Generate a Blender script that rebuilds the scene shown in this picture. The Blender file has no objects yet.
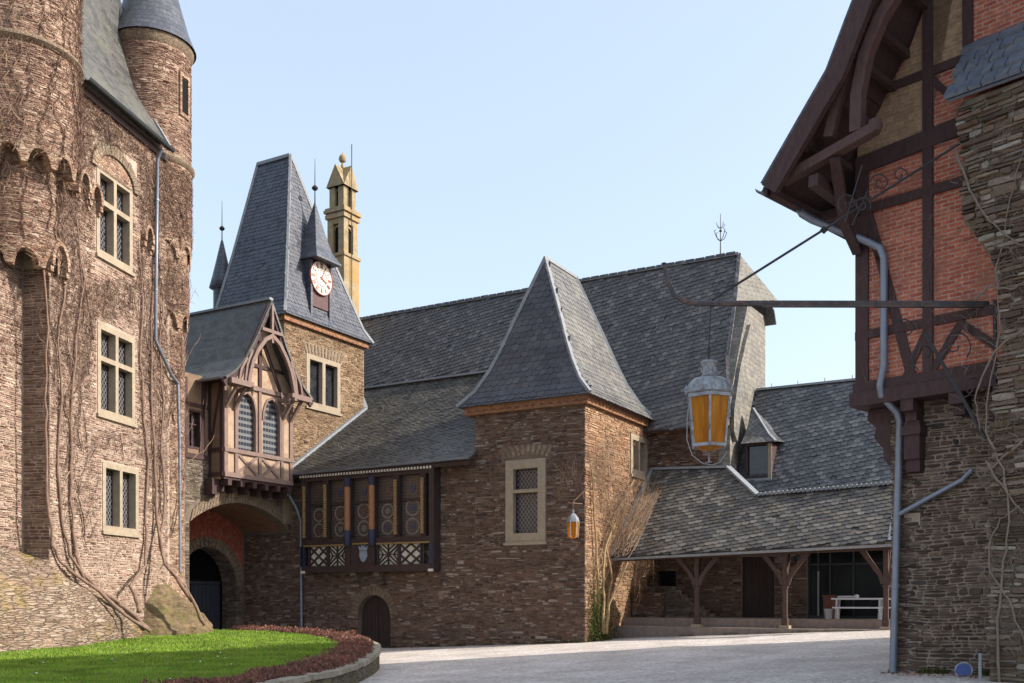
import bpy, math, random
import bmesh
from mathutils import Vector, Matrix, noise
from mathutils.geometry import tessellate_polygon
random.seed(11)
R_ = random.Random(5)
scene = bpy.context.scene
COL = bpy.data.collections.new("castle"); scene.collection.children.link(COL)
EYE = 1.7; FPX = 1000.0; HOR = 600.0

# ------------------------------------------------------------------ frames
def P(px, py, D):
    return Vector(((px-512)/FPX*D, D, EYE+(HOR-py)/FPX*D))
def G(t, off, z):            # courtyard frame: t along the facade, off behind it
    return Vector((2.88+.87*t+.4936*off, 39.5-.4936*t+.87*off, z))
def GF(off0=0.):             # planes facing the courtyard: fn(a=t, o=out, z)
    return lambda a, o, z: G(a, off0-o, z)
def GU(t0=0.):               # planes facing along +t: fn(a=off, o=out, z)
    return lambda a, o, z: G(t0+o, a, z)
def FL(a, o, z):             # left castle wall, a runs towards the viewer
    return Vector((-13.4-.1866*a+.9824*o, 38-.9824*a-.1866*o, z))
def FR(a, o, z):             # right house
    return Vector((6.86+.693*a-.721*o, 18-.721*a-.693*o, z))
def H(fn, px, py, o=0.):     # where the sight line meets a vertical wall plane
    p0 = fn(0, o, 0); ta = fn(1, o, 0)-p0; r = (px-512)/FPX
    a = (r*p0.y-p0.x)/(ta.x-r*ta.y)
    D = p0.y+a*ta.y
    return a, EYE+(HOR-py)/FPX*D
def HP(px, py, p0, p1, p2):  # on a sloping roof plane
    n = (p1-p0).cross(p2-p0); d = Vector(((px-512)/FPX, 1, (HOR-py)/FPX)); e = Vector((0, 0, EYE))
    k = (p0-e).dot(n)/d.dot(n)
    return e+d*k
def gz(x, y):
    z = -.13+.053*x
    z = max(-.42, min(.8, z))
    return z + .17*math.exp(-((x-6.9)**2+(y-18)**2)/20)
def lz(x, y):
    return .12+max(0, y-24)*.020+.04*noise.noise(Vector((x*.4, y*.4, 0)))

# ------------------------------------------------------------------ mesh builder
class MB:
    def __init__(s): s.v = []; s.f = []; s.uv = {}
    def add(s, pts, uv=None):
        i = len(s.v); s.v += [Vector(p) for p in pts]; s.f.append(tuple(range(i, i+len(pts))))
        if uv: s.uv[len(s.f)-1] = uv
    def hexa(s, p):          # p: 8 points, 0-3 bottom loop, 4-7 top loop
        i = len(s.v); s.v += [Vector(q) for q in p]
        for f in ((0,3,2,1),(4,5,6,7),(0,1,5,4),(1,2,6,5),(2,3,7,6),(3,0,4,7)):
            s.f.append(tuple(i+k for k in f))
    def box(s, fn, a0, a1, o0, o1, z0, z1):
        s.hexa([fn(a0,o0,z0), fn(a1,o0,z0), fn(a1,o1,z0), fn(a0,o1,z0), fn(a0,o0,z1), fn(a1,o0,z1), fn(a1,o1,z1), fn(a0,o1,z1)])
    def bar(s, fn, p, q, w, o0, o1):     # straight timber lying in a wall plane, p,q=(a,z)
        dx, dz = q[0]-p[0], q[1]-p[1]; l = math.hypot(dx, dz) or 1; nx, nz = -dz/l*w/2, dx/l*w/2
        c = [(p[0]+nx, p[1]+nz), (p[0]-nx, p[1]-nz), (q[0]-nx, q[1]-nz), (q[0]+nx, q[1]+nz)]
        s.hexa([fn(a, o0, z) for a, z in c]+[fn(a, o1, z) for a, z in c])
    def arcbar(s, fn, pts, w, o0, o1):   # polyline timber
        L, Rr = [], []
        for i, (a, z) in enumerate(pts):
            p, q = pts[max(0, i-1)], pts[min(len(pts)-1, i+1)]
            dx, dz = q[0]-p[0], q[1]-p[1]; l = math.hypot(dx, dz) or 1
            ww = w[i] if isinstance(w, (list, tuple)) else w
            L.append((a-dz/l*ww/2, z+dx/l*ww/2)); Rr.append((a+dz/l*ww/2, z-dx/l*ww/2))
        for i in range(len(pts)-1):
            c = [L[i], Rr[i], Rr[i+1], L[i+1]]
            s.hexa([fn(a, o0, z) for a, z in c]+[fn(a, o1, z) for a, z in c])
    def beam(s, p, q, w, h):
        p, q = Vector(p), Vector(q); d = (q-p).normalized(); up = Vector((0, 0, 1))
        if abs(d.z) > .95: up = Vector((0, 1, 0))
        x = d.cross(up).normalized()*w/2; y = x.cross(d).normalized()*h/2
        s.hexa([p-x-y, p+x-y, p+x+y, p-x+y, q-x-y, q+x-y, q+x+y, q-x+y])
    def tube(s, pts, r, n=6, cap=True):
        pts = [Vector(p) for p in pts]; base = len(s.v); m = len(pts); pu = None
        for i, p in enumerate(pts):
            d = pts[min(m-1, i+1)]-pts[max(0, i-1)]
            if d.length < 1e-6: d = Vector((0, 0, 1))
            d.normalize()
            if pu is None:
                pu = d.cross(Vector((0, 0, 1)) if abs(d.z) < .9 else Vector((1, 0, 0))).normalized()
            else:
                pu = (pu-d*pu.dot(d)).normalized()
            w = d.cross(pu); rr = r[i] if isinstance(r, (list, tuple)) else r
            for k in range(n):
                t = 2*math.pi*k/n
                s.v.append(p+pu*(rr*math.cos(t))+w*(rr*math.sin(t)))
        for i in range(m-1):
            for k in range(n):
                k2 = (k+1) % n
                s.f.append((base+i*n+k, base+i*n+k2, base+(i+1)*n+k2, base+(i+1)*n+k))
        if cap and n > 3:
            s.f.append(tuple(base+k for k in range(n))[::-1]); s.f.append(tuple(base+(m-1)*n+k for k in range(n)))
    def lathe(s, c, prof, n=36, rot=0.):
        prof = [(r, z) for r, z in prof]; vl = 0
        for j in range(len(prof)-1):
            (r0, z0), (r1, z1) = prof[j], prof[j+1]; dl = math.hypot(r1-r0, z1-z0); rm = max(r0, r1, .05)
            for k in range(n):
                t0, t1 = rot+2*math.pi*k/n, rot+2*math.pi*(k+1)/n
                q = [Vector((c[0]+r*math.cos(t), c[1]+r*math.sin(t), z)) for r, z, t in ((r0,z0,t0),(r0,z0,t1),(r1,z1,t1),(r1,z1,t0))]
                uv = [(t0*rm, vl), (t1*rm, vl), (t1*rm, vl+dl), (t0*rm, vl+dl)]
                if r1 < 1e-4: q, uv = q[:3], uv[:3]
                elif r0 < 1e-4: q, uv = [q[0], q[2], q[3]], [uv[0], uv[2], uv[3]]
                s.add(q, uv)
            vl += dl
    def scallop(s, c, r0, r1, zb, zt, pitch, rise, n=96):   # drum whose lower rim is a row of small round arches
        for k in range(n):
            tt = [2*math.pi*k/n, 2*math.pi*(k+1)/n]; zz = []
            for t in tt:
                x = ((t*r1/pitch) % 1)*2-1; x = max(-1, min(1, x*1.35))
                zz.append(zb+rise*math.sqrt(max(0, 1-x*x)))
            q = lambda r, i, z: Vector((c[0]+r*math.cos(tt[i]), c[1]+r*math.sin(tt[i]), z))
            s.add([q(r1,0,zz[0]), q(r1,1,zz[1]), q(r1,1,zt), q(r1,0,zt)])
            s.add([q(r0-.1,0,zz[0]), q(r0-.1,1,zz[1]), q(r1,1,zz[1]), q(r1,0,zz[0])])
    def slab(s, outer, holes, fn, o0, o1):   # plate with holes; outer/holes are (a,z) loops
        loops = [outer]+list(holes)
        tri = tessellate_polygon([[Vector((a, z, 0)) for a, z in l] for l in loops])
        flat = [p for l in loops for p in l]
        for o in (o0, o1):
            i = len(s.v); s.v += [fn(a, o, z) for a, z in flat]
            for t in tri: s.f.append(tuple(i+k for k in (t if o == o1 else t[::-1])))
        for l in loops:
            for i in range(len(l)):
                (a, z), (b, w) = l[i], l[(i+1) % len(l)]
                s.add([fn(a,o0,z), fn(b,o0,w), fn(b,o1,w), fn(a,o1,z)])
    def plate(s, pts, th):                  # world polygon with thickness downwards along its normal
        pts = [Vector(p) for p in pts]; n = Vector((0, 0, 0))
        for i in range(len(pts)): n += (pts[i]-pts[0]).cross(pts[(i+1) % len(pts)]-pts[0])
        n.normalize()
        if n.z < 0: n = -n
        lo = [p-n*th for p in pts]; tri = tessellate_polygon([pts])
        for arr in (pts, lo):
            i = len(s.v); s.v += arr
            for t in tri: s.f.append(tuple(i+k for k in t))
        for i in range(len(pts)):
            j = (i+1) % len(pts); s.add([pts[i], pts[j], lo[j], lo[i]])

BASE = {}
def merge_build(name, mb, mat, parent=None, smooth=False, weld=True, bevel=0.):
    base = BASE.get(parent.name, Vector((0, 0, 0))) if parent else Vector((0, 0, 0))
    me = bpy.data.meshes.new(name)
    me.from_pydata([tuple(v-base) for v in mb.v], [], mb.f)
    uvl = me.uv_layers.new(name="UVMap"); Z = Vector((0, 0, 1)); data = uvl.data
    for poly in me.polygons:
        e = mb.uv.get(poly.index)
        n = poly.normal
        if e is None:
            if abs(n.z) > .97 or n.length < .5: t, b = Vector((1, 0, 0)), Vector((0, 1, 0))
            else: t = Z.cross(n).normalized(); b = n.cross(t)
        for k, li in enumerate(poly.loop_indices):
            if e is not None: data[li].uv = e[k]
            else:
                p = mb.v[poly.vertices[k]]; data[li].uv = (p.dot(t), p.dot(b))
    if weld:
        bm = bmesh.new(); bm.from_mesh(me); bmesh.ops.remove_doubles(bm, verts=bm.verts, dist=1e-4)
        bmesh.ops.recalc_face_normals(bm, faces=bm.faces); bm.to_mesh(me); bm.free()
    if smooth:
        for p in me.polygons: p.use_smooth = True
        if smooth != 'all':
            me.set_sharp_from_angle(angle=math.radians(40))
    me.materials.append(mat)
    o = bpy.data.objects.new(name, me); COL.objects.link(o)
    if parent: o.parent = parent; BASE[o.name] = base
    if bevel:
        m = o.modifiers.new("bevel", 'BEVEL'); m.width = bevel; m.segments = 2; m.limit_method = 'ANGLE'; m.angle_limit = .6
    return o
SPLIT = {'rail','diagonal_brace','purlin','side_bracket','scrollwork','console','arch_brace','knee_brace','joist','side_frame','beam','rafter','snow_hook','roof_hook','bracket','blue_post','foot_block','cheek','strut','post','moulding','column_base','hood_ornament','ridge_tile','step','clock_hand','hinge','door_batten','spandrel','scroll','shoulder_edge','gate_leaf','glazing_bar','panel_brace','bargeboard','fascia'}
def part(name, mb, mat, parent=None, **kw):
    if name not in SPLIT: return merge_build(name, mb, mat, parent, **kw)
    par = {}; key = {}
    def find(x):
        while par[x] != x: par[x] = par[par[x]]; x = par[x]
        return x
    ids = []
    for v in mb.v:
        k = (round(v.x, 3), round(v.y, 3), round(v.z, 3)); ids.append(k); par.setdefault(k, k)
    for f in mb.f:
        r = find(ids[f[0]])
        for i in f[1:]: par[find(ids[i])] = r
    groups = {}
    for fi, f in enumerate(mb.f): groups.setdefault(find(ids[f[0]]), []).append(fi)
    out = None
    for g in groups.values():
        m2 = MB(); mp = {}
        for fi in g:
            nf = []
            for i in mb.f[fi]:
                if i not in mp: mp[i] = len(m2.v); m2.v.append(mb.v[i])
                nf.append(mp[i])
            m2.f.append(tuple(nf))
            if fi in mb.uv: m2.uv[len(m2.f)-1] = mb.uv[fi]
        o = merge_build(name, m2, mat, parent, **kw); out = out or o
    return out
def tag(o, label, cat, group=None):
    o['label'] = label; o['category'] = cat
    if group: o['group'] = group
    return o
def thing(name, label, cat, loc, group=None):
    o = bpy.data.objects.new(name, None); COL.objects.link(o); o.location = loc; o.empty_display_size = .3
    BASE[o.name] = Vector(loc); return tag(o, label, cat, group)
def solo(name, mb, mat, loc, label=None, cat=None, kind=None, smooth=False, weld=True, group=None):
    loc = Vector(loc); m2 = MB(); m2.v = [v-loc for v in mb.v]; m2.f = mb.f; m2.uv = mb.uv
    o = merge_build(name, m2, mat, None, smooth, weld); o.location = loc
    if kind: o['kind'] = kind
    if label: tag(o, label, cat, group)
    return o

# ------------------------------------------------------------------ materials
class NT:
    def __init__(s, name):
        s.m = bpy.data.materials.new(name); s.m.use_nodes = True; s.t = s.m.node_tree; s.t.nodes.clear()
        s.out = s.n('ShaderNodeOutputMaterial'); s.b = s.n('ShaderNodeBsdfPrincipled'); s.l(s.b.outputs[0], s.out.inputs[0])
    def n(s, typ, **kw):
        x = s.t.nodes.new(typ)
        for k, v in kw.items(): setattr(x, k, v)
        return x
    def l(s, a, b): s.t.links.new(a, b)
    def put(s, sock, v):
        if isinstance(v, bpy.types.NodeSocket): s.l(v, sock)
        elif v is not None: sock.default_value = v
    def M(s, op, a, b=None, c=None, clamp=False):
        x = s.n('ShaderNodeMath', operation=op, use_clamp=clamp)
        for i, v in enumerate((a, b, c)): s.put(x.inputs[i], v)
        return x.outputs[0]
    def V(s, op, a, b=None):
        x = s.n('ShaderNodeVectorMath', operation=op); s.put(x.inputs[0], a); s.put(x.inputs[1], b)
        return x.outputs[0]
    def mix(s, f, a, b, blend='MIX'):
        x = s.n('ShaderNodeMix', data_type='RGBA', blend_type=blend); s.put(x.inputs[0], f)
        s.put(x.inputs[6], a if not isinstance(a, tuple) else (*a[:3], 1)); s.put(x.inputs[7], b if not isinstance(b, tuple) else (*b[:3], 1))
        return x.outputs[2]
    def noise(s, vec, scale, detail=4, rough=.55, col=False):
        x = s.n('ShaderNodeTexNoise'); s.put(x.inputs['Vector'], vec); x.inputs['Scale'].default_value = scale
        x.inputs['Detail'].default_value = detail; x.inputs['Roughness'].default_value = rough
        return x.outputs[1 if col else 0]
    def ramp(s, f, stops, interp='LINEAR'):
        x = s.n('ShaderNodeValToRGB'); cr = x.color_ramp; cr.interpolation = interp
        while len(cr.elements) > 1: cr.elements.remove(cr.elements[-1])
        for i, (p, c) in enumerate(stops):
            e = cr.elements[0] if i == 0 else cr.elements.new(p)
            e.position = p; e.color = (*c, 1) if len(c) == 3 else c
        s.put(x.inputs[0], f); return x.outputs[0]
    def rng(s, v, a, b, c=0., d=1., smooth=False):
        x = s.n('ShaderNodeMapRange', interpolation_type='SMOOTHSTEP' if smooth else 'LINEAR')
        for i, q in enumerate((v, a, b, c, d)): s.put(x.inputs[i], q)
        return x.outputs[0]
    def bump(s, h, strength, dist):
        x = s.n('ShaderNodeBump'); x.inputs['Strength'].default_value = strength; x.inputs['Distance'].default_value = dist
        s.put(x.inputs['Height'], h); s.l(x.outputs[0], s.b.inputs['Normal'])
    def fin(s, col, rough=.85, spec=.3, metal=0.):
        s.put(s.b.inputs['Base Color'], (*col, 1) if isinstance(col, tuple) else col)
        s.put(s.b.inputs['Roughness'], rough); s.b.inputs['Specular IOR Level'].default_value = spec
        s.b.inputs['Metallic'].default_value = metal
        return s.m
    def pos(s): return s.n('ShaderNodeNewGeometry').outputs['Position']
    def uv(s): return s.n('ShaderNodeTexCoord').outputs['UV']

def stone(name, cols, mortar, w=.34, h=.085, mw=.07, bd=.03, warp=.22, rnd=.9, patch=None, rough=.88, two=True):
    k = NT(name); p = k.pos()
    q = k.V('MULTIPLY', p, (1/w, 1/w, 1/h))
    nz = k.noise(k.V('MULTIPLY', p, (1.4, 1.4, 4.)), 1.6, 3, col=True)
    q = k.V('ADD', q, k.V('MULTIPLY', k.V('SUBTRACT', nz, (.5, .5, .5)), (warp*4, warp*4, warp*5)))
    def vor(qq):
        v1 = k.n('ShaderNodeTexVoronoi', feature='F1'); v1.inputs['Scale'].default_value = 1; v1.inputs['Randomness'].default_value = rnd; k.l(qq, v1.inputs['Vector'])
        v2 = k.n('ShaderNodeTexVoronoi', feature='DISTANCE_TO_EDGE'); v2.inputs['Scale'].default_value = 1; v2.inputs['Randomness'].default_value = rnd; k.l(qq, v2.inputs['Vector'])
        return v1.outputs['Color'], v2.outputs['Distance']
    ca, da = vor(q); cb, db = vor(k.V('MULTIPLY', k.V('ADD', q, (3.3, 1.7, 5.1)), (.62, .62, .56)))
    msk = k.rng(k.noise(k.V('MULTIPLY', p, (.8, .8, 1.6)), 1.1, 3), .52, .56, 0, 1 if two else 0)
    sep = k.n('ShaderNodeSeparateColor'); k.l(k.mix(msk, ca, cb), sep.inputs[0])
    dd = k.M('ADD', k.M('MULTIPLY', da, k.M('SUBTRACT', 1, msk)), k.M('MULTIPLY', k.M('MULTIPLY', db, 1.5), msk))
    n = len(cols); c = k.ramp(sep.outputs[0], [((i+.5)/n, cc) for i, cc in enumerate(cols)])
    g = k.noise(k.V('MULTIPLY', p, (8, 8, 22)), 1.5, 5, .65)
    c = k.mix(1., c, k.ramp(g, [(.25, (.62, .62, .62)), (.75, (1.35, 1.35, 1.35))]), 'MULTIPLY')
    big = k.noise(p, .55, 5, .6)
    edge = k.M('ADD', dd, k.M('MULTIPLY', k.M('SUBTRACT', g, .5), .09))
    mm = k.rng(edge, mw*.45, mw*1.35, 1, 0, True)
    c = k.mix(mm, c, mortar)
    c = k.mix(1., c, k.ramp(big, [(.3, (.75, .73, .72)), (.7, (1.2, 1.2, 1.18))]), 'MULTIPLY')
    if patch:
        f = k.rng(k.noise(p, patch[1], 5, .65), .52, .66, 0, patch[2])
        c = k.mix(f, c, patch[0])
    h_ = k.M('ADD', k.rng(edge, 0, mw*2.2, 0, 1, True), k.M('MULTIPLY', k.M('ADD', g, sep.outputs[1]), .45))
    k.bump(h_, 1., bd)
    return k.fin(c, rough, .2)

def slate(name, cols, w=.28, h=.2, kind='rect', tilt=0., edge=.5, bd=.03, rough=.55, moss=None, gap=.1):
    k = NT(name); s = k.n('ShaderNodeSeparateXYZ'); k.l(k.uv(), s.inputs[0]); u, v = s.outputs[0], s.outputs[1]
    wob = k.M('MULTIPLY', k.M('SUBTRACT', k.noise(k.uv(), 1.3, 2), .5), .12)
    if kind == 'diamond':
        a = k.M('ADD', k.M('DIVIDE', u, w), k.M('DIVIDE', k.M('ADD', v, wob), h)); b = k.M('ADD', k.M('DIVIDE', u, -w*(1+tilt)), k.M('DIVIDE', k.M('ADD', v, wob), h))
        fa, fb = k.M('FRACT', a), k.M('FRACT', b); ca, cb = k.M('FLOOR', a), k.M('FLOOR', b)
        lowm = k.M('MINIMUM', fa, fb); hh = k.M('SUBTRACT', 1, k.M('MULTIPLY', k.M('ADD', fa, fb), .5))
    else:
        vv = k.M('DIVIDE', k.M('ADD', k.M('ADD', v, wob), k.M('MULTIPLY', u, tilt)), h); cb = k.M('FLOOR', vv); fb = k.M('FRACT', vv)
        wn0 = k.n('ShaderNodeTexWhiteNoise', noise_dimensions='1D'); k.l(cb, wn0.inputs['W'])
        uu = k.M('ADD', k.M('DIVIDE', u, w), k.M('MULTIPLY', wn0.outputs[0], 7.3)); ca = k.M('FLOOR', uu); fa = k.M('FRACT', uu)
        if kind == 'scale':
            x = k.M('SUBTRACT', fa, .5)
            fb2 = k.M('SUBTRACT', fb, k.M('MULTIPLY', k.M('MULTIPLY', x, x), 1.4)); lowm = k.M('ABSOLUTE', fb2)
            hh = k.M('SUBTRACT', 1, k.M('FRACT', k.M('ADD', fb2, 1)))
        else:
            lowm = k.M('MINIMUM', k.M('MULTIPLY', fa, 1.6), fb); hh = k.M('SUBTRACT', 1, fb)
    cmb = k.n('ShaderNodeCombineXYZ'); k.l(ca, cmb.inputs[0]); k.l(cb, cmb.inputs[1])
    wn = k.n('ShaderNodeTexWhiteNoise', noise_dimensions='2D'); k.l(cmb.outputs[0], wn.inputs['Vector'])
    n = len(cols); c = k.ramp(wn.outputs[0], [((i+.5)/n, cc) for i, cc in enumerate(cols)])
    p = k.pos(); g = k.noise(p, 9, 5, .7)
    c = k.mix(1., c, k.ramp(g, [(.25, (.6, .6, .6)), (.75, (1.4, 1.4, 1.4))]), 'MULTIPLY')
    c = k.mix(1., c, k.ramp(k.noise(p, .5, 4, .6), [(.3, (.75, .75, .78)), (.7, (1.25, 1.25, 1.2))]), 'MULTIPLY')
    if moss: c = k.mix(k.rng(k.noise(p, moss[1], 6, .7), .5, .68, 0, moss[2]), c, moss[0])
    c = k.mix(k.rng(lowm, 0, gap, edge, 0), c, (.012, .012, .013))
    k.bump(k.M('ADD', hh, k.M('MULTIPLY', k.M('ADD', wn.outputs[0], g), .3)), 1., bd)
    rr = k.rng(wn.outputs[0], 0, 1, rough-.12, rough+.12)
    return k.fin(c, rr, .5)

def brick(name, c1, c2, mortar, mix3=None):
    k = NT(name); uv = k.uv(); x = k.n('ShaderNodeTexBrick')
    d = k.V('MULTIPLY', k.V('SUBTRACT', k.noise(uv, 3, 2, col=True), (.5, .5, .5)), (.03, .03, 0))
    k.l(k.V('ADD', uv, d), x.inputs['Vector']); x.inputs['Scale'].default_value = 1
    x.inputs['Color1'].default_value = (*c1, 1); x.inputs['Color2'].default_value = (*c2, 1); x.inputs['Mortar'].default_value = (*mortar, 1)
    x.inputs['Mortar Size'].default_value = .012; x.inputs['Mortar Smooth'].default_value = .3; x.inputs['Bias'].default_value = -.1
    x.inputs['Brick Width'].default_value = .225; x.inputs['Row Height'].default_value = .074
    c = k.mix(1., x.outputs[0], k.ramp(k.noise(uv, 9, 6, .7), [(.3, (.62, .6, .6)), (.7, (1.3, 1.3, 1.3))]), 'MULTIPLY')
    c = k.mix(k.rng(k.noise(uv, 1.6, 6, .75), .48, .62, 0, .6), c, mix3 or mortar)
    k.bump(k.M('ADD', k.M('SUBTRACT', 1, x.outputs[1]), k.M('MULTIPLY', k.noise(uv, 40, 3), .4)), .9, .012)
    return k.fin(c, .9, .2)

def plain(name, col, rough=.7, spec=.3, metal=0., var=.25, scale=6., bd=.004, stretch=None, spots=None):
    k = NT(name); p = k.pos(); q = k.V('MULTIPLY', p, stretch) if stretch else p
    g = k.noise(q, scale, 5, .65)
    c = k.mix(1., col, k.ramp(g, [(.25, (1-var,)*3), (.75, (1+var,)*3)]), 'MULTIPLY')
    if spots: c = k.mix(k.rng(k.noise(p, spots[1], 5, .7), .5, .66, 0, spots[2]), c, spots[0])
    k.bump(g, .8, bd); return k.fin(c, rough, spec, metal)

MAT = {}
def setup_mats():
    m = MAT
    m['litstone'] = stone('tan sunlit side rubble', [(.26,.15,.09),(.36,.22,.13),(.20,.12,.08),(.42,.28,.17)], (.40,.28,.18), .36, .09, .06, .035, patch=((.42,.22,.1), .9, .5))  # same rubble as the front, tinted tan for the sunlight on it
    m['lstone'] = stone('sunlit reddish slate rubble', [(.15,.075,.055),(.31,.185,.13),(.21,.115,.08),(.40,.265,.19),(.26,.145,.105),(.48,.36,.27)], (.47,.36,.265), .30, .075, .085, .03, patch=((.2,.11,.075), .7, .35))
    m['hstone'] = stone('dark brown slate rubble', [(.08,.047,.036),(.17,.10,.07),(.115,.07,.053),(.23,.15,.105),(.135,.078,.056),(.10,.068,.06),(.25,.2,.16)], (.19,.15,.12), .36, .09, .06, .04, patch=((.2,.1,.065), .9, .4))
    m['gstone'] = stone('yellow brown gate tower rubble', [(.14,.085,.055),(.25,.165,.10),(.19,.12,.075),(.34,.25,.16),(.22,.13,.08)], (.27,.21,.15), .30, .085, .07, .035)
    m['dstone'] = stone('grey passage rubble', [(.1,.075,.06),(.17,.13,.1),(.14,.1,.085),(.25,.2,.16)], (.2,.17,.14), .4, .095, .06, .03)
    m['rstone'] = stone('grey brown slate rubble wide joints', [(.075,.053,.043),(.13,.09,.068),(.09,.068,.056),(.19,.13,.095),(.11,.066,.05),(.06,.045,.04)], (.27,.215,.17), .34, .062, .10, .03, warp=.07, rnd=.78, two=False)
    m['pstone'] = stone('weathered rough rubble', [(.11,.075,.055),(.20,.145,.11),(.07,.046,.038),(.38,.32,.26),(.15,.085,.06),(.25,.2,.15)], (.21,.17,.13), .26, .085, .07, .035, warp=.12, patch=((.13,.11,.06), 1.6, .3))
    m['rock'] = stone('battered rock base', [(.22,.15,.11),(.33,.24,.18),(.27,.19,.14),(.38,.30,.235)], (.27,.205,.15), .36, .06, .05, .06, warp=.2, patch=((.27,.20,.07), .7, .85))
    m['mossrock'] = plain('mossy ochre rock', (.175,.125,.078), .95, .1, 0, .55, 4, .10, (1, 1, 2.5), spots=((.13,.135,.04), 1.6, .85))
    m['vouss'] = stone('voussoir slate', [(.2,.15,.11),(.28,.22,.16),(.24,.17,.12)], (.22,.18,.14), .10, .12, .06, .02)
    m['sand'] = plain('dressed sandstone', (.335,.275,.205), .85, .2, var=.2, scale=5, bd=.008, spots=((.26,.2,.15), 2, .5))
    m['ysand'] = plain('ochre lichen sandstone', (.30,.235,.145), .9, .2, var=.35, scale=3, bd=.015, spots=((.38,.22,.06), .7, .7))
    m['slateA'] = slate('dark diamond slate', [(.06,.056,.064),(.09,.083,.092),(.072,.067,.076),(.15,.14,.145)], .27, .30, 'diamond', 0, .95, .09, .5, gap=.2, moss=((.12,.10,.085), 1.3, .3))
    m['slateB'] = slate('blue grey coursed slate', [(.05,.055,.076),(.08,.086,.11),(.062,.067,.088)], .26, .22, 'rect', 0, .75, .025, .5, gap=.14)
    m['slateC'] = slate('brown grey fish scale slate', [(.075,.068,.062),(.12,.108,.096),(.09,.082,.075),(.16,.145,.125)], .42, .25, 'diamond', .3, .95, .12, .5, moss=((.15,.12,.08), 2, .35), gap=.2)
    m['slateD'] = slate('moss grey green slate', [(.066,.066,.066),(.098,.096,.092),(.08,.078,.076)], .3, .18, 'rect', 0, .65, .02, .5, moss=((.13,.14,.08), 1.2, .5))
    m['slateE'] = slate('flat dark lean-to slate', [(.06,.057,.056),(.095,.09,.083),(.075,.07,.067)], .3, .2, 'rect', .2, .7, .025, .5, moss=((.13,.125,.07), 1., .45))
    m['slateF'] = slate('blue far slate', [(.07,.073,.082),(.1,.102,.112),(.135,.136,.142)], .25, .27, 'diamond', .2, .95, .09, .42, gap=.18)
    m['slateG'] = slate('pale hung wall slate', [(.105,.097,.085),(.165,.15,.125),(.13,.12,.10),(.20,.18,.15)], .3, .24, 'scale', 0, .7, .03, .7)
    m['lead'] = plain('weathered lead', (.25,.265,.285), .6, .3, 0., .2, 4, .004)
    m['zinc'] = plain('blue grey zinc pipe', (.22,.245,.30), .45, .5, .5, .15, 4, .002)
    m['ocornice'] = None
    m['timber'] = plain('dark red brown timber', (.062,.034,.034), .7, .3, 0, .35, 5, .006, (3, 3, 1))
    m['ptimber'] = plain('weathered pink brown timber', (.215,.15,.13), .8, .2, 0, .3, 5, .006, (3, 3, 1))
    m['dtimber'] = plain('very dark timber', (.05,.032,.032), .6, .3, 0, .3, 5, .004)
    m['ptimber2'] = plain('arcade post timber', (.085,.055,.047), .8, .2, 0, .3, 5, .005, (4, 4, 1))
    m['blue'] = plain('dark blue painted wood', (.035,.04,.075), .6, .3, 0, .2, 5, .003)
    m['orange'] = plain('orange painted column', (.33,.155,.075), .6, .3, 0, .2, 6, .003)
    m['gold'] = plain('ochre gilt wood', (.26,.165,.07), .5, .4, 0, .25, 8, .004)
    m['white'] = plain('aged white plaster', (.68,.64,.57), .8, .2, 0, .12, 5, .003)
    m['plaster'] = plain('warm buff plaster', (.40,.285,.205), .9, .2, 0, .25, 3, .008, spots=((.27,.165,.11), 1.6, .75))
    m['shadeplaster'] = plain('shaded brown plaster', (.21,.14,.095), .9, .2, 0, .25, 3, .006)  # plaster browned so that the shade beside the oriel is in its colour
    m['iron'] = plain('wrought iron', (.045,.045,.05), .55, .5, .5, .3, 8, .003)
    m['ironrust'] = plain('rust touched iron bar', (.08,.075,.08), .6, .4, .4, .4, 12, .003, spots=((.2,.1,.07), 6, .5))
    m['tin'] = plain('weathered grey tin', (.27,.29,.32), .5, .4, .3, .35, 7, .006, spots=((.13,.10,.085), 9, .8))
    m['brickR'] = brick('orange red brick', (.40,.10,.06), (.54,.18,.105), (.46,.33,.27), (.27,.11,.085))
    m['brickY'] = brick('buff brown brick', (.33,.21,.12), (.44,.29,.17), (.40,.32,.23), (.26,.17,.11))
    m['redpaint'] = plain('faded red wall painting', (.33,.085,.06), .9, .2, 0, .35, 4, .004, spots=((.42,.28,.2), 5, .6))
    m['vault'] = brick('brown brick vault', (.24,.12,.075), (.32,.17,.10), (.24,.17,.12), (.2,.1,.07))
    m['gravel'] = gravel(); m['stepstone'] = plain('worn step stone', (.24,.19,.165), .9, .2, 0, .25, 6, .006)
    m['rim'] = plain('pale kerb stone', (.30,.27,.22), .9, .2, 0, .35, 3, .012, spots=((.13,.13,.07), 2.2, .7))
    m['grassb'] = plain('turf soil', (.10,.18,.03), .95, .1, 0, .3, 8, .01)
    m['grass'] = leafmat('grass blades', [(.13,.27,.02),(.19,.36,.03),(.25,.42,.045),(.31,.39,.07),(.17,.31,.04),(.34,.34,.11)])
    m['heather'] = leafmat('heather foliage', [(.20,.075,.07),(.32,.13,.11),(.14,.06,.065),(.24,.14,.09),(.46,.22,.15),(.15,.13,.07),(.36,.18,.16)])
    m['soil'] = plain('bed soil', (.07,.04,.03), .95, .1, 0, .3, 8, .02)
    m['vine'] = leafmat('bare vine bark', [(.15,.09,.07),(.22,.14,.105),(.18,.115,.085),(.33,.24,.18)], .0)
    m['trunk'] = plain('vine trunk bark', (.22,.145,.11), .9, .2, 0, .5, 8, .03, (3, 3, 1))
    m['shrub'] = leafmat('golden bare shrub twigs', [(.28,.175,.12),(.22,.125,.085),(.36,.26,.18),(.27,.2,.12)], .0)
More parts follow.
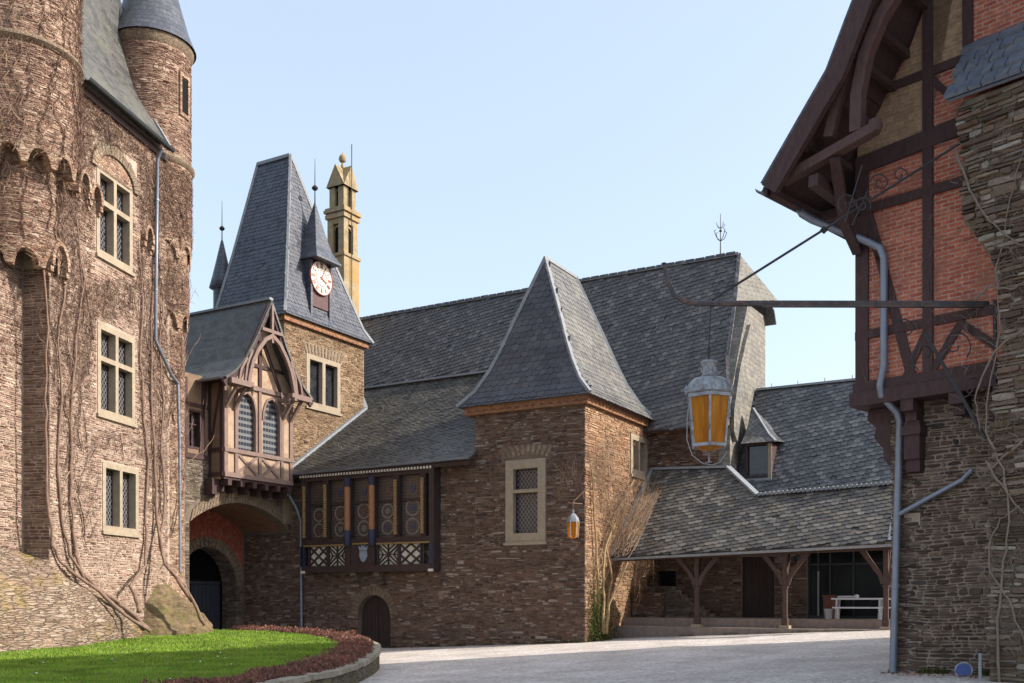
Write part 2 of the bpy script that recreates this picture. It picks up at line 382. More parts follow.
    m['ivy'] = leafmat('small ivy leaves', [(.05,.07,.02),(.08,.1,.03),(.12,.12,.04)])
    m['door'] = plain('dark brown oak door', (.045,.028,.026), .65, .3, 0, .35, 3, .006, (8, 8, .6))
    m['gdoor'] = plain('slate blue gate door', (.045,.05,.068), .6, .3, 0, .25, 3, .005, (8, 8, .6))
    m['pot'] = plain('terracotta', (.17,.075,.05), .8); m['whitep'] = plain('white painted wood', (.62,.62,.64), .55, .3, 0, .06, 5, .002)
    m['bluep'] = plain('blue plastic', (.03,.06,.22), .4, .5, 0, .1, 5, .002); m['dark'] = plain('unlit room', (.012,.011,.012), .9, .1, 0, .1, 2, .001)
    m['clockw'] = plain('cream clock dial', (.72,.66,.58), .6, .3, 0, .06, 5, .002); m['clockr'] = plain('dark red numerals', (.30,.11,.09), .6)
    m['rust'] = plain('red brown panel', (.11,.062,.062), .7)
    m['glass'] = glass('old window glass', None); m['leaded'] = glass('leaded diamond glass', 'diamond'); m['grid'] = glass('white barred glass', 'grid')
    m['round'] = glass('round stained glass', 'round'); m['amber'] = amber(); m['cornice'] = cornice()
    m['bigglass'] = plain('large dark plate glass', (.012,.013,.014), .18, .12, 0, .3, 3, .001)

def gravel():
    k = NT('fine grey gravel'); p = k.pos(); g = k.noise(p, 9, 10, .85); b = k.noise(p, .5, 6, .65)
    c = k.ramp(g, [(.3, (.38,.335,.31)), (.46, (.54,.49,.46)), (.54, (.60,.555,.52)), (.7, (.76,.71,.68))])
    c = k.mix(1., c, k.ramp(b, [(.35, (.80,.78,.76)), (.65, (1.12,1.12,1.12))]), 'MULTIPLY')
    v = k.n('ShaderNodeTexVoronoi', feature='F1'); v.inputs['Scale'].default_value = 16; k.l(p, v.inputs['Vector'])
    sp = k.n('ShaderNodeSeparateColor'); k.l(v.outputs['Color'], sp.inputs[0]); c = k.mix(1., c, k.ramp(sp.outputs[0], [(.0, (.72,.70,.69)), (1., (1.22,1.22,1.22))]), 'MULTIPLY')
    k.bump(k.M('ADD', g, k.M('MULTIPLY', v.outputs['Distance'], -.6)), .8, .022); return k.fin(c, .95, .15)
def leafmat(name, cols, trans=.15):
    k = NT(name); n = k.n('ShaderNodeNewGeometry').outputs['Random Per Island']
    c = k.ramp(n, [((i+.5)/len(cols), cc) for i, cc in enumerate(cols)])
    c = k.mix(1., c, k.ramp(k.noise(k.pos(), .8, 5, .65), [(.32, (.62,.60,.62)), (.5, (.95,.95,.95)), (.68, (1.25,1.2,1.15))]), 'MULTIPLY')
    k.fin(c, .8, .2)
    if trans:
        tr = k.n('ShaderNodeBsdfTranslucent'); k.l(c, tr.inputs[0]); mx = k.n('ShaderNodeMixShader'); mx.inputs[0].default_value = trans*2
        k.l(k.b.outputs[0], mx.inputs[1]); k.l(tr.outputs[0], mx.inputs[2]); k.l(mx.outputs[0], k.out.inputs[0])
    return k.m
def glass(name, kind):
    k = NT(name); s = k.n('ShaderNodeSeparateXYZ'); k.l(k.uv(), s.inputs[0]); u, v = s.outputs[0], s.outputs[1]
    col = k.ramp(k.noise(k.uv(), 2.5, 3), [(.3, (.012,.013,.016)), (.7, (.04,.042,.05))])
    def lines(a, w): return k.M('GREATER_THAN', k.M('ABSOLUTE', k.M('SUBTRACT', k.M('FRACT', a), .5)), .5-w)
    rough = .12
    if kind == 'diamond':
        a = k.M('DIVIDE', k.M('ADD', u, k.M('MULTIPLY', v, .75)), .17); b = k.M('DIVIDE', k.M('SUBTRACT', u, k.M('MULTIPLY', v, .75)), .17)
        col = k.mix(k.M('MAXIMUM', lines(a, .1), lines(b, .1)), col, (.17,.17,.18))
    if kind == 'grid':
        a = k.M('DIVIDE', u, .17); b = k.M('DIVIDE', v, .27)
        col = k.mix(k.M('MAXIMUM', lines(a, .06), lines(b, .22)), (.03,.035,.05), (.17,.17,.175))
    if kind == 'round':
        col = k.ramp(k.noise(k.uv(), 9, 4), [(.35, (.06,.042,.04)), (.5, (.10,.085,.07)), (.65, (.13,.07,.055))])
        b = k.M('DIVIDE', v, .13); a = k.M('DIVIDE', u, .11)
        col = k.mix(k.M('MAXIMUM', lines(a, .08), lines(b, .08)), col, (.018,.018,.022)); rough = .35
    k.bump(k.noise(k.uv(), 5, 2), .3, .01)
    return k.fin(col, rough, .6)
def amber():
    k = NT('amber lantern glass'); c = k.ramp(k.noise(k.V('MULTIPLY', k.pos(), (9, 9, 1)), 1.5, 3), [(.3, (.62,.26,.012)), (.7, (.92,.52,.04))])
    k.fin(c, .25, .5); tr = k.n('ShaderNodeBsdfTranslucent'); k.l(c, tr.inputs[0]); tp = k.n('ShaderNodeBsdfTransparent'); k.l(c, tp.inputs[0])
    m1 = k.n('ShaderNodeMixShader'); m1.inputs[0].default_value = .55; k.l(k.b.outputs[0], m1.inputs[1]); k.l(tr.outputs[0], m1.inputs[2])
    m2 = k.n('ShaderNodeMixShader'); m2.inputs[0].default_value = .34; k.l(m1.outputs[0], m2.inputs[1]); k.l(tp.outputs[0], m2.inputs[2]); k.l(m2.outputs[0], k.out.inputs[0])
    return k.m
def cornice():
    k = NT('orange patterned cornice'); s = k.n('ShaderNodeSeparateXYZ'); k.l(k.uv(), s.inputs[0]); u, v = s.outputs[0], s.outputs[1]
    a = k.M('PINGPONG', u, .19); f = k.M('GREATER_THAN', k.M('MULTIPLY', a, 1.6), k.M('FRACT', k.M('MULTIPLY', k.M('ADD', v, .13), 3.1)))
    n = k.noise(k.pos(), 8, 4); c = k.mix(f, (.32,.165,.085), (.19,.07,.05))
    c = k.mix(1., c, k.ramp(n, [(.3, (.5,.5,.52)), (.7, (1.25,1.25,1.25))]), 'MULTIPLY'); c = k.mix(k.rng(k.noise(k.pos(), 2.5, 6, .7), .48, .62, 0, .7), c, (.17,.11,.075)); return k.fin(c, .85, .2)
setup_mats()

# ------------------------------------------------------------------ shared pieces
def arch_pts(ac, zs, r, n=14, rise=None):         # from right to left over the top
    rise = rise or r
    return [(ac+r*math.cos(math.pi*i/n), zs+rise*math.sin(math.pi*i/n)) for i in range(n+1)]
def pointed(a0, a1, z0, zs, zt, n=7):
    w = a1-a0; L = [(a0, z0), (a1, z0)]
    for i in range(n+1):
        f = i/n; L.append((a1-(w/2)*(1-math.sqrt(max(0, 1-f*f))) if f < 1 else (a0+a1)/2, zs+(zt-zs)*f))
    R2 = [(a0+a1-a, z) for a, z in L[2:-1]][::-1]
    return L+R2
def mullion(parent, fn, a0, a1, z0, z1, nx=2, tr=None, fw=.17, mw=.13, pane='leaded', depth=.28, proud=.04, mat='sand', name='window'):
    holes = []; w = (a1-a0-2*fw-(nx-1)*mw)/nx
    rows = [(z0+fw, z1-fw)] if tr is None else [(z0+fw, tr-mw/2), (tr+mw/2, z1-fw)]
    for i in range(nx):
        x = a0+fw+i*(w+mw)
        for b, t in rows: holes.append([(x, b), (x+w, b), (x+w, t), (x, t)])
    mb = MB(); mb.slab([(a0, z0), (a1, z0), (a1, z1), (a0, z1)], holes, fn, -depth, proud)
    f = part(name, mb, MAT[mat], parent)
    sb = MB(); sb.box(fn, a0-.06, a1+.06, -depth+.01, proud+.07, z0-.12, z0-.004); part('sill', sb, MAT[mat], f)
    pb = MB(); pb.box(fn, a0+fw*.5, a1-fw*.5, -depth+.02, -depth+.05, z0+fw*.5, z1-fw*.5); part('pane', pb, MAT[pane], f)
    wb = MB()
    for h in holes:
        (x0, b), (x1, _), (_, t), _ = h
        for q in ((x0, x0+.035, b, t), (x1-.035, x1, b, t), (x0+.035, x1-.035, b, b+.035), (x0+.035, x1-.035, t-.035, t)): wb.box(fn, q[0], q[1], -depth+.055, -depth+.1, q[2], q[3])
    part('casement', wb, MAT['dtimber'], f)
    return f
def ring(fn, ac, zs, r0, r1, o0, o1, n=16, rise0=None, rise1=None, legs=0.):
    mb = MB(); A = arch_pts(ac, zs, r0, n, rise0); B = arch_pts(ac, zs, r1, n, rise1)
    for i in range(n):
        c = [A[i], B[i], B[i+1], A[i+1]]; mb.hexa([fn(a, o0, z) for a, z in c]+[fn(a, o1, z) for a, z in c])
    return mb
def voussoirs(fn, ac, zs, r0, r1, o0, o1, n=22, rise0=None, rise1=None, a0=0., a1=math.pi):
    mb = MB(); rise0 = rise0 or r0; rise1 = rise1 or r1
    for i in range(n):
        t0 = a0+(a1-a0)*(i+.06)/n; t1 = a0+(a1-a0)*(i+.94)/n; k = R_.uniform(-.03, .03); j = R_.uniform(0, .02)
        c = [(ac+(r+q)*math.cos(t), zs+(s+q)*math.sin(t)) for r, s, q, t in ((r0, rise0, 0, t0), (r1, rise1, k, t0), (r1, rise1, k, t1), (r0, rise0, 0, t1))]
        mb.hexa([fn(a, o0, z) for a, z in c]+[fn(a, o1+j, z) for a, z in c])
    return mb
M_ = MAT
SLJ = []; SLP = []
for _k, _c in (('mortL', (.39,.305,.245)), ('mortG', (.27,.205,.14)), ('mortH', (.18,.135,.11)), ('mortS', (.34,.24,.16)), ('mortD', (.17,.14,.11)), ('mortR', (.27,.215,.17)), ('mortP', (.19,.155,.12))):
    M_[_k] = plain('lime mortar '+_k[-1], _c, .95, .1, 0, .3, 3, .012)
def gutter(parent, p, q, r=.075, name='gutter', mat='zinc'):
    mb = MB(); p, q = Vector(p), Vector(q); d = (q-p).normalized(); x = d.cross(Vector((0, 0, 1))).normalized()
    for e in (p, q): pass
    prof = [(math.cos(t)*r, math.sin(t)*r) for t in [math.pi+math.pi*i/6 for i in range(7)]]
    for i in range(6):
        (a, b), (c, e) = prof[i], prof[i+1]; Z = Vector((0, 0, 1))
        mb.add([p+x*a+Z*b, p+x*c+Z*e, q+x*c+Z*e, q+x*a+Z*b])
        mb.add([p+x*a*.85+Z*b*.85, p+x*c*.85+Z*e*.85, q+x*c*.85+Z*e*.85, q+x*a*.85+Z*b*.85])
    mb.tube([p-x*r, q-x*r], .012, 5); mb.tube([p+x*r, q+x*r], .012, 5)
    return part(name, mb, M_[mat], parent, smooth=True, weld=False)
def pipe(parent, pts, r, name='downpipe', mat='zinc', clips=True):
    mb = MB(); mb.tube(pts, r, 10); pts = [Vector(p) for p in pts]
    if clips:
        for a, b in zip(pts, pts[1:]):
            if (b-a).length > 1.6:
                k = int((b-a).length/1.9)+1
                for i in range(1, k):
                    c = a.lerp(b, i/k); d = (b-a).normalized()*.03; mb.tube([c-d, c+d], r*1.28, 10)
    return part(name, mb, M_[mat], parent, smooth=True)
def strip(parent, pts, w, h, name='ridge', mat='lead'):
    mb = MB()
    for a, b in zip(pts, pts[1:]): mb.beam(a, b, w, h)
    return part(name, mb, M_[mat], parent)
def finial(parent, c, z0, h, r=.03, ball=.1, name='finial', mat='iron', bz=.35):
    mb = MB(); mb.tube([(c[0], c[1], z0), (c[0], c[1], z0+h)], [r, r*.3], 6)
    zb = z0+h*bz; mb.lathe(c, [(.01, zb-ball), (ball*.8, zb-ball*.5), (ball, zb), (ball*.6, zb+ball*.5), (.01, zb+ball)], 10)
    return part(name, mb, M_[mat], parent, smooth=True)
def lerp2(prof, z):
    pass

# ================================================================== LEFT CASTLE BUILDING
def left_building():
    T = thing('castle_building', 'tall rubble stone castle block with round corner turrets and mullioned windows above the lawn', 'castle', FL(3, -1.5, .3))
    wins = []
    for (pts, tr, arch) in (((96,165,132,189,96,251,132,275), 1, True), ((97,321,134.5,340,98,415,134.5,423), 1, False), ((102,461,138,470,106,531,138,534.6), 0, False)):
        a1, zt1 = H(FL, pts[0], pts[1]); a0, zt0 = H(FL, pts[2], pts[3]); _, zb1 = H(FL, pts[4], pts[5]); _, zb0 = H(FL, pts[6], pts[7])
        wins.append((a0, a1, (zb0+zb1)/2, (zt0+zt1)/2, tr, arch))
    mb = MB(); holes = [[(a0, zb), (a1, zb), (a1, zt), (a0, zt)] for a0, a1, zb, zt, _, _ in wins]
    mb.slab([(-1.4, -.6), (6.5, -.6), (6.5, 19.0), (-1.4, 19.0)], holes, FL, -.95, 0)
    mb.box(FL, 6.2, 18, -1.5, -.952, -.6, 18.9)                        # nearer wall set back behind the corner
    mb.box(FL, -1.4, 18, -9, -1.502, -.6, 18.8)
    part('wall', mb, M_['mortL'], T)
    for a0, a1, zb, zt, tr, arch in wins:
        mullion(T, FL, a0, a1, zb, zt, 2, (zb+(zt-zb)*.62) if tr else None, fw=.19, mw=.17, depth=.34, proud=.03)
        if arch:
            ac = (a0+a1)/2; n = 18
            v = voussoirs(FL, ac, zt-.1, (a1-a0)/2+.02, (a1-a0)/2+.34, .01, .09, 22, rise0=.75, rise1=1.1); part('relieving_arch', v, M_['vouss'], T)
            mb = MB(); A = arch_pts(ac, zt-.1, (a1-a0)/2, 14, .72)
            mb.slab(A, [], FL, .0, .03); part('tympanum', mb, M_['lstone'], T)
        elif False:
            mb = MB()
            for i in range(11):
                x = a0-.1+(a1-a0+.2)*(i+.5)/11; w = (a1-a0+.2)/11*.42; l = (i-5)*.03
                mb.bar(FL, (x, zt+.02), (x+l, zt+.36+R_.uniform(-.04, .04)), w*2, .0, .03)
            part('relieving_arch', mb, M_['vouss'], T)
    # roof with flared foot
    RE = 6.4
    prof = [(.38, 18.86), (.02, 19.45), (-.42, 20.15), (-.95, 21.1), (-1.42, 22.6), (-1.8, 24.6), (-2.9, 29.5), (-4.6, 33)]
    mb = MB()
    for (o, z), (o2, z2) in zip(prof, prof[1:]):
        mb.add([FL(-.12, o, z), FL(RE, o, z), FL(RE, o2, z2), FL(-.12, o2, z2)])
        mb.add([FL(-.12, o-.02, z-.1), FL(RE, o-.02, z-.1), FL(RE, o2-.06, z2-.1), FL(-.12, o2-.06, z2-.1)])
        mb.add([FL(-.12, o, z), FL(-.12, o2, z2), FL(-.12, o2-.06, z2-.1), FL(-.12, o-.02, z-.1)])
    mb.add([FL(-.12, .38, 18.86), FL(RE, .38, 18.86), FL(RE, .36, 18.76), FL(-.12, .36, 18.76)])
    mb.add([FL(-.12, -4.6, 33), FL(RE+8, -4.6, 33), FL(RE+8, -9.2, 18.8), FL(-.12, -9.2, 18.8)]); mb.add([FL(-.12, .0, 19.0), FL(-.12, -4.6, 33), FL(-.12, -9.2, 18.8)])
    rf = part('roof', mb, M_['slateD'], T, weld=False)
    strip(rf, [FL(-.16, o+.03, z+.03) for o, z in prof], .16, .07, 'verge')
    mb = MB(); mb.box(FL, -1.0, 5.6, .0, .13, 18.5, 18.74); part('eaves_board', mb, M_['dtimber'], T)
    gutter(T, FL(-.2, .46, 18.84), FL(5.2, .46, 18.84), .1, mat='zincd')
    # far corner turret
    c = (-14.2, 39.5)
    mb = MB(); mb.lathe(c, [(1.75, -.6), (1.5, 1.2), (1.22, 2.6), (1.2, 12.95)], 40)
    mb.scallop(c, 1.18, 1.36, 12.3, 15.45, 1.0, .6, 140); mb.scallop(c, 1.30, 1.48, 14.95, 18.7, .95, .6, 140); mb.lathe(c, [(1.45, 18.7), (1.44, 23.4)], 40)
    tu = part('corner_turret', mb, M_['lstone'], T, smooth=True, weld=False)
    mb = MB(); mb.lathe(c, [(1.44, 18.55), (1.5, 18.58), (1.6, 18.7), (1.6, 18.77), (1.5, 18.88), (1.44, 18.9)], 48); part('string_course', mb, M_['vouss'], tu, smooth=True)
    mb = MB(); mb.lathe(c, [(1.44, 23.05), (1.48, 23.1), (1.56, 23.3), (1.58, 23.42), (1.4, 23.5)], 48); part('cornice', mb, M_['vouss'], tu, smooth=True)
    mb = MB(); mb.lathe(c, [(1.66, 23.42), (1.38, 24.1), (.95, 25.6), (.62, 26.9), (.0, 29.2)], 40); part('turret_roof', mb, M_['slateB'], tu, smooth='all')
    for zc, ang in ((21.4, -.28),):
        f = lambda a, o, z, ang=ang: Vector((c[0]+math.cos(ang)*(1.40+o)-math.sin(ang)*a, c[1]+math.sin(ang)*(1.40+o)+math.cos(ang)*a, z))
        mb = MB(); mb.box(f, -.2, .2, -.05, .055, zc-.65, zc+.65); s = part('slit_window', mb, M_['dark'], tu)
        mb = MB()
        for q in ((-.32, -.2, zc-.7, zc+.7), (.2, .32, zc-.7, zc+.7), (-.32, .32, zc+.7, zc+.85), (-.32, .32, zc-.85, zc-.7)): mb.box(f, q[0], q[1], -.08, .09, q[2], q[3])
        part('surround', mb, M_['lstone'], s)
    # near corner round tower on corbels
    c2 = (-15.62, 31.75)
    mb = MB(); mb.scallop(c2, .95, 1.20, 12.05, 15.9, .98, .5, 120); mb.scallop(c2, 1.16, 1.72, 15.0, 18.6, .90, .5, 120)
    mb.lathe(c2, [(1.72, 18.6), (1.74, 18.65), (1.72, 26)], 48)
    rt = part('round_tower', mb, M_['lstone'], T, smooth=True, weld=False)
    mb = MB(); mb.lathe(c2, [(1.70, 18.6), (1.74, 18.62), (1.86, 18.74), (1.86, 18.8), (1.76, 18.9), (1.70, 18.92)], 60); part('string_course', mb, M_['vouss'], rt, smooth=True)
    mb = MB(); mb.lathe(c2, [(2.0, 26), (1.2, 28), (0, 32)], 40); part('turret_roof', mb, M_['slateB'], rt, smooth='all')
    # corbel arches along the wall beside the tower and high up
    def corb(fn, a, z, w, hh, o1, name='corbel_arch'):
        mb = MB(); A = arch_pts(a, z, w, 10, hh*.6); B = arch_pts(a, z, w-.13, 10, hh*.6-.12)
        for i in range(10):
            cc = [B[i], A[i], A[i+1], B[i+1]]; mb.hexa([fn(x, -.02, y) for x, y in cc]+[fn(x, o1, y) for x, y in cc])
        for s in (-1, 1):
            x = a+s*(w-.065); mb.box(fn, x-.075, x+.075, -.02, o1*.8, z-.2, z-.002); mb.box(fn, x-.06, x+.06, -.02, o1*.45, z-.36, z-.202)
        part(name, mb, M_['lstone'], T)
        mb = MB(); mb.slab(arch_pts(a, z, w-.13, 10, hh*.6-.12)+[(a-w+.13, z-.3), (a+w-.13, z-.3)], [], fn, .0, .015); part('niche', mb, M_['nicheshade'], T)  # flat dark plate inside the arch; recess shade is in its colour
    for px, py in ((63, 172), (80, 190), (92, 203)):
        a, z = H(FL, px, py); corb(FL, a, z, .36, 1.1, .22)
    a, z = H(FL, 52, 268); corb(FL, a-.1, z, .46, 1.4, .28)
    a, z = H(FL, 145, 243); corb(FL, a, z, .32, 1.1, .22)
    # rainwater pipe
    g = lambda px, py, o=.16: FL(*(lambda q: (q[0], o, q[1]))(H(FL, px, py, o)))
    pipe(T, [g(163, 149, .42), g(160, 153, .3), g(157.5, 160), g(156.5, 240), g(155.5, 340), g(171, 374), g(178, 384), g(179.5, 440), g(180, 572)], .065)
    return T
M_['nicheshade'] = stone('shaded niche rubble', [(.07,.045,.035),(.11,.07,.05)], (.1,.08,.06), .3, .075, .08, .03)
M_['zincd'] = plain('dark zinc gutter', (.055,.06,.065), .85, .1, 0., .2, 4, .003)
CB = left_building()

def batter(CB):
    # sloping rock plinth under the left wall: part-independent rock mass
    def sheet(name, label, top, bot, mat, seed, amp, N=46, Mv=16):
        mb = MB()
        def interp(L, f):
            x = f*(len(L)-1); i = min(int(x), len(L)-2); return Vector(L[i]).lerp(Vector(L[i+1]), x-i)
        grid = []
        for j in range(Mv+1):
            row = []
            for i in range(N+1):
                a, b = interp(top, i/N), interp(bot, i/N); g = j/Mv
                p = a.lerp(b, g); bul = math.sin(math.pi*g)
                p += Vector((.9, -.25, .35))*(.28*bul)
                n = noise.fractal(p*1.1+Vector((seed, 0, 0)), 1., 2., 5)+.5*noise.noise(Vector((p.x*1.5, p.y*1.5, p.z*7)))
                n += .35*abs(noise.noise(p*3.1)); p += Vector((.75, -.3, .3))*(amp*n*min(1, 3*bul+.15)); row.append(p)
            grid.append(row)
        base = len(mb.v); mb.v += [p for r in grid for p in r]
        for j in range(Mv):
            for i in range(N):
                k = base+j*(N+1)+i; mb.f.append((k, k+1, k+N+2, k+N+1))
        # solid back
        lo = [p+Vector((-1.6, .3, -.5)) for p in grid[-1]]; hi = [p+Vector((-1.2, .2, -.1)) for p in grid[0]]
        for i in range(N):
            mb.add([grid[0][i], grid[0][i+1], hi[i+1], hi[i]]); mb.add([grid[-1][i], grid[-1][i+1], lo[i+1], lo[i]])
        for i in (0, N):
            mb.add([grid[j][i] for j in range(Mv+1)]+[lo[i], hi[i]])
        o = part(name, mb, M_[mat], CB, smooth='all'); o['label'] = label
    w = lambda px, py, o=.02: FL(*(lambda q: (q[0], o, q[1]))(H(FL, px, py, o)))
    wn = lambda px, py: FL(*(lambda q: (q[0], -.93, q[1]))(H(FL, px, py, -.93)))
    top = [wn(-30, 532), wn(0, 546), wn(22, 552), w(50, 560), w(60, 575), w(90, 589), w(126, 606)]
    bots = [(-40, 662, 27.0), (0, 651, 28.2), (35, 648, 29.3), (69, 645, 30.3), (90, 640, 31.8), (112, 636, 33.3), (140, 631, 35.5)]
    bot = [P(a, b, D) for a, b, D in bots]; bot = [Vector((p.x, p.y, lz(p.x, p.y)-.1)) for p in bot]
    sheet('rock_base', 'sloping layered rock and rubble plinth at the foot of the castle wall, behind the lawn', top, bot, 'rock', 3, .16)
    c = (-14.2, 39.5); rng = [-2.3, -1.9, -1.5, -1.1, -.7, -.3, .1, .5]
    top = [Vector((c[0]+1.3*math.cos(t), c[1]-.2+1.3*math.sin(t), 3.0-.35*abs(i-2))) for i, t in enumerate(rng)]
    bot = [Vector((c[0]+2.5*math.cos(t), c[1]-.6+2.5*math.sin(t), .25)) for t in rng]
    sheet('rock_mound', 'mossy ochre rock mound flaring out under the round corner turret', top, bot, 'mossrock', 9, .3, 50, 30)
batter(CB)

# ================================================================== GATE WING
TW = -15.4
GW = GU(TW)
def gate_wing():
    T = thing('gate_wing', 'half-timbered gatehouse wing with steep gabled oriel above a wide stone arch', 'gatehouse', G(-17, -3, -.3))
    w0, zt = H(GW, 186.5, 408); w1, _ = H(GW, 201, 410); _, zb = H(GW, 194, 449); w0, w1 = min(w0, w1), max(w0, w1)
    n = 20; aL, aR, zs, ap = -6.05, -.05, 4.98, 6.0
    arc = [(aR+(aL-aR)*i/n, zs+(ap-zs)*math.sin(math.pi*i/n)**.8) for i in range(n+1)]
    mb = MB(); mb.slab([(-8, -.6), (aL, -.6)]+arc[::-1]+[(0, zs), (0, 11.2), (-8, 11.2)], [[(w0, zb), (w1, zb), (w1, zt), (w0, zt)]], GW, -.5, 0)
    mb.box(GW, -8, -.02, -4.6, -.502, 7.0, 11.15)
    part('wall', mb, M_['mortD'], T)
    mb = MB()
    for (a, z), (b, w) in zip(arc, arc[1:]):
        mb.add([GW(a, -.5, z+.0), GW(b, -.5, w+.0), GW(b, -2.85, w+.0), GW(a, -2.85, z+.0)])
    part('vault', mb, M_['vault'], T, smooth=True)
    mb = MB()
    for i in range(34):
        f0, f1 = (i+.07)/34*n, (i+.93)/34*n
        def at(f, r):
            k = min(int(f), n-1); (a, z), (b, w) = arc[k], arc[k+1]; x, y = a+(b-a)*(f-k), z+(w-z)*(f-k)
            t = math.pi*(1-f/n); dx, dz = -.55*math.cos(t)*-1, 1.; l = math.hypot(dx, dz); return (x-math.cos(t)*-.3*r, y+r)
        q = R_.uniform(-.05, .05); c4 = [at(f0, 0), at(f0, .55+q), at(f1, .55+q), at(f1, 0)]
        mb.hexa([GW(a, .003, z) for a, z in c4]+[GW(a, .05+R_.uniform(0, .02), z) for a, z in c4])
    part('arch_ring', mb, M_['vouss'], T)
    # inner gate wall
    GI = GU(-18.25)
    inner = arch_pts(-2.35, 2.35, 1.8, 16)
    mb = MB(); mb.slab([(-8, -.6), (-4.15, -.6)]+inner[::-1]+[(-.55, -.6), (.0, -.6), (0, 4.9)]+[(a, z+.25) for a, z in arc]+[(-8, 5)], [], GI, -.9, 0)
    part('inner_wall', mb, M_['dstone'], T)
    mb = MB(); outer = [(a, z) for a, z in arc if a < -.04]
    o2 = arch_pts(-2.35, 2.35, 2.28, 16)
    poly = [(-.12, 2.3)]+[(-.12, 4.85)]+[(a, z-.06) for a, z in arc[1:]]+[(-6.2, 2.3)]
    mb.slab(poly[::-1], [], GI, .004, .02) if False else None
    loop = [(-.14, 2.36), (-.14, 4.9)]+[(a, z-.05) for a, z in arc[1:-1]]+[(-6.0, 2.36)]+[p for p in o2[::-1]]
    mb.slab(loop, [], GI, .0, .02); part('painted_spandrel', mb, M_['redpaint'], T)
    mb = MB(); mb.box(GI, -.14, -.03, .0, .04, 2.36, 4.95); part('painted_border', mb, M_['shadeplaster'], T)
    part('inner_arch_ring', voussoirs(GI, -2.35, 2.35, 1.8, 2.28, .0, .06, 26), M_['vouss'], T)
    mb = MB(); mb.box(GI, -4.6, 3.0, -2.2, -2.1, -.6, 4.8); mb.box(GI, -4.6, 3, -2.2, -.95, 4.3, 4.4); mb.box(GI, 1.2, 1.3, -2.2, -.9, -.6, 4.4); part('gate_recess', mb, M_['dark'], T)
    mb = MB(); 
    for s in (0, 1): mb.box(GI, -4.1+s*1.78, -2.38+s*1.78, -1.17, -1.08, -.5, 2.45)
    for i in range(14): mb.box(GI, -4.05+i*.265, -3.99+i*.265, -1.08, -1.05, -.5, 2.4)
    mb.box(GI, -4.15, -.55, -1.2, -1.0, 2.46, 2.6)
    d = part('gate_door', mb, M_['gdoor'], T)
    # small window of the wing
    mb = MB(); mb.slab([(w0, zb), (w1, zb), (w1, zt), (w0, zt)], [[(w0+.1, zb+.1), (w1-.1, zb+.1), (w1-.1, zt-.1), (w0+.1, zt-.1)]], GW, -.3, .05); f = part('window', mb, M_['timber'], T)
    mb = MB(); mb.box(GW, w0+.05, w1-.05, -.25, -.2, zb+.05, zt-.05); part('pane', mb, M_['glass'], f)
    mb = MB(); mb.box(GW, (w0+w1)/2-.03, (w0+w1)/2+.03, -.19, -.1, zb+.1, zt-.1); mb.box(GW, w0+.1, w1-.1, -.19, -.12, (zb+zt)/2+.2, (zb+zt)/2+.25); part('glazing_bar', mb, M_['timber'], f)
    # timber frame on that wall, left of the oriel
    mb = MB(); mb.slab([(-8, 7.7), (-5.05, 7.7), (-5.05, 11.15), (-8, 11.15)], [[(w0, zb), (w1, zb), (w1, zt), (w0, zt)]], GW, .002, .03); part('plaster_wall', mb, M_['shadeplaster'], T)
    mb = MB()
    for p, q, w in (((-8, 9.9), (-5.0, 9.9), .16), ((-8, 7.75), (-5.0, 7.75), .2), ((-6.9, 7.8), (-6.9, 11), .16), ((w1+.08, 7.8), (w1+.08, 11), .16), ((-5.15, 11), (-5.5, 7.8), .14), ((w0-.08, 7.8), (w0-.08, 11), .14)):
        mb.bar(GW, p, q, w, .031, .075)
    part('timber_frame', mb, M_['timber'], T)
    # ---- oriel
    ZB, ZT = 6.95, 11.1; a0, a1 = -4.95, -.73; O = .85
    OF = GU(TW+O)
    pw = [pointed(-4.15, -3.05, 8.2, 9.7, 10.75), pointed(-2.62, -1.52, 8.2, 9.7, 10.75)]
    mb = MB(); mb.slab([(a0, ZB), (a1, ZB), (a1, ZT), (a0, ZT)], pw, OF, -.2, 0)
    mb.box(GW, a0+.002, a0+.16, .0, O-.202, ZB, ZT); mb.box(GW, a1-.16, a1-.002, .0, O-.202, ZB, ZT); mb.box(GW, a0+.01, a1-.01, .0, O-.01, ZB-.1, ZB-.002)
    orl = part('oriel', mb, M_['plaster'], T)
    mb = MB(); mb.slab([(a0, ZB), (a1, ZB), (a1, ZB+.01), (a0, ZB+.01)], [], OF, -.1, .0)
    for w in pw:
        mb = MB(); mb.slab(w, [], OF, -.17, -.14); part('pane', mb, M_['grid'], orl)
    mb = MB()
    V = lambda a, z0, z1, w=.17: mb.bar(OF, (a, z0), (a, z1), w, .002, .07)
    for a in (a0+.09, -4.25, -2.83, -1.42, a1-.09): V(a, ZB, ZT, .2 if a in (a0+.09, a1-.09) else .17)
    for z, w in ((ZB+.1, .2), (8.1, .17), (11.0, .2)): mb.bar(OF, (a0, z), (a1, z), w, .071, .1)
    for x0, x1 in ((-4.2, -2.9), (-2.76, -1.5)):
        mb.bar(OF, (x0, ZB+.18), (x1, 8.04), .12, .003, .05); mb.bar(OF, (x0, 8.04), (x1, ZB+.18), .12, .003, .055)
    for w in pw:
        for s in range(len(w)-1):
            if s >= 1: mb.bar(OF, w[s], w[s+1], .1, -.04, .06)
    part('timber_frame', mb, M_['ptimber'], orl)
    mb = MB(); SF = lambda a, o, z: GW(a0-o, a, z)
    for q in (.06, O-.1): mb.bar(SF, (q, ZB), (q, ZT), .16, .002, .05)
    for z in (ZB+.1, 8.1, 11.0): mb.bar(SF, (0, z), (O, z), .16, .051, .075)
    mb.bar(SF, (.1, 8.2), (O-.15, 10.9), .12, .003, .045)
    SF2 = lambda a, o, z: GW(a1+o, a, z)
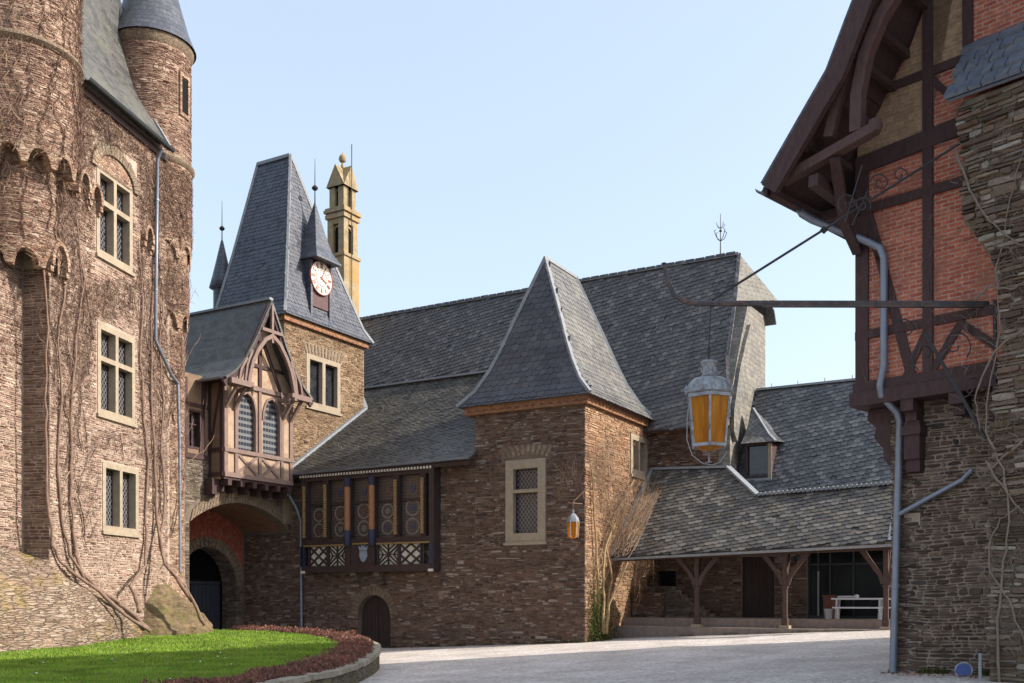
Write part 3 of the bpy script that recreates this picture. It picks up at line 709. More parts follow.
    for q in (.06, O-.1): mb.bar(SF2, (q, ZB), (q, ZT), .16, .002, .05)
    part('side_frame', mb, M_['timber'], orl)
    mb = MB()
    mb.box(SF, .0, O-.16, .0, .012, ZB+.05, ZT-.02); part('side_panel', mb, M_['shadeplaster'], orl)
    mb = MB()
    for i in range(6):
        a = a0+.25+i*(a1-a0-.5)/5; mb.box(GW, a-.11, a+.11, .0, O+.12, ZB-.36, ZB-.11); mb.box(GW, a-.11, a+.11, .0, O*.6, ZB-.6, ZB-.362)
    mb.box(GW, a0-.02, a1+.02, O-.16, O+.04, ZB-.105, ZB+.0); mb.box(GW, a0-.3, a0+.1, .0, .5, ZB-.75, ZB-.1)
    part('joist', mb, M_['timber'], T)
    # ---- gable and roof
    GG = GU(-13.95); ac, hw = -2.87, 2.72
    pr = [(0, 14.85), (.35, 14.2), (1.0, 12.95), (1.6, 12.0), (2.15, 11.4), (hw, 10.98)]
    mb = MB()
    for s in (-1, 1):
        for (x, z), (y, w) in zip(pr, pr[1:]):
            top = [G(-13.75, ac+s*x, z), G(-13.75, ac+s*y, w), G(-21, ac+s*y, w), G(-21, ac+s*x, z)]
            n = (top[1]-top[0]).cross(top[3]-top[0]).normalized(); n = n if n.z > 0 else -n; lo = [p-n*.09 for p in top]
            mb.hexa(lo+top)
    part('roof', mb, M_['slateD'], T, weld=False)
    strip(T, [G(-13.8, ac, 14.9), G(-21, ac, 14.9)], .22, .1)
    mb = MB()
    for s in (-1, 1):
        mb.arcbar(GG, [(ac+s*x, z-.2-.03*x) for x, z in pr], .26, .0, .12)
    part('bargeboard', mb, M_['timber'], T)
    GB = GU(-14.5); mb = MB(); inn = [(ac-s*x*.98, z-.12) for s in (1,) for x, z in pr[::-1]]+[(ac+x*.98, z-.12) for x, z in pr[1:]]
    mb.slab([(a0-.5, ZT-.05)]+[(p, q) for p, q in inn if q > ZT]+[(a1+.35, ZT-.05)], [], GB, -.15, 0); part('gable_wall', mb, M_['plaster'], T)
    mb = MB()
    mb.bar(GB, (ac, ZT), (ac, 14.4), .18, .002, .07); mb.bar(GB, (ac-1.3, ZT), (ac-.2, 13.2), .16, .003, .06); mb.bar(GB, (ac+1.3, ZT), (ac+.2, 13.2), .16, .003, .06)
    mb.bar(GB, (ac-1.5, 12.0), (ac+1.5, 12.0), .15, .004, .065)
    part('gable_frame', mb, M_['timber'], T)
    mb = MB()       # open decorative truss in front
    mb.bar(GG, (ac, 12.95), (ac, 14.6), .12, .13, .25); mb.bar(GG, (ac-.62, 13.45), (ac+.62, 13.45), .14, .12, .24)
    for s in (-1, 1):
        mb.arcbar(GG, [(ac+s*x, z) for x, z in ((.02, 13.25), (.45, 13.0), (.9, 12.45), (1.2, 11.9), (1.38, 11.3), (1.45, 10.95))], .17, .125, .27)
        mb.arcbar(GG, [(ac+s*x, z) for x, z in ((1.2, 12.4), (1.5, 11.7), (1.62, 11.0))], .1, .125, .22)
        mb.arcbar(GG, [(ac+s*x, z) for x, z in ((1.5, 12.0), (1.85, 11.45), (1.95, 11.0))], .1, .125, .22)
        mb.box(GG, ac+s*1.2 if s > 0 else ac-2.5, ac+2.5 if s > 0 else ac-1.2, .02, .3, 10.75, 10.98)
        mb.box(GG, ac+s*1.28-.08, ac+s*1.28+.08, -.75, .42, 10.62, 10.78)
        for q in (1.5, 2.0):                                                     # braces down to the oriel posts
            p0 = GG(ac+s*q, .1, 10.75); p1 = OF(ac+s*min(q, 2.0), .05, 9.9); mb.beam(p0, p1, .12, .12)
        mb.tube([GG(ac+s*1.15, .15, 10.72), GG(ac+s*1.15, .15, 10.45)], [.09, .03], 8)
    part('gable_truss', mb, M_['ptimber'], T)
    gutter(T, G(-13.9, ac-hw-.08, 10.95), G(-18.5, ac-hw-.08, 10.95), .08)
    # hopper and pipe by the oriel corner
    hp = [GF(0)(-15.0, .55, 7.05), GF(0)(-14.95, .5, 6.6), GF(0)(-14.7, .2, 5.9), GF(0)(-14.55, .12, 5.4), GF(0)(-14.5, .12, -.5)]
    pipe(T, hp, .075)
    mb = MB(); mb.lathe((hp[0].x, hp[0].y), [(.08, 6.55), (.2, 6.9), (.24, 7.1), (.2, 7.1), (.07, 6.7)], 12); part('hopper', mb, M_['zinc'], T, smooth=True)
gate_wing()

# ================================================================== CLOCK TOWER
def clock_tower():
    t0, t1, f0, f1 = -19.5, -15.25, -.45, 5.5; ze = 14.75
    T = thing('clock_tower', 'square stone tower with steep blue slate roof and a round white clock', 'tower', G(-17.3, 2.5, 6))
    CW = GU(t1)
    aL, zT = H(CW, 306, 353); aR, zT2 = H(CW, 340, 363.5); _, zB = H(CW, 307.7, 407); zB2 = H(CW, 340, 413)[1]
    zt, zb = (zT+zT2)/2, (zB+zB2)/2
    mb = MB(); mb.slab([(f0, 5.25), (f1, 5.25), (f1, ze), (f0, ze)], [[(aL, zb), (aR, zb), (aR, zt), (aL, zt)]], CW, -.5, 0)
    mb.box(lambda a, o, z: G(a, o, z), t0, t1-.502, f0+.002, f1, 7.05, ze-.02); mb.box(lambda a, o, z: G(a, o, z), t0, t1-.02, .62, f1-.01, 4.5, 7.045)
    part('wall', mb, M_['mortG'], T)
    mullion(T, CW, aL, aR, zb, zt, 2, None, fw=.24, mw=.22, pane='glass', depth=.3)
    mb = MB()
    for i in range(12):
        x = aL-.1+(aR-aL+.2)*(i+.5)/12; mb.bar(CW, (x, zt+.02), (x+(i-5.5)*.03, zt+.5), .11, .0, .03)
    part('relieving_arch', mb, M_['vouss'], T)
    mb = MB(); mb.box(GF(0), t0-.1, t1+.18, -f1-.15, -f0+.2, ze-.02, ze+.25); part('cornice', mb, M_['cornice'], T)
    # roof: flared steep hip, short ridge along t
    rA, rB, ro = -18.55, -16.42, 1.25; zr = 23.35
    e = .34; x0, x1, y0, y1 = t0-e, t1+e, f0-e, f1+e
    fl = [(0, 0), (.13, .07), (.25, .19), (.5, .44), (1, 1)]
    rings = []; SLJ.append((T, rings, .24, .2, 'sB', (0, 1)))
    for h, k in fl:
        z = ze+.26+(zr-ze-.26)*k
        rings.append([(x0+(rA-x0)*h, y0+(ro-y0)*h, z), (x1+(rB-x1)*h, y0+(ro-y0)*h, z), (x1+(rB-x1)*h, y1+(ro-y1)*h, z), (x0+(rA-x0)*h, y1+(ro-y1)*h, z)])
    mb = MB()
    for A, B in zip(rings, rings[1:]):
        for i in range(4):
            j = (i+1) % 4; q = [G(*A[i]), G(*A[j]), G(*B[j]), G(*B[i])]; mb.add(q)
    mb.add([G(*p) for p in rings[0]])
    part('roof', mb, M_['slateB'], T, weld=False)
    for i in range(4): strip(T, [G(*r[i])+Vector((0, 0, .03)) for r in rings], .12, .12, 'hip_flashing')
    strip(T, [G(*rings[-1][0]), G(*rings[-1][1])], .2, .16, 'ridge')
    # clock dormer
    CF = GU(-15.05); ca, cz = H(CF, 320.5, 278.5)
    mb = MB(); mb.box(CF, ca-.62, ca+.62, -1.3, -.02, cz-1.45, cz+.75); dm = part('dormer', mb, M_['rust'], T)
    mb = MB(); mb.box(CF, ca-.75, ca-.622, -1.3, .05, cz-2.3, cz+.8); mb.box(CF, ca+.622, ca+.75, -1.3, .05, cz-2.3, cz+.8); part('cheek', mb, M_['slateB'], dm)
    mb = MB(); rr = [(.95, 0), (.62, .55), (.36, 1.5), (.0, 3.0)]; cc = (ca, -.35); sides = 4
    for (r, h), (s, g) in zip(rr, rr[1:]):
        for k in range(4):
            ts = [math.pi/4+math.pi/2*k, math.pi/4+math.pi/2*(k+1)]
            q = [(r*1.3*math.cos(ts[0]), r*1.3*math.sin(ts[0]), h), (r*1.3*math.cos(ts[1]), r*1.3*math.sin(ts[1]), h), (s*1.3*math.cos(ts[1]), s*1.3*math.sin(ts[1]), g), (s*1.3*math.cos(ts[0]), s*1.3*math.sin(ts[0]), g)]
            if s == 0: q = q[:3]
            mb.add([CF(ca+x, -.35+y, cz+.85+z) for x, y, z in q])
    mb.box(CF, ca-.9, ca+.9, -1.25, .55, cz+.76, cz+.86)
    part('dormer_roof', mb, M_['slateB'], dm)
    p = CF(ca, -.35, 0); finial(dm, (p.x, p.y), cz+3.7, 2.2, .035, .16)
    def disc(mb, r, o0, o1, n=40, hole=None):
        outer = [(ca+r*math.cos(2*math.pi*i/n), cz+r*math.sin(2*math.pi*i/n)) for i in range(n)]
        h = [[(ca+hole*math.cos(2*math.pi*i/n), cz+hole*math.sin(2*math.pi*i/n)) for i in range(n)]] if hole else []
        mb.slab(outer, h, CF, o0, o1)
    mb = MB(); disc(mb, .80, .0, .06); ck = part('clock', mb, M_['clockw'], T)
    mb = MB(); disc(mb, .82, .0, .1, hole=.785); disc(mb, .40, .061, .075, hole=.37); part('rim', mb, M_['clockr'], ck)
    roman = ['XII', 'I', 'II', 'III', 'IIII', 'V', 'VI', 'VII', 'VIII', 'IX', 'X', 'XI']
    mb = MB()
    for hh in range(12):
        th = math.pi/2+hh*math.pi/6     # seen from the courtyard the +a axis runs to the right
        th = math.pi/2-hh*math.pi/6
        s = roman[hh]; wid = {'I': .045, 'V': .1, 'X': .1}; tot = sum(wid[c] for c in s); x = -tot/2
        ux, uz = math.cos(th), math.sin(th); tx, tz = math.sin(th), -math.cos(th)
        for c in s:
            w = wid[c]; xm = x+w/2
            def pt(lx, r): return (ca+ux*r+tx*lx, cz+uz*r+tz*lx)
            if c == 'I': st = [(xm, .47, xm, .72)]
            elif c == 'V': st = [(xm-w*.4, .72, xm, .47), (xm+w*.4, .72, xm, .47)]
            else: st = [(xm-w*.4, .72, xm+w*.4, .47), (xm+w*.4, .72, xm-w*.4, .47)]
            for l0, r0, l1, r1 in st: mb.bar(CF, pt(l0, r0), pt(l1, r1), .028, .06, .075)
            x += w
    part('numerals', mb, M_['clockr'], ck)
    for ang, l, w in ((math.radians(62), .62, .05), (math.radians(-25), .4, .07)):
        mb = MB(); mb.bar(CF, (ca-math.cos(ang)*.1, cz-math.sin(ang)*.1), (ca+math.cos(ang)*l, cz+math.sin(ang)*l), w, .08, .095); part('clock_hand', mb, M_['clockr'], ck)
    # small side turret
    c = P(222, 270, 49.6); c = (c.x, c.y)
    mb = MB(); mb.lathe(c, [(.0, 13.8), (.32, 14.3), (.42, 15.2), (.42, 17.2)], 20); st = part('side_turret', mb, M_['slateB'], T, smooth='all')
    mb = MB(); mb.lathe(c, [(.42, 17.05), (.62, 17.15), (.5, 17.6), (.33, 18.3), (.06, 19.5), (.0, 19.6)], 20); part('turret_roof', mb, M_['slateB'], st, smooth='all')
    finial(st, c, 19.4, 2.1, .03, .14)
clock_tower()

def belfry():
    c = G(-20.0, 9.6, 0); D = c.y
    T = thing('stone_belfry', 'slender ochre stone turret with gabled top and ball finial behind the clock tower', 'turret', (c.x, c.y, 8))
    u = Vector((.87, -.4936, 0)); v = Vector((.4936, .87, 0)); hx, hy = .60, .62
    F = lambda k: (lambda a, o, z: c+(v*-1 if k == 0 else u)*((hy if k == 0 else hx)+o)+(u if k == 0 else v)*a+Vector((0, 0, z)))
    z = lambda py: EYE+(HOR-py)/1000*D
    mb = MB(); B = lambda e, z0, z1: mb.box(lambda a, o, zz: c+u*a+v*o+Vector((0, 0, zz)), -hx-e, hx+e, -hy-e, hy+e, z0, z1)
    zz = [z(330), z(258), z(222), z(213), z(190)]
    B(.06, 8, zz[1]-.001)
    for k, (b, t, e) in enumerate(((z(258), z(226), .0), (z(211), z(189), -.08))):
        w = .2
        for sx in (-1, 1):
            for sy in (-1, 1):
                cx, cy = sx*(hx+e-w), sy*(hy+e-w)
                mb.box(lambda a, o, q: c+u*a+v*o+Vector((0, 0, q)), cx-w, cx+w, cy-w, cy+w, b, t+.2)
        B(e-.01, t-.05, t+.35)
    B(-.3, z(258), z(226)); B(-.38, z(212), z(192))
    bd = part('shaft', mb, M_['ysand'], T)
    for k in (0, 1):
        f = F(k); hh = hx if k == 0 else hy
        for b, t, e in ((z(256), z(230), -.26), (z(209), z(193), -.34)):
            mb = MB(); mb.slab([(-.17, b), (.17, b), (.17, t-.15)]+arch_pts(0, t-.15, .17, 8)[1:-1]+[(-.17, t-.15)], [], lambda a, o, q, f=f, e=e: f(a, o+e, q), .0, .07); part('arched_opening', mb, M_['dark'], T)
            mb = MB(); A = arch_pts(0, t-.15, .17, 8); Bq = arch_pts(0, t-.15, .26, 8)
            for i in range(8):
                cc = [A[i], Bq[i], Bq[i+1], A[i+1]]; mb.hexa([f(x, e+.0, y) for x, y in cc]+[f(x, e+.13, y) for x, y in cc])
            part('arch_moulding', mb, M_['ysand'], T)
    mb = MB(); B2 = lambda e, z0, z1: mb.box(lambda a, o, q: c+u*a+v*o+Vector((0, 0, q)), -hx-e, hx+e, -hy-e, hy+e, z0, z1)
    B2(.1, z(225)+.2, z(222)+.25); B2(.05, z(222)+.252, z(216)); B2(.16, z(216)+.002, z(213)); B2(.1, z(213)+.002, z(211))
    part('cornice', mb, M_['ysand'], T); mb = MB(); B2 = lambda e, z0, z1: mb.box(lambda a, o, q: c+u*a+v*o+Vector((0, 0, q)), -hx-e, hx+e, -hy-e, hy+e, z0, z1); B2(.14, z(260), z(257)); part('string_course', mb, M_['ysand'], T)
    mb = MB()
    for k in (0, 1):
        f = F(k); hh = (hx if k == 0 else hy)+.06
        mb.slab([(-hh, z(190)), (hh, z(190)), (0, z(168))], [], f, -(1.2), .05)
    part('gable', mb, M_['ysand'], T)
    mb = MB(); mb.lathe((c.x, c.y), [(.0, z(172)), (.12, z(168)), (.08, z(165)), (.05, z(163)), (.18, z(161.5)), (.22, z(159)), (.17, z(156)), (.05, z(154.5)), (.03, z(153)), (0, z(152))], 14); part('ball_finial', mb, M_['ysand'], T, smooth=True)
    mb = MB(); q = c+u*.75+v*-.1; mb.tube([(q.x, q.y, z(320)), (q.x, q.y, z(148))], .028, 6); part('lightning_rod', mb, M_['iron'], T)
belfry()

# ================================================================== HALL
M_['stain0'] = plain('blue stained glass', (.045,.05,.10), .3, .5, 0, .3, 12); M_['stain1'] = plain('red stained glass', (.11,.06,.05), .3, .5, 0, .3, 12); M_['stain2'] = plain('grey stained glass', (.13,.13,.12), .3, .5, 0, .3, 12)
M_['roundel'] = plain('dull leaded roundel', (.2,.17,.16), .6, .3, 0, .3, 9, .003)
def hall():
    T = thing('great_hall', 'long stone hall, high dark slate roof, timber bay window above a low arched door', 'hall', G(-8, 1, 0))
    F0 = GF(0)
    da0 = H(F0, 358, 620)[0]; da1 = H(F0, 390.6, 620)[0]; dc = (da0+da1)/2; dr = (da1-da0)/2; dz = H(F0, 374, 595)[1]-dr
    dz0 = H(F0, 374, 650)[1]-.2
    mb = MB(); dh = [(da0, dz0-.4), (da1, dz0-.4)]+arch_pts(dc, dz, dr, 12)
    mb.slab([(-19.2, -1), (da0, -1), (da0, dz)]+arch_pts(dc, dz, dr, 12)[::-1][1:-1]+[(da1, dz), (da1, -1), (-5.08, -1), (-5.08, 7.9), (-15.25, 7.9), (-15.25, 5.0), (-15.42, 5.0), (-15.42, 6.95), (-19.2, 6.95)], [], F0, -.6, 0)
    part('wall', mb, M_['mortH'], T)
    part('door_arch', voussoirs(F0, dc, dz, dr, dr+.38, -.1, .04, 17), M_['vouss'], T)
    mb = MB(); mb.slab([(da0-.05, -1), (da1+.05, -1), (da1+.05, dz)]+arch_pts(dc, dz, dr+.05, 12)+[(da0-.05, dz)], [], F0, -.4, -.3)
    for i in range(6): mb.box(F0, da0+.08+i*.215, da0+.10+i*.215, -.3, -.285, -.9, dz+.4)
    dd = part('door', mb, M_['door'], T)
    mb = MB(); mb.box(F0, dc-.02, dc+.02, -.3, -.27, -.8, dz+dr-.05)
    for z in (.2, 1.3): mb.box(F0, da0+.05, dc-.1, -.3, -.275, z, z+.06); mb.box(F0, dc+.1, da1-.05, -.3, -.275, z, z+.06)
    part('hinge', mb, M_['iron'], dd)
    # great roof (two slopes, half hip) and lower roof
    zb = lambda off: 9.85+2.01*(off-6.3)
    zl = lambda off, t=-10: 7.60+.655*(off+.5)
    mb = MB()
    mb.plate([G(-20.2, 10.3, 17.9), G(3.1, 10.3, 17.9), G(3.27, 9.1, zb(9.1)), G(3.35, 7.6, zb(7.6)), G(3.9, 6.0, zb(6.0)), G(-5.3, 6.0, zb(6.0)), G(-5.3, 7.8, zb(7.8)), G(-20.2, 7.8, zb(7.8))], .14)
    part('roof', mb, M_['slateA'], T, weld=False)
    SLP.append((T, [G(-20.2, 10.25, 17.85), G(3.05, 10.25, 17.85), G(3.22, 9.1, zb(9.1)), G(3.3, 7.6, zb(7.6)), G(3.85, 6.0, zb(6.0)), G(-5.3, 6.0, zb(6.0)), G(-5.3, 8.1, zb(8.1)), G(-20.2, 8.1, zb(8.1))], .28, .24, .18, 'sA'))
    mb = MB(); mb.plate([G(-20.2, 10.3, 17.9), G(3.1, 10.3, 17.9), G(4.3, 12.0, 15.6), G(4.3, 12.4, 15.0), G(-20.2, 12.4, 15.0)], .1); part('rear_roof', mb, M_['slateA'], T, weld=False)
    mb = MB(); mb.plate([G(3.08, 10.3, 17.98), G(3.25, 8.95, 15.35), G(4.55, 11.9, 15.9)], .14); part('half_hip', mb, M_['slateG'], T, weld=False)
    mb = MB(); mb.plate([G(-15.28, -.62, zl(-.62)), G(-4.95, -.62, zl(-.62)+.1), G(-4.95, 8.1, zl(8.1)+.05), G(-19.4, 8.1, zl(8.1)+.05), G(-19.4, 5.6, zl(5.6)), G(-15.28, 5.6, zl(5.6))], .1)
    part('lower_roof', mb, M_['slateE'], T, weld=False)
    SLP.append((T, [G(-15.1, -.6, zl(-.6)), G(-5.0, -.6, zl(-.6)+.1), G(-5.0, 7.85, zl(7.85)+.05), G(-18.5, 7.85, zl(7.85)+.05), G(-18.5, 5.6, zl(5.6)), G(-15.1, 5.6, zl(5.6))], .26, .19, .12, 'sE'))
    strip(T, [G(-15.2, -.6, zl(-.6)+.08), G(-15.2, 5.5, zl(5.5)+.1), G(-17.5, 7.9, zl(7.9)+.1)], .34, .12, 'verge_flashing')
    strip(T, [G(-18.5, 7.93, zl(8.0)+.16), G(-5.2, 7.93, zl(8.0)+.2)], .18, .1, 'junction_flashing')
    strip(T, [G(-20.2, 10.3, 17.95), G(3.1, 10.3, 17.95)], .24, .12, 'ridge')
    mb = MB()
    for i in range(46): 
        t = -20+i*.5; mb.box(lambda a, o, z: G(a, o, z), t, t+.44, 10.16, 10.44, 17.93, 18.04+R_.uniform(0, .02))
    part('ridge_tile', mb, M_['slateA'], T)
    strip(T, [G(3.1, 10.3, 17.95), G(3.28, 9.1, zb(9.1)+.05), G(3.38, 7.6, zb(7.6)+.05), G(3.92, 6.1, zb(6.1)+.05)], .16, .1, 'verge', 'slateA')
    gutter(T, G(-15.2, -.72, 7.5), G(-5.0, -.72, 7.6), .075)
    mb = MB(); mb.box(lambda a, o, z: G(a, o, z), -15.2, -5.0, -.6, -.45, 7.32, 7.5); part('eaves_board', mb, M_['dtimber'], T)
    # end gable wall, front wall above the walkway
    GE = GU(3.84)
    mb = MB(); mb.slab([(6.5, 5.6), (12.1, 5.6), (12.1, 15.0), (11.8, 15.3), (9.2, 15.2), (8.3, 13.7), (6.5, 10.4)], [], GE, -.5, 0); part('hung_slate_wall', mb, M_['slateG'], T)
    mb = MB(); mb.box(GF(6.5), -.0, 3.338, -.5, .0, 3, 9.7); part('upper_wall', mb, M_['hstone'], T)
    mb = MB(); mb.box(GF(6.5), .3, 3.83, .0, .22, 9.25, 9.62); part('cornice', mb, M_['cornice'], T)
    # curved slate shoulder against the gable (broad flashing)
    mb = MB(); mb.slab([(6.52, 9.9), (7.4, 11.9), (8.4, 13.4), (9.0, 14.2), (8.8, 13.2), (8.1, 12.3), (7.5, 11.0), (7.3, 9.2), (7.0, 8.6), (6.52, 9.0)], [], GE, .002, .18); part('slate_shoulder', mb, M_['slateG'], T)
    p = G(2.2, 10.3, 0)
    mb = MB(); z0 = 18.0; mb.tube([(p.x, p.y, z0), (p.x, p.y, z0+2.0)], [.035, .015], 6)
    for k in range(4):
        a = k*math.pi/2+.4; dx, dy = math.cos(a), math.sin(a)
        mb.tube([(p.x, p.y, z0+.7), (p.x+dx*.22, p.y+dy*.22, z0+.85), (p.x+dx*.36, p.y+dy*.36, z0+1.15), (p.x+dx*.25, p.y+dy*.25, z0+1.2)], .018, 5)
        mb.tube([(p.x, p.y, z0+1.3), (p.x+dx*.2, p.y+dy*.2, z0+1.4), (p.x+dx*.22, p.y+dy*.22, z0+1.55)], .014, 5)
    mb.lathe((p.x, p.y), [(0, z0+1.1), (.08, z0+1.18), (0, z0+1.28)], 8); part('roof_finial', mb, M_['iron'], T)
    # snow hooks on the roofs
    mb = MB()
    for i in range(26):
        t = R_.uniform(-18, 3); o = R_.uniform(8.2, 10); q = G(t, o, zb(o)+.05); mb.tube([q, q+Vector((-.04, -.08, .16))], .02, 4)
    for i in range(8):
        t = R_.uniform(-14, -6); o = R_.uniform(.5, 7); q = G(t, o, zl(o)+.04); mb.tube([q, q+Vector((-.04, -.08, .14))], .02, 4)
    part('snow_hook', mb, M_['lead'], T)
    # ---------------- bay window
    o = .5; BF = GF(-o)
    X = lambda px, py=520: H(BF, px, py)[0]; Zc = lambda py, px=365: H(BF, px, py)[1]
    aL, aR = X(303), X(432); zTop, zR1, zR0, zL0, zBt = 7.32, Zc(538), Zc(545), Zc(565), Zc(572)
    posts = [(302, 308), (323, 329), (345, 352), (369.6, 376), (392.5, 400), (420, 426)]
    pa = [(X(a), X(b)) for a, b in posts]
    mb = MB()
    mb.box(BF, aL, aR, -o, 0, zR0, zR1); mb.box(BF, aL, aR, -o, .06, zBt, zL0); mb.box(BF, aL, aR, -o, 0, zTop-.2, zTop)
    mb.box(BF, aR-.14, aR+.12, -o, .04, zBt, zTop); mb.box(BF, aL-.06, aL+.1, -o, .04, zBt, zTop)
    for a, b in pa: mb.box(BF, (a+b)/2-.13, (a+b)/2+.13, -.3, .01, zR1, zTop-.2)
    mb.box(BF, aL+.1, aR-.14, -.32, -.2, Zc(503), Zc(500.5))
    for a in (X(348.5), X(373)): mb.box(BF, a-.13, a+.13, -.3, .07, zL0, zR0)
    mb.box(BF, X(350), X(372), -.2, .02, zL0, zR0)
    bw = part('bay_window', mb, M_['dtimber'], T)
    for (a, b), (c, d) in zip(pa, pa[1:]):
        x0, x1 = (a+b)/2+.13, (c+d)/2-.13
        q = MB(); q.box(BF, x0-.02, x1+.02, -.3, -.26, zR1-.02, zTop-.18); part('pane', q, M_['round'], bw)
        q = MB(); xc = (x0+x1)/2; sz = (x1-x0)*.33
        for zc in (zR1+.45, zR1+.45+sz*2.15):
            q2 = ring(BF, xc, zc, sz*.8, sz, -.258, -.235, 10); q.v += q2.v; n0 = len(q.v)-len(q2.v); q.f += [tuple(i+n0 for i in f) for f in q2.f]
            q2 = MB(); A = arch_pts(xc, zc, sz*.8, 10); B = arch_pts(xc, zc, sz, 10)
            for i in range(10):
                cc = [(p_[0], 2*zc-p_[1]) for p_ in (A[i], B[i], B[i+1], A[i+1])]; q.hexa([BF(s_, -.258, t_) for s_, t_ in cc]+[BF(s_, -.235, t_) for s_, t_ in cc])
        part('leaded_roundel', q, M_['roundel'], bw)
        zz = Zc(491); q = MB(); q.slab([(xc-.13, zz+.16), (xc+.13, zz+.16), (xc+.13, zz-.04), (xc, zz-.18), (xc-.13, zz-.04)], [], BF, -.258, -.24); part('stained_shield', q, M_['stain%d' % (int(a*7) % 3)], bw)
        for zc in (zR1+.45, zR1+.45+sz*2.15):
            q = MB(); q.slab([(xc+sz*.42*math.cos(k_*math.pi/4), zc+sz*.42*math.sin(k_*math.pi/4)) for k_ in range(8)], [], BF, -.258, -.245); part('stained_disc', q, M_['stain%d' % (int(a*5+zc*3) % 3)], bw)
    for i, (a, b) in enumerate(pa):
        xc = (a+b)/2; q = MB(); big = i in (2, 3)
        cen = BF(xc, .08, 0); zt_, zb_ = (Zc(486), Zc(530)) if big else (Zc(482), Zc(536)); r = .135 if big else .1
        if big:
            q.lathe((cen.x, cen.y), [(r*.9, zb_), (r, zb_+.1), (r, zt_-.1), (r*.9, zt_)], 14); part('column', q, M_['orange'], bw, smooth=True)
            q = MB(); q.lathe((cen.x, cen.y), [(r*.8, Zc(546)), (r*1.1, Zc(544)), (r*1.25, zb_-.05), (r, zb_)], 14); q.lathe((cen.x, cen.y), [(r*.9, zt_), (r*1.15, zt_+.12), (r*1.2, zTop-.2)], 14); part('column_base', q, M_['blue'], bw, smooth=True)
        else:
            n = 22; pr = []
            for k in range(n*2+1): pr.append((r*(1.0 if k % 2 else .66), zb_+(zt_-zb_)*k/(n*2)))
            q.lathe((cen.x, cen.y), pr, 10, .4); part('twisted_column', q, M_['gold'], bw, smooth=True)
    # lattice panels
    for k, (p0, p1) in enumerate(((308.5, 327), (327.5, 345.5), (377, 398), (398.5, 421))):
        x0, x1 = X(p0, 555), X(p1, 555); q = MB(); q.box(BF, x0, x1, -.18, -.12, zL0, zR0); pn = part('lattice_panel', q, M_['white'], bw)
        q = MB(); w = x1-x0; h = zR0-zL0
        fr = ((x0-.02, x0+.05, zL0, zR0), (x1-.05, x1+.02, zL0, zR0))
        for f in fr: q.box(BF, f[0], f[1], -.12, .0, f[2], f[3])
        if k in (0, 3):
            for i in range(-2, 3):
                for s in (1, -1):
                    A = (x0, zL0+h*(i/2)); B_ = (x1, zL0+h*(i/2+1)) ; 
                    if s < 0: A, B_ = (x0, A[1]+h), (x1, A[1])
                    # clip to panel
                    pts = []
                    for tt in [j/24 for j in range(25)]:
                        xx, zz = A[0]+(B_[0]-A[0])*tt, A[1]+(B_[1]-A[1])*tt
                        if zL0-.001 <= zz <= zR0+.001: pts.append((xx, zz))
                    if len(pts) > 2: q.bar(BF, pts[0], pts[-1], .06, -.119, -.03 if s > 0 else -.035)
        else:
            xc, zc = (x0+x1)/2, (zL0+zR0)/2
            for A, B_ in (((x0, zL0), (x1, zR0)), ((x0, zR0), (x1, zL0)), ((x0, zc), (x1, zc)), ((xc, zL0), (xc, zR0))): q.bar(BF, A, B_, .04, -.119, -.03)
            for s in (-1, 1):
                q.arcbar(BF, [(xc+s*w*.5, zL0+.1), (xc+s*w*.24, zc), (xc+s*w*.5, zR0-.1)], .035, -.118, -.04); q.arcbar(BF, [(xc-w*.3, zc+s*h*.5), (xc, zc+s*h*.22), (xc+w*.3, zc+s*h*.5)], .035, -.118, -.045)
        part('lattice', q, M_['dtimber'], pn)
    q = MB(); q.box(BF, aL+.05, X(345), -.05, .05, zR0-.0, zR0+.07); q.box(BF, X(353), X(369), -.05, .06, zR0+.03, zR0+.1); q.box(BF, X(377), aR-.1, -.05, .05, zR0+.0, zR0+.07); part('moulding', q, M_['gold'], bw)
    q = MB(); n = 46
    for i in range(n):
        a = aL-.1+(aR-aL+.2)*i/n; q.box(BF, a, a+(aR-aL)/n*.55, .02, .12, zTop-.02, zTop+.08)
    part('dentil', q, M_['white'], bw)
    q = MB(); q.box(BF, aL-.1, aR+.12, -o, .08, zTop+.082, zTop+.2); part('head_board', q, M_['dtimber'], bw)
    q = MB()
    for a in (aL+.02, aR-.01, (pa[0][0]+aL)/2): q.box(BF, a-.09, a+.09, .0, .07, zL0-.02, zR0+.02)
    part('blue_post', q, M_['blue'], bw)
    q = MB()
    for a in (aL+.05, aR-.03): q.box(BF, a-.12, a+.12, -.05, .09, zBt-.02, zBt+.09)
    part('foot_block', q, M_['white'], bw)
    q = MB(); xc, zc = X(364, 555), Zc(555)         # crest
    q.slab([(xc-.2, zc+.18), (xc-.21, zc-.05), (xc-.12, zc-.24), (xc, zc-.32), (xc+.12, zc-.24), (xc+.21, zc-.05), (xc+.2, zc+.18)], [], BF, .02, .07)
    q.slab([(xc-.2, zc+.2), (xc+.2, zc+.2), (xc+.26, zc+.4), (xc+.13, zc+.3), (xc+.08, zc+.45), (xc, zc+.32), (xc-.08, zc+.45), (xc-.13, zc+.3), (xc-.26, zc+.4)], [], BF, .02, .08)
    part('crest', q, plain('grey blue crest', (.25, .29, .36), .7), bw)
    q = MB()
    for p_ in (351.5, 375):
        a = X(p_, 575)
        for j in range(3): q.box(BF, a-.16, a+.16, -o, -.08-.13*j, zBt-.18*(j+1), zBt-.18*j-.002)
    part('bracket', q, M_['dstone'], bw)
    # wall lantern belongs elsewhere
hall()

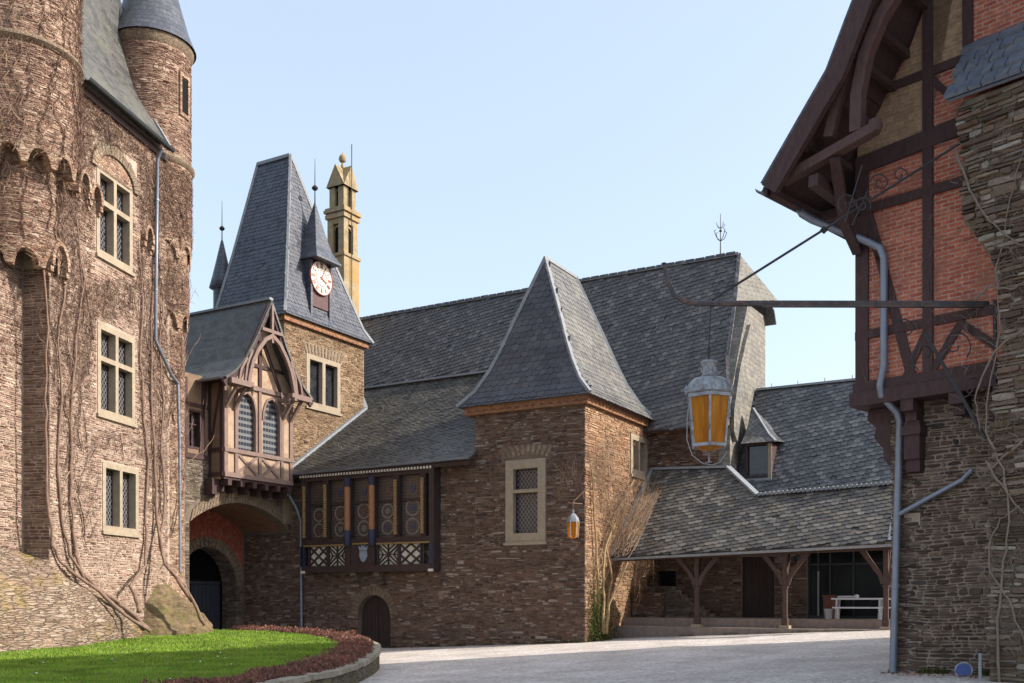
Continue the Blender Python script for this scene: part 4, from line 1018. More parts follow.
# ================================================================== CORNER TOWER
def corner_tower():
    T = thing('corner_tower', 'projecting square stone block with tall pointed grey slate roof and orange cornice', 'tower', G(-2.5, 3, 0))
    F0 = GF(0); FS = GU(0)
    a0 = H(F0, 506, 500)[0]; a1 = H(F0, 546, 500)[0]; zb = H(F0, 526, 542)[1]; zt = H(F0, 526, 459.5)[1]
    s0 = H(FS, 630, 450)[0]; s1 = H(FS, 646.5, 450)[0]; wb = H(FS, 638, 476)[1]; wt = H(FS, 638, 436)[1]
    mb = MB(); mb.slab([(-5.08, -1), (0, -1), (0, 9.45), (-5.08, 9.45)], [[(a0, zb), (a1, zb), (a1, zt), (a0, zt)]], F0, -.5, 0)
    part('front_wall', mb, M_['mortH'], T)
    mb = MB(); mb.slab([(.502, -1), (6.5, -1), (6.5, 9.45), (.502, 9.45)], [[(s0, wb), (s1, wb), (s1, wt), (s0, wt)]], FS, -.5, 0)
    mb.box(FS, .0, .5, -.499, .0, -1, 9.45) if False else None
    mb.box(lambda a, o, z: G(a, o, z), -5.08, -4.6, .502, 6.5, 5, 9.45)
    part('side_wall', mb, M_['mortS'], T)  # tan mortar holds the sunlight of this side in its colour
    mb = MB(); random.seed(4)
    z = 99
    while z < 9.3:            # corner stones
        h = R_.uniform(.09, .2); w1_, w2_ = R_.uniform(.3, .7), R_.uniform(.25, .6)
        mb.box(lambda a, o, zz: G(a, o, zz), -w1_, .012, -.012, w2_, z, min(9.4, z+h-.012)); z += h
    mullion(T, F0, a0, a1, zb, zt, 1, zb+(zt-zb)*.62, fw=.36, pane='leaded', depth=.3, proud=.05)
    mullion(T, FS, s0, s1, wb, wt, 2, None, fw=.24, mw=.18, pane='glass', depth=.3, proud=.05)
    mb = MB()
    for i in range(10):
        x = a0-.12+(a1-a0+.24)*(i+.5)/10; l = (i-4.5)*.055; zz = zt+.05+.14*(1-((i-4.5)/5)**2)
        mb.bar(F0, (x, zz), (x+l, zz+.42), .15, .0, .03)
    part('relieving_arch', mb, M_['vouss'], T)
    mb = MB(); mb.box(lambda a, o, z: G(a, o, z), -5.5, .2, -.2, 6.5, 9.451, 9.78); part('cornice', mb, M_['cornice'], T)
    fl = [(0, 0), (.2, .10), (.37, .24), (.5, .385), (.67, .6), (1, 1)]; ze, zr = 9.78, 16.05
    x0, x1, y0, y1 = -5.75, .42, -.42, 6.6; ra, r0, r1 = -2.5, 1.4, 4.3
    rings = [[(x0+(ra-x0)*h, y0+(r0-y0)*h, ze+(zr-ze)*k), (x1+(ra-x1)*h, y0+(r0-y0)*h, ze+(zr-ze)*k), (x1+(ra-x1)*h, y1+(r1-y1)*h, ze+(zr-ze)*k), (x0+(ra-x0)*h, y1+(r1-y1)*h, ze+(zr-ze)*k)] for h, k in fl]
    SLJ.append((T, rings, .34, .26, 'sA2', (0,))); SLJ.append((T, rings, .34, .26, 'sSun', (1,)))
    mb = MB(); mb2 = MB()
    for A, B in zip(rings, rings[1:]):
        for i in range(4):
            j = (i+1) % 4; (mb if i != 1 else mb2).add([G(*A[i]), G(*A[j]), G(*B[j]), G(*B[i])])
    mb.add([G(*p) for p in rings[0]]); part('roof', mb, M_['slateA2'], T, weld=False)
    part('roof_side', mb2, M_['slateSun'], T, weld=False)  # sun-facing slope gets a paler slate copy, sunlight mixed into its colour
    for i in range(3): strip(T, [G(*r[i])+Vector((0, 0, .035)) for r in rings], .13, .13, 'hip_flashing')
    strip(T, [G(*rings[-1][1]), G(*rings[-1][2])], .16, .12, 'ridge')
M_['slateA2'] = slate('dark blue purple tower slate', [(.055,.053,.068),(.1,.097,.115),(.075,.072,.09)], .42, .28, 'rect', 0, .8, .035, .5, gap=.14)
M_['slateSun'] = slate('sunlit tower slate', [(.11,.11,.112),(.165,.163,.16),(.135,.135,.135)], .42, .28, 'rect', 0, .8, .03, .6, gap=.14)
corner_tower()
# ================================================================== COVERED WALKWAY
FD = .95   # floor level inside the walkway
def walkway():
    T = thing('covered_walkway', 'open walkway with fish-scale slate lean-to roof carried on braced wooden posts', 'arcade', G(5, 4.5, .3))
    e0, e1 = G(.33, 2.45, 3.56), G(10.98, 2.45, 3.80); top = G(1.5, 6.5, 7.55)
    hp = lambda px, py: HP(px, py, e0, e1, top)
    poly = [hp(611, 557), hp(893, 542), hp(897, 484.5), hp(758, 496.5), hp(728, 468), hp(652, 470)]
    mb = MB(); mb.plate(poly, .12); rf = part('roof', mb, M_['slateC'], T, weld=False); SLP.append((T, poly, .30, .22, .22, 'sC'))
    up = Vector((0, 0, .05))
    strip(rf, [poly[5]+up, poly[4]+up, poly[3]+up], .26, .1, 'flashing')
    strip(rf, [poly[5]+up, poly[0]+up], .16, .08, 'flashing')
    mb = MB(); a, b = poly[3], poly[2]; n = 30
    for i in range(n):
        p, q = a.lerp(b, i/n), a.lerp(b, (i+.86)/n); mb.beam(p+Vector((0, 0, .06)), q+Vector((0, 0, .10)), .26, .12)
    part('ridge_tile', mb, M_['lead'], rf)
    mb = MB(); q0 = hp(887.5, 541); q1 = hp(892, 512); mb.plate([q0+up, hp(896, 541)+up, hp(899, 512)+up, q1+up], .05); part('lead_sheet', mb, M_['lead'], rf)
    # rear slope so that the roof is closed behind its ridge
    mb = MB(); bk = lambda p, dz=-1.0: p+Vector((.4936, .87, 0))*1.1+Vector((0, 0, dz)); mb.plate([poly[3], poly[2], bk(poly[2]), bk(poly[3])], .1); part('rear_slope', mb, M_['slateF'], T, weld=False)
    gutter(T, hp(611, 557)+Vector((-.03, -.08, -.08)), hp(893, 542.3)+Vector((-.03, -.08, -.08)), .08, mat='lead')
    mb = MB(); mb.beam(G(.2, 2.95, 3.45), G(11.2, 2.95, 3.68), .22, .26); mb.beam(G(.2, 2.6, 3.5), G(11.2, 2.6, 3.74), .05, .16)
    part('beam', mb, M_['ptimber2'], T)
    mb = MB()
    for i in range(16):
        t = .3+i*.7; e = 6.4 if t < 3.4 else 5.0; mb.beam(G(t, 2.5, 3.50+.02*t), G(t, e, 3.50+.02*t+(e-2.5)*.98-.12), .1, .14)
    part('rafter', mb, M_['ptimber2'], T)
    # floor in two steps
    mb = MB(); mb.box(lambda a, o, z: G(a, o, z), .02, 11.5, 3.7, 6.5, -.3, FD); part('floor', mb, M_['stepstone'], T)
    mb = MB()
    for i in range(8):
        t = .05+i*1.43; mb.box(lambda a, o, z: G(a, o, z), t, t+1.42, 2.75+R_.uniform(-.02, .02), 3.695, -.3, .60+R_.uniform(-.01, .01))
    part('step', mb, M_['stepstone'], T)
    # back wall with doorway and big window opening
    B = GF(6.5)
    d0, d1 = H(B, 740, 580)[0], H(B, 773, 580)[0]; g0, g1 = H(B, 806, 580)[0], H(B, 884, 580)[0]
    n0, n1 = H(B, 622, 575)[0], H(B, 640, 575)[0]
    mb = MB()
    mb.slab([(-.6, .3), (d0, .3), (d0, 3.55), (d1, 3.55), (d1, .3), (g0, .3), (g0, 3.9), (g1, 3.9), (g1, .3), (11.4, .3), (11.4, 5.9), (-.6, 5.9)], [], lambda a, o, z: G(a, 6.6-o, z), -.5, -.102+.0)
    part('back_wall', mb, M_['mortH'], T)
    BK = lambda a, o, z: G(a, 6.7-o, z)
    mb = MB(); mb.box(BK, d0, d1, -.3, -.2, .9, 3.56); dd = part('door', mb, M_['door'], T)
    mb = MB()
    for i in range(5): x = d0+.12+i*(d1-d0-.24)/4; mb.box(BK, x-.02, x+.02, -.2, -.18, .95, 3.5)
    for z in (1.1, 2.3, 3.4): mb.box(BK, d0+.03, d1-.03, -.2, -.165, z, z+.1)
    part('door_batten', mb, M_['door'], dd)
    # glazed opening
    mb = MB(); mb.box(BK, g0, g1, -.28, -.22, .96, 3.9); gp = part('shop_window', mb, M_['bigglass'], T)
    mb = MB()
    for x in (g0+.05, g0+.42, g0+.9, (g0+g1)/2+.3, g1-.05): mb.box(BK, x-.035, x+.035, -.22, -.13, .96, 3.9)
    mb.box(BK, g0, g1, -.22, -.12, .96, 1.05); mb.box(BK, g0, g1, -.22, -.12, 3.15, 3.22); part('mullion', mb, M_['iron'], gp)
    mb = MB(); x = g0+.42; mb.box(BK, x-.02, x+.05, -.12, -.09, 1.05, 2.9); part('door_edge', mb, M_['lead'], gp)
    # posts with curved braces
    Fp = GF(3.05)
    tp = [H(Fp, 697, 600)[0], H(Fp, 785, 600)[0], H(Fp, 886, 600)[0]]
    for i, t in enumerate(tp):
        mb = MB(); zt = 3.33+.02*t; mb.box(Fp, t-.09, t+.09, -.09, .09, .72, zt); mb.box(Fp, t-.12, t+.12, -.12, .12, .72, 1.0); mb.box(Fp, t-.115, t+.115, -.115, .115, 2.15, 2.25)
        po = part('post', mb, M_['ptimber2'], T, bevel=.02)
        mb = MB()
        for s in (-1, 1): mb.arcbar(Fp, [(t+s*.09, 2.3), (t+s*.2, 2.62), (t+s*.45, 2.98), (t+s*.85, zt+.02)], [.17, .16, .16, .2], -.07, .07)
        mb.beam(Fp(t, -.1, 2.6), Fp(t, -.9, 3.9), .12, .12)
        part('brace', mb, M_['ptimber2'], po)
        mb = MB(); mb.box(Fp, t-.19, t+.19, -.19, .19, .58, .72); part('post_foot', mb, M_['sand'], po)
    # stair with parapet at the left end, dark doorway above it
    mb = MB()
    for i in range(8):
        x1 = 3.2-i*.26; mb.box(BK, .5, x1, .12, 1.5, FD+i*.17, FD+(i+1)*.17-.002)
    part('stair', mb, M_['dstone'], T)
    mb = MB(); mb.box(BK, .05, 1.35, 1.6, 2.1, .6, 1.95); mb.box(BK, .05, 1.42, 1.55, 2.16, 1.952, 2.04); part('parapet', mb, M_['hstone'], T)
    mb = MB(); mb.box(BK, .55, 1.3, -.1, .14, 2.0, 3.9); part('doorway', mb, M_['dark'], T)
walkway()

# ================================================================== ROOF WING BEHIND THE WALKWAY
def side_wing():
    T = thing('side_wing', 'lower wing with blue-grey roof behind the walkway, slated window turret at its left', 'building', G(9, 8, .3))
    mb = MB(); mb.box(lambda a, o, z: G(a, o, z), 3.86, 20, 7.05, 14, -.5, 6.4); part('wall', mb, M_['hstone'], T)
    mb = MB(); mb.plate([G(3.86, 6.7, 5.9), G(20, 6.7, 5.9), G(20, 10.4, 11.45), G(3.86, 10.4, 11.45)], .12); part('roof', mb, M_['slateF'], T, weld=False); SLP.append((T, [G(3.9, 6.7, 5.9), G(19, 6.7, 5.9), G(19, 10.35, 11.37), G(3.9, 10.35, 11.37)], .28, .23, .2, 'sF'))
    mb = MB(); mb.plate([G(3.86, 14.2, 6.0), G(20, 14.2, 6.0), G(20, 10.4, 11.45), G(3.86, 10.4, 11.45)], .12); part('rear_roof', mb, M_['slateF'], T, weld=False)
    strip(T, [G(3.9, 10.4, 11.5), G(20, 10.4, 11.5)], .2, .1)
    mb = MB()
    for i in range(12): p = G(4.6+i*1.2, 10.4, 11.5); mb.tube([p, p+Vector((0, 0, .22))], .015, 4)
    part('roof_hook', mb, M_['iron'], T)
    # window turret
    W = GF(7.4); x0 = H(W, 745, 460)[0]; x1 = H(W, 771, 460)[0]; zb = H(W, 758, 476)[1]; zt = H(W, 758, 443)[1]
    mb = MB(); mb.slab([(x0, zb-1.4), (x1, zb-1.4), (x1, zt), (x0, zt)], [[(x0+.12, zb), (x1-.16, zb), (x1-.16, zt-.1), (x0+.12, zt-.1)]], W, -.3, 0); mb.box(W, x0, x1, -3, -.302, zb-1.4, zt)
    dm = part('dormer', mb, M_['timber'], T)
    mb = MB(); mb.box(W, x0+.1, x1-.14, -.2, -.15, zb, zt-.08); part('pane', mb, M_['glass'], dm)
    mb = MB(); mb.box(W, x0, x1+.03, .0, .06, zb-1.3, zb-.1); part('lead_apron', mb, M_['lead'], dm)
    mb = MB(); mb.box(W, x1-.13, x1+.04, .0, .05, zb-.1, zt-.05); part('pale_post', mb, M_['sand'], dm)
    ap = W(x0+.05, -1.1, zt+1.75); lo = [W(x0-.1, .3, zt-.02), W(x1+.28, .3, zt-.02), W(x1+.28, -2.6, zt+.3), W(x0-.1, -2.6, zt+.3)]
    mid = [a.lerp(ap, .28)+Vector((0, 0, -.12)) for a in lo]
    mb = MB()
    for i in range(4):
        j = (i+1) % 4; mb.add([lo[i], lo[j], mid[j], mid[i]]); mb.add([mid[i], mid[j], ap])
    mb.add(lo); part('dormer_roof', mb, M_['slateF'], dm, weld=False)
    strip(dm, [lo[1], mid[1], ap], .09, .07, 'hip_flashing')
side_wing()

# ================================================================== RIGHT TIMBERED HOUSE
J = .35
def timber_house():
    T = thing('timber_house', 'brick and dark timber house jettied over a rubble stone ground floor, deep curved roof overhang', 'house', FR(2, 0, .3))
    jl, jb = -.5, 5.45
    mb = MB(); mb.box(FR, 0, 8.7, -18, 0, -.3, 5.5); part('stone_wall', mb, M_['mortR'], T)
    mb = MB(); z = .1
    while z < 5.3:
        h = R_.uniform(.05, .12); w1_, w2_ = R_.uniform(.2, .55), R_.uniform(.3, .6)
        mb.box(FR, -.012-R_.uniform(0, .03), w1_, -w2_, .012+R_.uniform(0, .02), z, z+h-.012); z += h
    part('quoin', mb, M_['rstone'], T)
    mb = MB(); a, z = H(FR, 912, 520); mb.box(FR, a-.13, a+.16, -.05, .03, z-.1, z+.12); part('pale_stone', mb, M_['sand'], T)
    # upper body
    FJ = lambda a, o, z: FR(a, J+o, z)
    slope = [(-1.35, 8.97), (-.64, 9.84), (-.1, 10.5), (.24, 11.2), (.45, 11.62), (1.6, 14.2), (4.1, 19.6)]
    roofz = lambda a: next((z0+(z1-z0)*(a-a0)/(a1-a0)) for (a0, z0), (a1, z1) in zip(slope, slope[1:]) if a0 <= a <= a1)
    ys = H(FJ, 866, 158)[1]
    mb = MB(); mb.slab([(jl, jb), (8.7, jb), (8.7, 10), (4.1, 19.3), (1.6, 13.9), (.45, 11.3), (jl, 9.9)], [], FJ, -.4, 0); mb.box(FR, jl, 8.7, -18, J-.402, jb+.01, 9.4)
    part('brick_wall', mb, M_['brickR'], T)
    p = lambda px, py: H(FJ, px, py)
    x2 = p(928.5, 100)[0]; x3 = p(968.5, 20)[0]; zr = p(928, 73)[1]
    mb = MB(); mb.slab([(jl, ys), (x2, ys), (x2, 14.2), (1.55, 13.7), (.43, 11.2), (jl, 9.85)], [], FJ, .001, .012); mb.slab([(x2, zr), (x3, zr), (x3, 15.5), (x2, 14.2)], [], FJ, .001, .012); part('buff_brick_panel', mb, M_['brickY'], T)
    # timbers measured on the wall
    p = lambda px, py: H(FJ, px, py)
    def B(mb, a, b, w, o=.03, lo=-.02): mb.bar(FJ, p(*a), p(*b), w, lo, o)
    mb = MB()
    a, _ = p(863.5, 300); mb.box(FJ, jl-.02, jl+.22, -.2, .05, jb, 9.6)
    B(mb, (928.5, 380), (928.5, -40), .175, .05); B(mb, (968.5, 47), (968.5, -60), .165, .05)
    part('post', mb, M_['timber'], T)
    mb = MB()
    B(mb, (860, 100), (975, 55), .15, .045); B(mb, (857, 168), (975, 121), .31, .06); B(mb, (868, 209), (975, 178), .17, .045)
    B(mb, (856, 337), (1000, 308), .15, .045)
    part('rail', mb, M_['timber'], T)
    mb = MB()
    B(mb, (863, 195), (882, 262), .17, .035); B(mb, (880, 255), (912, 376), .17, .035); B(mb, (932, 372), (962, 322), .13, .035); B(mb, (959, 322), (996, 346), .13, .036)
    B(mb, (925, 335), (905, 380), .12, .033); B(mb, (931, 78), (950, 96), .11, .035)
    part('diagonal_brace', mb, M_['timber'], T)
    mb = MB(); mb.box(FJ, jl-.1, 8.7, -.4, .12, jb-.26, jb-.02); mb.box(FJ, jl-.06, 8.7, -.4, .07, jb-.018, jb+.17); mb.box(FR, jl-.1, jl+.18, -18, J-.41, jb-.26, jb+.1); part('sill_beam', mb, M_['timber'], T)
    mb = MB()
    for px in (868, 918, 966, 1010):
        a = H(FR, px, 420)[0]
        if px == 868: continue
        mb.box(FR, a-.11, a+.11, .0, J+.1, jb-.46, jb-.262); mb.box(FR, a-.1, a+.1, .0, J-.06, jb-.62, jb-.462)
        if px == 918: mb.box(FR, a-.14, a+.14, .0, .26, jb-1.28, jb-.622); mb.box(FR, a-.17, a+.17, .0, .3, jb-.86, jb-.7); mb.box(FR, a-.12, a+.12, .0, .2, jb-1.5, jb-1.282)
    part('console', mb, M_['timber'], T)
    SF = lambda a, o, z: FR(-o, a, z)           # side wall: o grows away from the house towards the left
    mb = MB()
    out = [(.0, jb-.27), (.48, jb-.27), (.5, jb-.45), (.34, jb-.6), (.36, jb-.8), (.2, jb-1.0), (.18, jb-1.2), (.04, jb-1.38), (.0, jb-1.38)]
    mb.slab(out, [], lambda a, o, z: FR(-a, o, z), -.28, -.02); mb.slab(out, [], lambda a, o, z: FR(-a, o, z), -3.3, -3.0)
    part('side_bracket', mb, M_['timber'], T)
    # roof
    V = J+1.75
    full = slope+[(8.2-a, z) for a, z in slope[::-1][1:]]
    mb = MB()
    for (a0, z0), (a1, z1) in zip(full, full[1:]):
        top = [FR(a0, V, z0), FR(a1, V, z1), FR(a1, -18.5, z1), FR(a0, -18.5, z0)]
        n = (top[1]-top[0]).cross(top[3]-top[0]).normalized(); n = n if n.z > 0 else -n
        mb.hexa([q+n*.02 for q in top]+[q+n*.09 for q in top])
    part('roof', mb, M_['slateB'], T, weld=False)
    mb = MB()
    for (a0, z0), (a1, z1) in zip(full, full[1:]):
        top = [FR(a0, V-.05, z0), FR(a1, V-.05, z1), FR(a1, -18.4, z1), FR(a0, -18.4, z0)]
        n = (top[1]-top[0]).cross(top[3]-top[0]).normalized(); n = n if n.z > 0 else -n
        mb.hexa([q-n*.06 for q in top]+[q+n*.018 for q in top])
    part('soffit', mb, M_['timber'], T, weld=False)
    VF = lambda a, o, z: FR(a, V+o, z)
    mb = MB(); mb.arcbar(VF, [(a+.1, z-.1) for a, z in slope], .34, -.1, .02); mb.arcbar(VF, [(8.2-a-.1, z-.1) for a, z in slope], .34, -.1, .02); part('bargeboard', mb, M_['timber'], T)
    mb = MB()
    for i in range(7):       # purlins / rafters showing under the overhang
        k = i/6*(len(slope)-2); j = int(k); f = k-j; a = slope[j][0]+(slope[j+1][0]-slope[j][0])*f+.12; z = slope[j][1]+(slope[j+1][1]-slope[j][1])*f-.14
        mb.beam(FR(a, V-.1, z), FR(a, J, z), .1, .12)
    part('purlin', mb, M_['timber'], T)
    q = lambda px, py, o: (H(lambda a, oo, z: FR(a, oo, z), px, py, o))
    # projecting truss in the verge plane
    ov = V-.28; QF = lambda a, o, z: FR(a, ov+o, z); u = lambda px, py: H(QF, px, py)
    mb = MB(); mb.bar(QF, u(783, 181), u(876, 128), .16, -.1, .1); tr = part('collar_beam', mb, M_['ptimber3'], T)
    e = u(875, 126); mb = MB(); c = QF(e[0], 0, e[1]); mb.lathe((c.x, c.y), [(0, c.z-.14), (.1, c.z-.1), (.13, c.z), (.09, c.z+.1), (0, c.z+.13)], 10); part('carved_knob', mb, M_['ptimber3'], tr, smooth=True)
    mb = MB(); mb.arcbar(QF, [u(857, 132), u(858, 95), u(866, 55), u(880, 20), u(898, -10), u(925, -45)], .2, -.1, .08)
    mb.arcbar(QF, [u(829, 137), u(836, 105), u(850, 60), u(866, 22), u(880, -10)], .17, -.09, .05)
    mb.arcbar(QF, [u(803, 150), u(815, 118), u(833, 85), u(850, 45)], .12, -.09, .05)
    part('arch_brace', mb, M_['ptimber3'], T)
    mb = MB(); P0 = FR(jl+.05, J+.05, 8.0); P1 = FR(jl+.05, J+.6, 8.45); P2 = QF(*(lambda t: (t[0], 0, t[1]))(u(835, 155)))
    mb.beam(P0, P1, .17, .2); mb.beam(P1, P2, .17, .2); mb.beam(FR(jl-.0, J, 8.72), FR(jl-.0, ov+.1, 8.85), .18, .2); mb.beam(FR(-1.2, J, 8.8), FR(jl, J, 8.8), .16, .18)
    mb.beam(FR(jl-.05, -.6, 8.1), FR(-1.15, -.6, 8.8), .12, .14)
    part('knee_brace', mb, M_['timber'], T)
    g0, g1 = FR(-1.42, V+.02, 8.93), FR(-1.42, -18, 8.93); gutter(T, g0, g1, .085)
    mb = MB(); mb.box(FR, -1.36, -1.3, -18, V-.02, 8.78, 8.98); mb.box(FR, -1.3, jl, -18, J-.05, 8.7, 8.74); part('fascia', mb, M_['timber'], T)
    # downpipe
    d = lambda px, py, o: FR(*(lambda t: (t[0], o, t[1]))(H(FR, px, py, o)))
    s0 = HP(796, 205, FR(-1.42, 0, 0), FR(-1.42, 1, 0), FR(-1.42, 0, 1))
    s1 = s0+Vector((.02, .0, -.15))
    pipe(T, [s0+Vector((0, 0, .1)), s0, d(802, 214, 1.15), d(812, 220, 1.0), d(868, 242, .50), d(880, 248, .46), d(884, 258, .45), d(884, 365, .45), d(880, 385, .45), d(881, 395, .44), d(897, 412, .2), d(900, 422, .13), d(897.5, 500, .13), d(893, 672, .13)], .066)
    pipe(T, [d(898, 515, .13), d(925, 500, .1), d(962, 480, .09), d(972, 470, .05)], .045, 'branch_pipe', clips=False)
    mb = MB()
    for py in (235, 320, 470, 570, 640):
        c = d(884 if py < 400 else 895.5, py, .13 if py > 400 else .45); 
    return T
M_['ptimber3'] = plain('purple brown timber', (.095,.055,.052), .75, .25, 0, .3, 5, .006, (3, 3, 1))
timber_house()

T_EDGE = []
def rough_pier():
    T = thing('stone_pier', 'rough weathered stone pier with small slate cap at the right edge, overgrown with bare stems', 'pier', FR(2.6, .7, .4))
    O0, O1 = J+.02, J+.55; PFm = lambda a, o, z: FR(a, o, z); q = lambda px, py: H(FR, px, py, O1)
    edge = [(958, 103), (957, 130), (961, 165), (959, 200), (964, 222), (973, 237), (984, 252), (992, 272), (998, 290), (999, 340), (997, 385), (992, 400), (990, 450), (986, 520), (988, 600), (985, 700)]
    L = []
    for i, (x, y) in enumerate(edge):
        a, z = q(x, y); L.append((a, z))
    # resample with jitter so the edge reads as broken stones
    R2 = []
    for (a, z), (b, w) in zip(L, L[1:]):
        n = max(1, int(abs(w-z)/.07))
        for k in range(n):
            f = k/n; R2.append((a+(b-a)*f+R_.uniform(-.035, .035), z+(w-z)*f))
    R2.append(L[-1]); top = L[0][1]
    # front face as a displaced grid between the ragged edge and beyond the picture
    mb = MB(); N = 44; rows = []
    for (a, z) in R2:
        row = []
        for i in range(N+1):
            f = (i/N)**1.15; x = a+(3.9-a)*f; oo = O1
            v = Vector((x*2.2, 0, z*4)); n = noise.noise(v)+.6*noise.noise(v*2.3+Vector((7, 3, 1)))
            oo += .022*n-.12*math.exp(-((x-a)/.09)**2)
            row.append(FR(x, oo, z))
        rows.append(row)
    b0 = len(mb.v); mb.v += [p for r in rows for p in r]
    for j in range(len(rows)-1):
        for i in range(N):
            k = b0+j*(N+1)+i; mb.f.append((k, k+1, k+N+2, k+N+1))
    for j in range(len(rows)-1):
        (a, z), (b, w) = R2[j], R2[j+1]; mb.add([rows[j][0], rows[j+1][0], FR(b+.05, -.02 if w < 5.4 else J-.02, w), FR(a+.05, -.02 if z < 5.4 else J-.02, z)])
    mb.add([rows[0][0], rows[0][-1], FR(3.9, J, top), FR(R2[0][0], J, top)]); mb.add([r[-1] for r in (rows[0], rows[-1])]+[FR(3.9, -.02, rows[-1][-1].z), FR(3.9, -.02, top)])
    part('stonework', mb, M_['mortP'], T, smooth='all'); T_EDGE.extend(L)
    # slate cap
    c0 = H(FR, 947, 101, O1+.12); c1 = H(FR, 964, 47, J+.02)
    mb = MB(); A = FR(c0[0], O1+.14, c0[1]); B = FR(4.1, O1+.14, c0[1]); C_ = FR(4.1, J+.02, c1[1]); D_ = FR(c1[0], J+.02, c1[1])
    mb.plate([A, B, C_, D_], .05); cap = part('slate_cap', mb, M_['slateH'], T, weld=False)
    mb = MB(); nr = 5
    for r in range(nr):              # individual thick slates
        f0, f1 = r/nr, min(1, (r+1.25)/nr)
        for i in range(16):
            x = c0[0]-.03+r*.012+i*.2+(r % 2)*.1; w = .19+R_.uniform(-.015, .01)
            def pt(a, f, up): return FR(a+(c1[0]-c0[0])*f*(1 if i == 0 else .6), O1+.16+(J-O1-.14)*f, c0[1]+(c1[1]-c0[1])*f+up)
            up = R_.uniform(0, .015)
            lo = [pt(x, f0, .015), pt(x+w, f0, .015), pt(x+w, f1, -.0), pt(x, f1, -.0)]; hi = [p_+Vector((-.02+R_.uniform(-.02, .01), -.02, .045+up)) for p_ in lo[:2]]+[p_+Vector((-.0, -.0, .03)) for p_ in lo[2:]]
            mb.hexa(lo+hi)
    part('slate', mb, M_['slateH'], cap, weld=False)
    mb = MB(); a = H(FR, 980, 660, O1+.1)[0]; mb.tube([FR(a, O1+.1, .2), FR(a, O1+.1, .85)], .025, 8); part('conduit', mb, M_['lead'], T, smooth=True)
M_['slateH'] = plain('blue lichen slate', (.12,.14,.18), .6, .4, 0, .3, 5, .008, spots=((.25,.25,.22), 4, .5))
rough_pier()

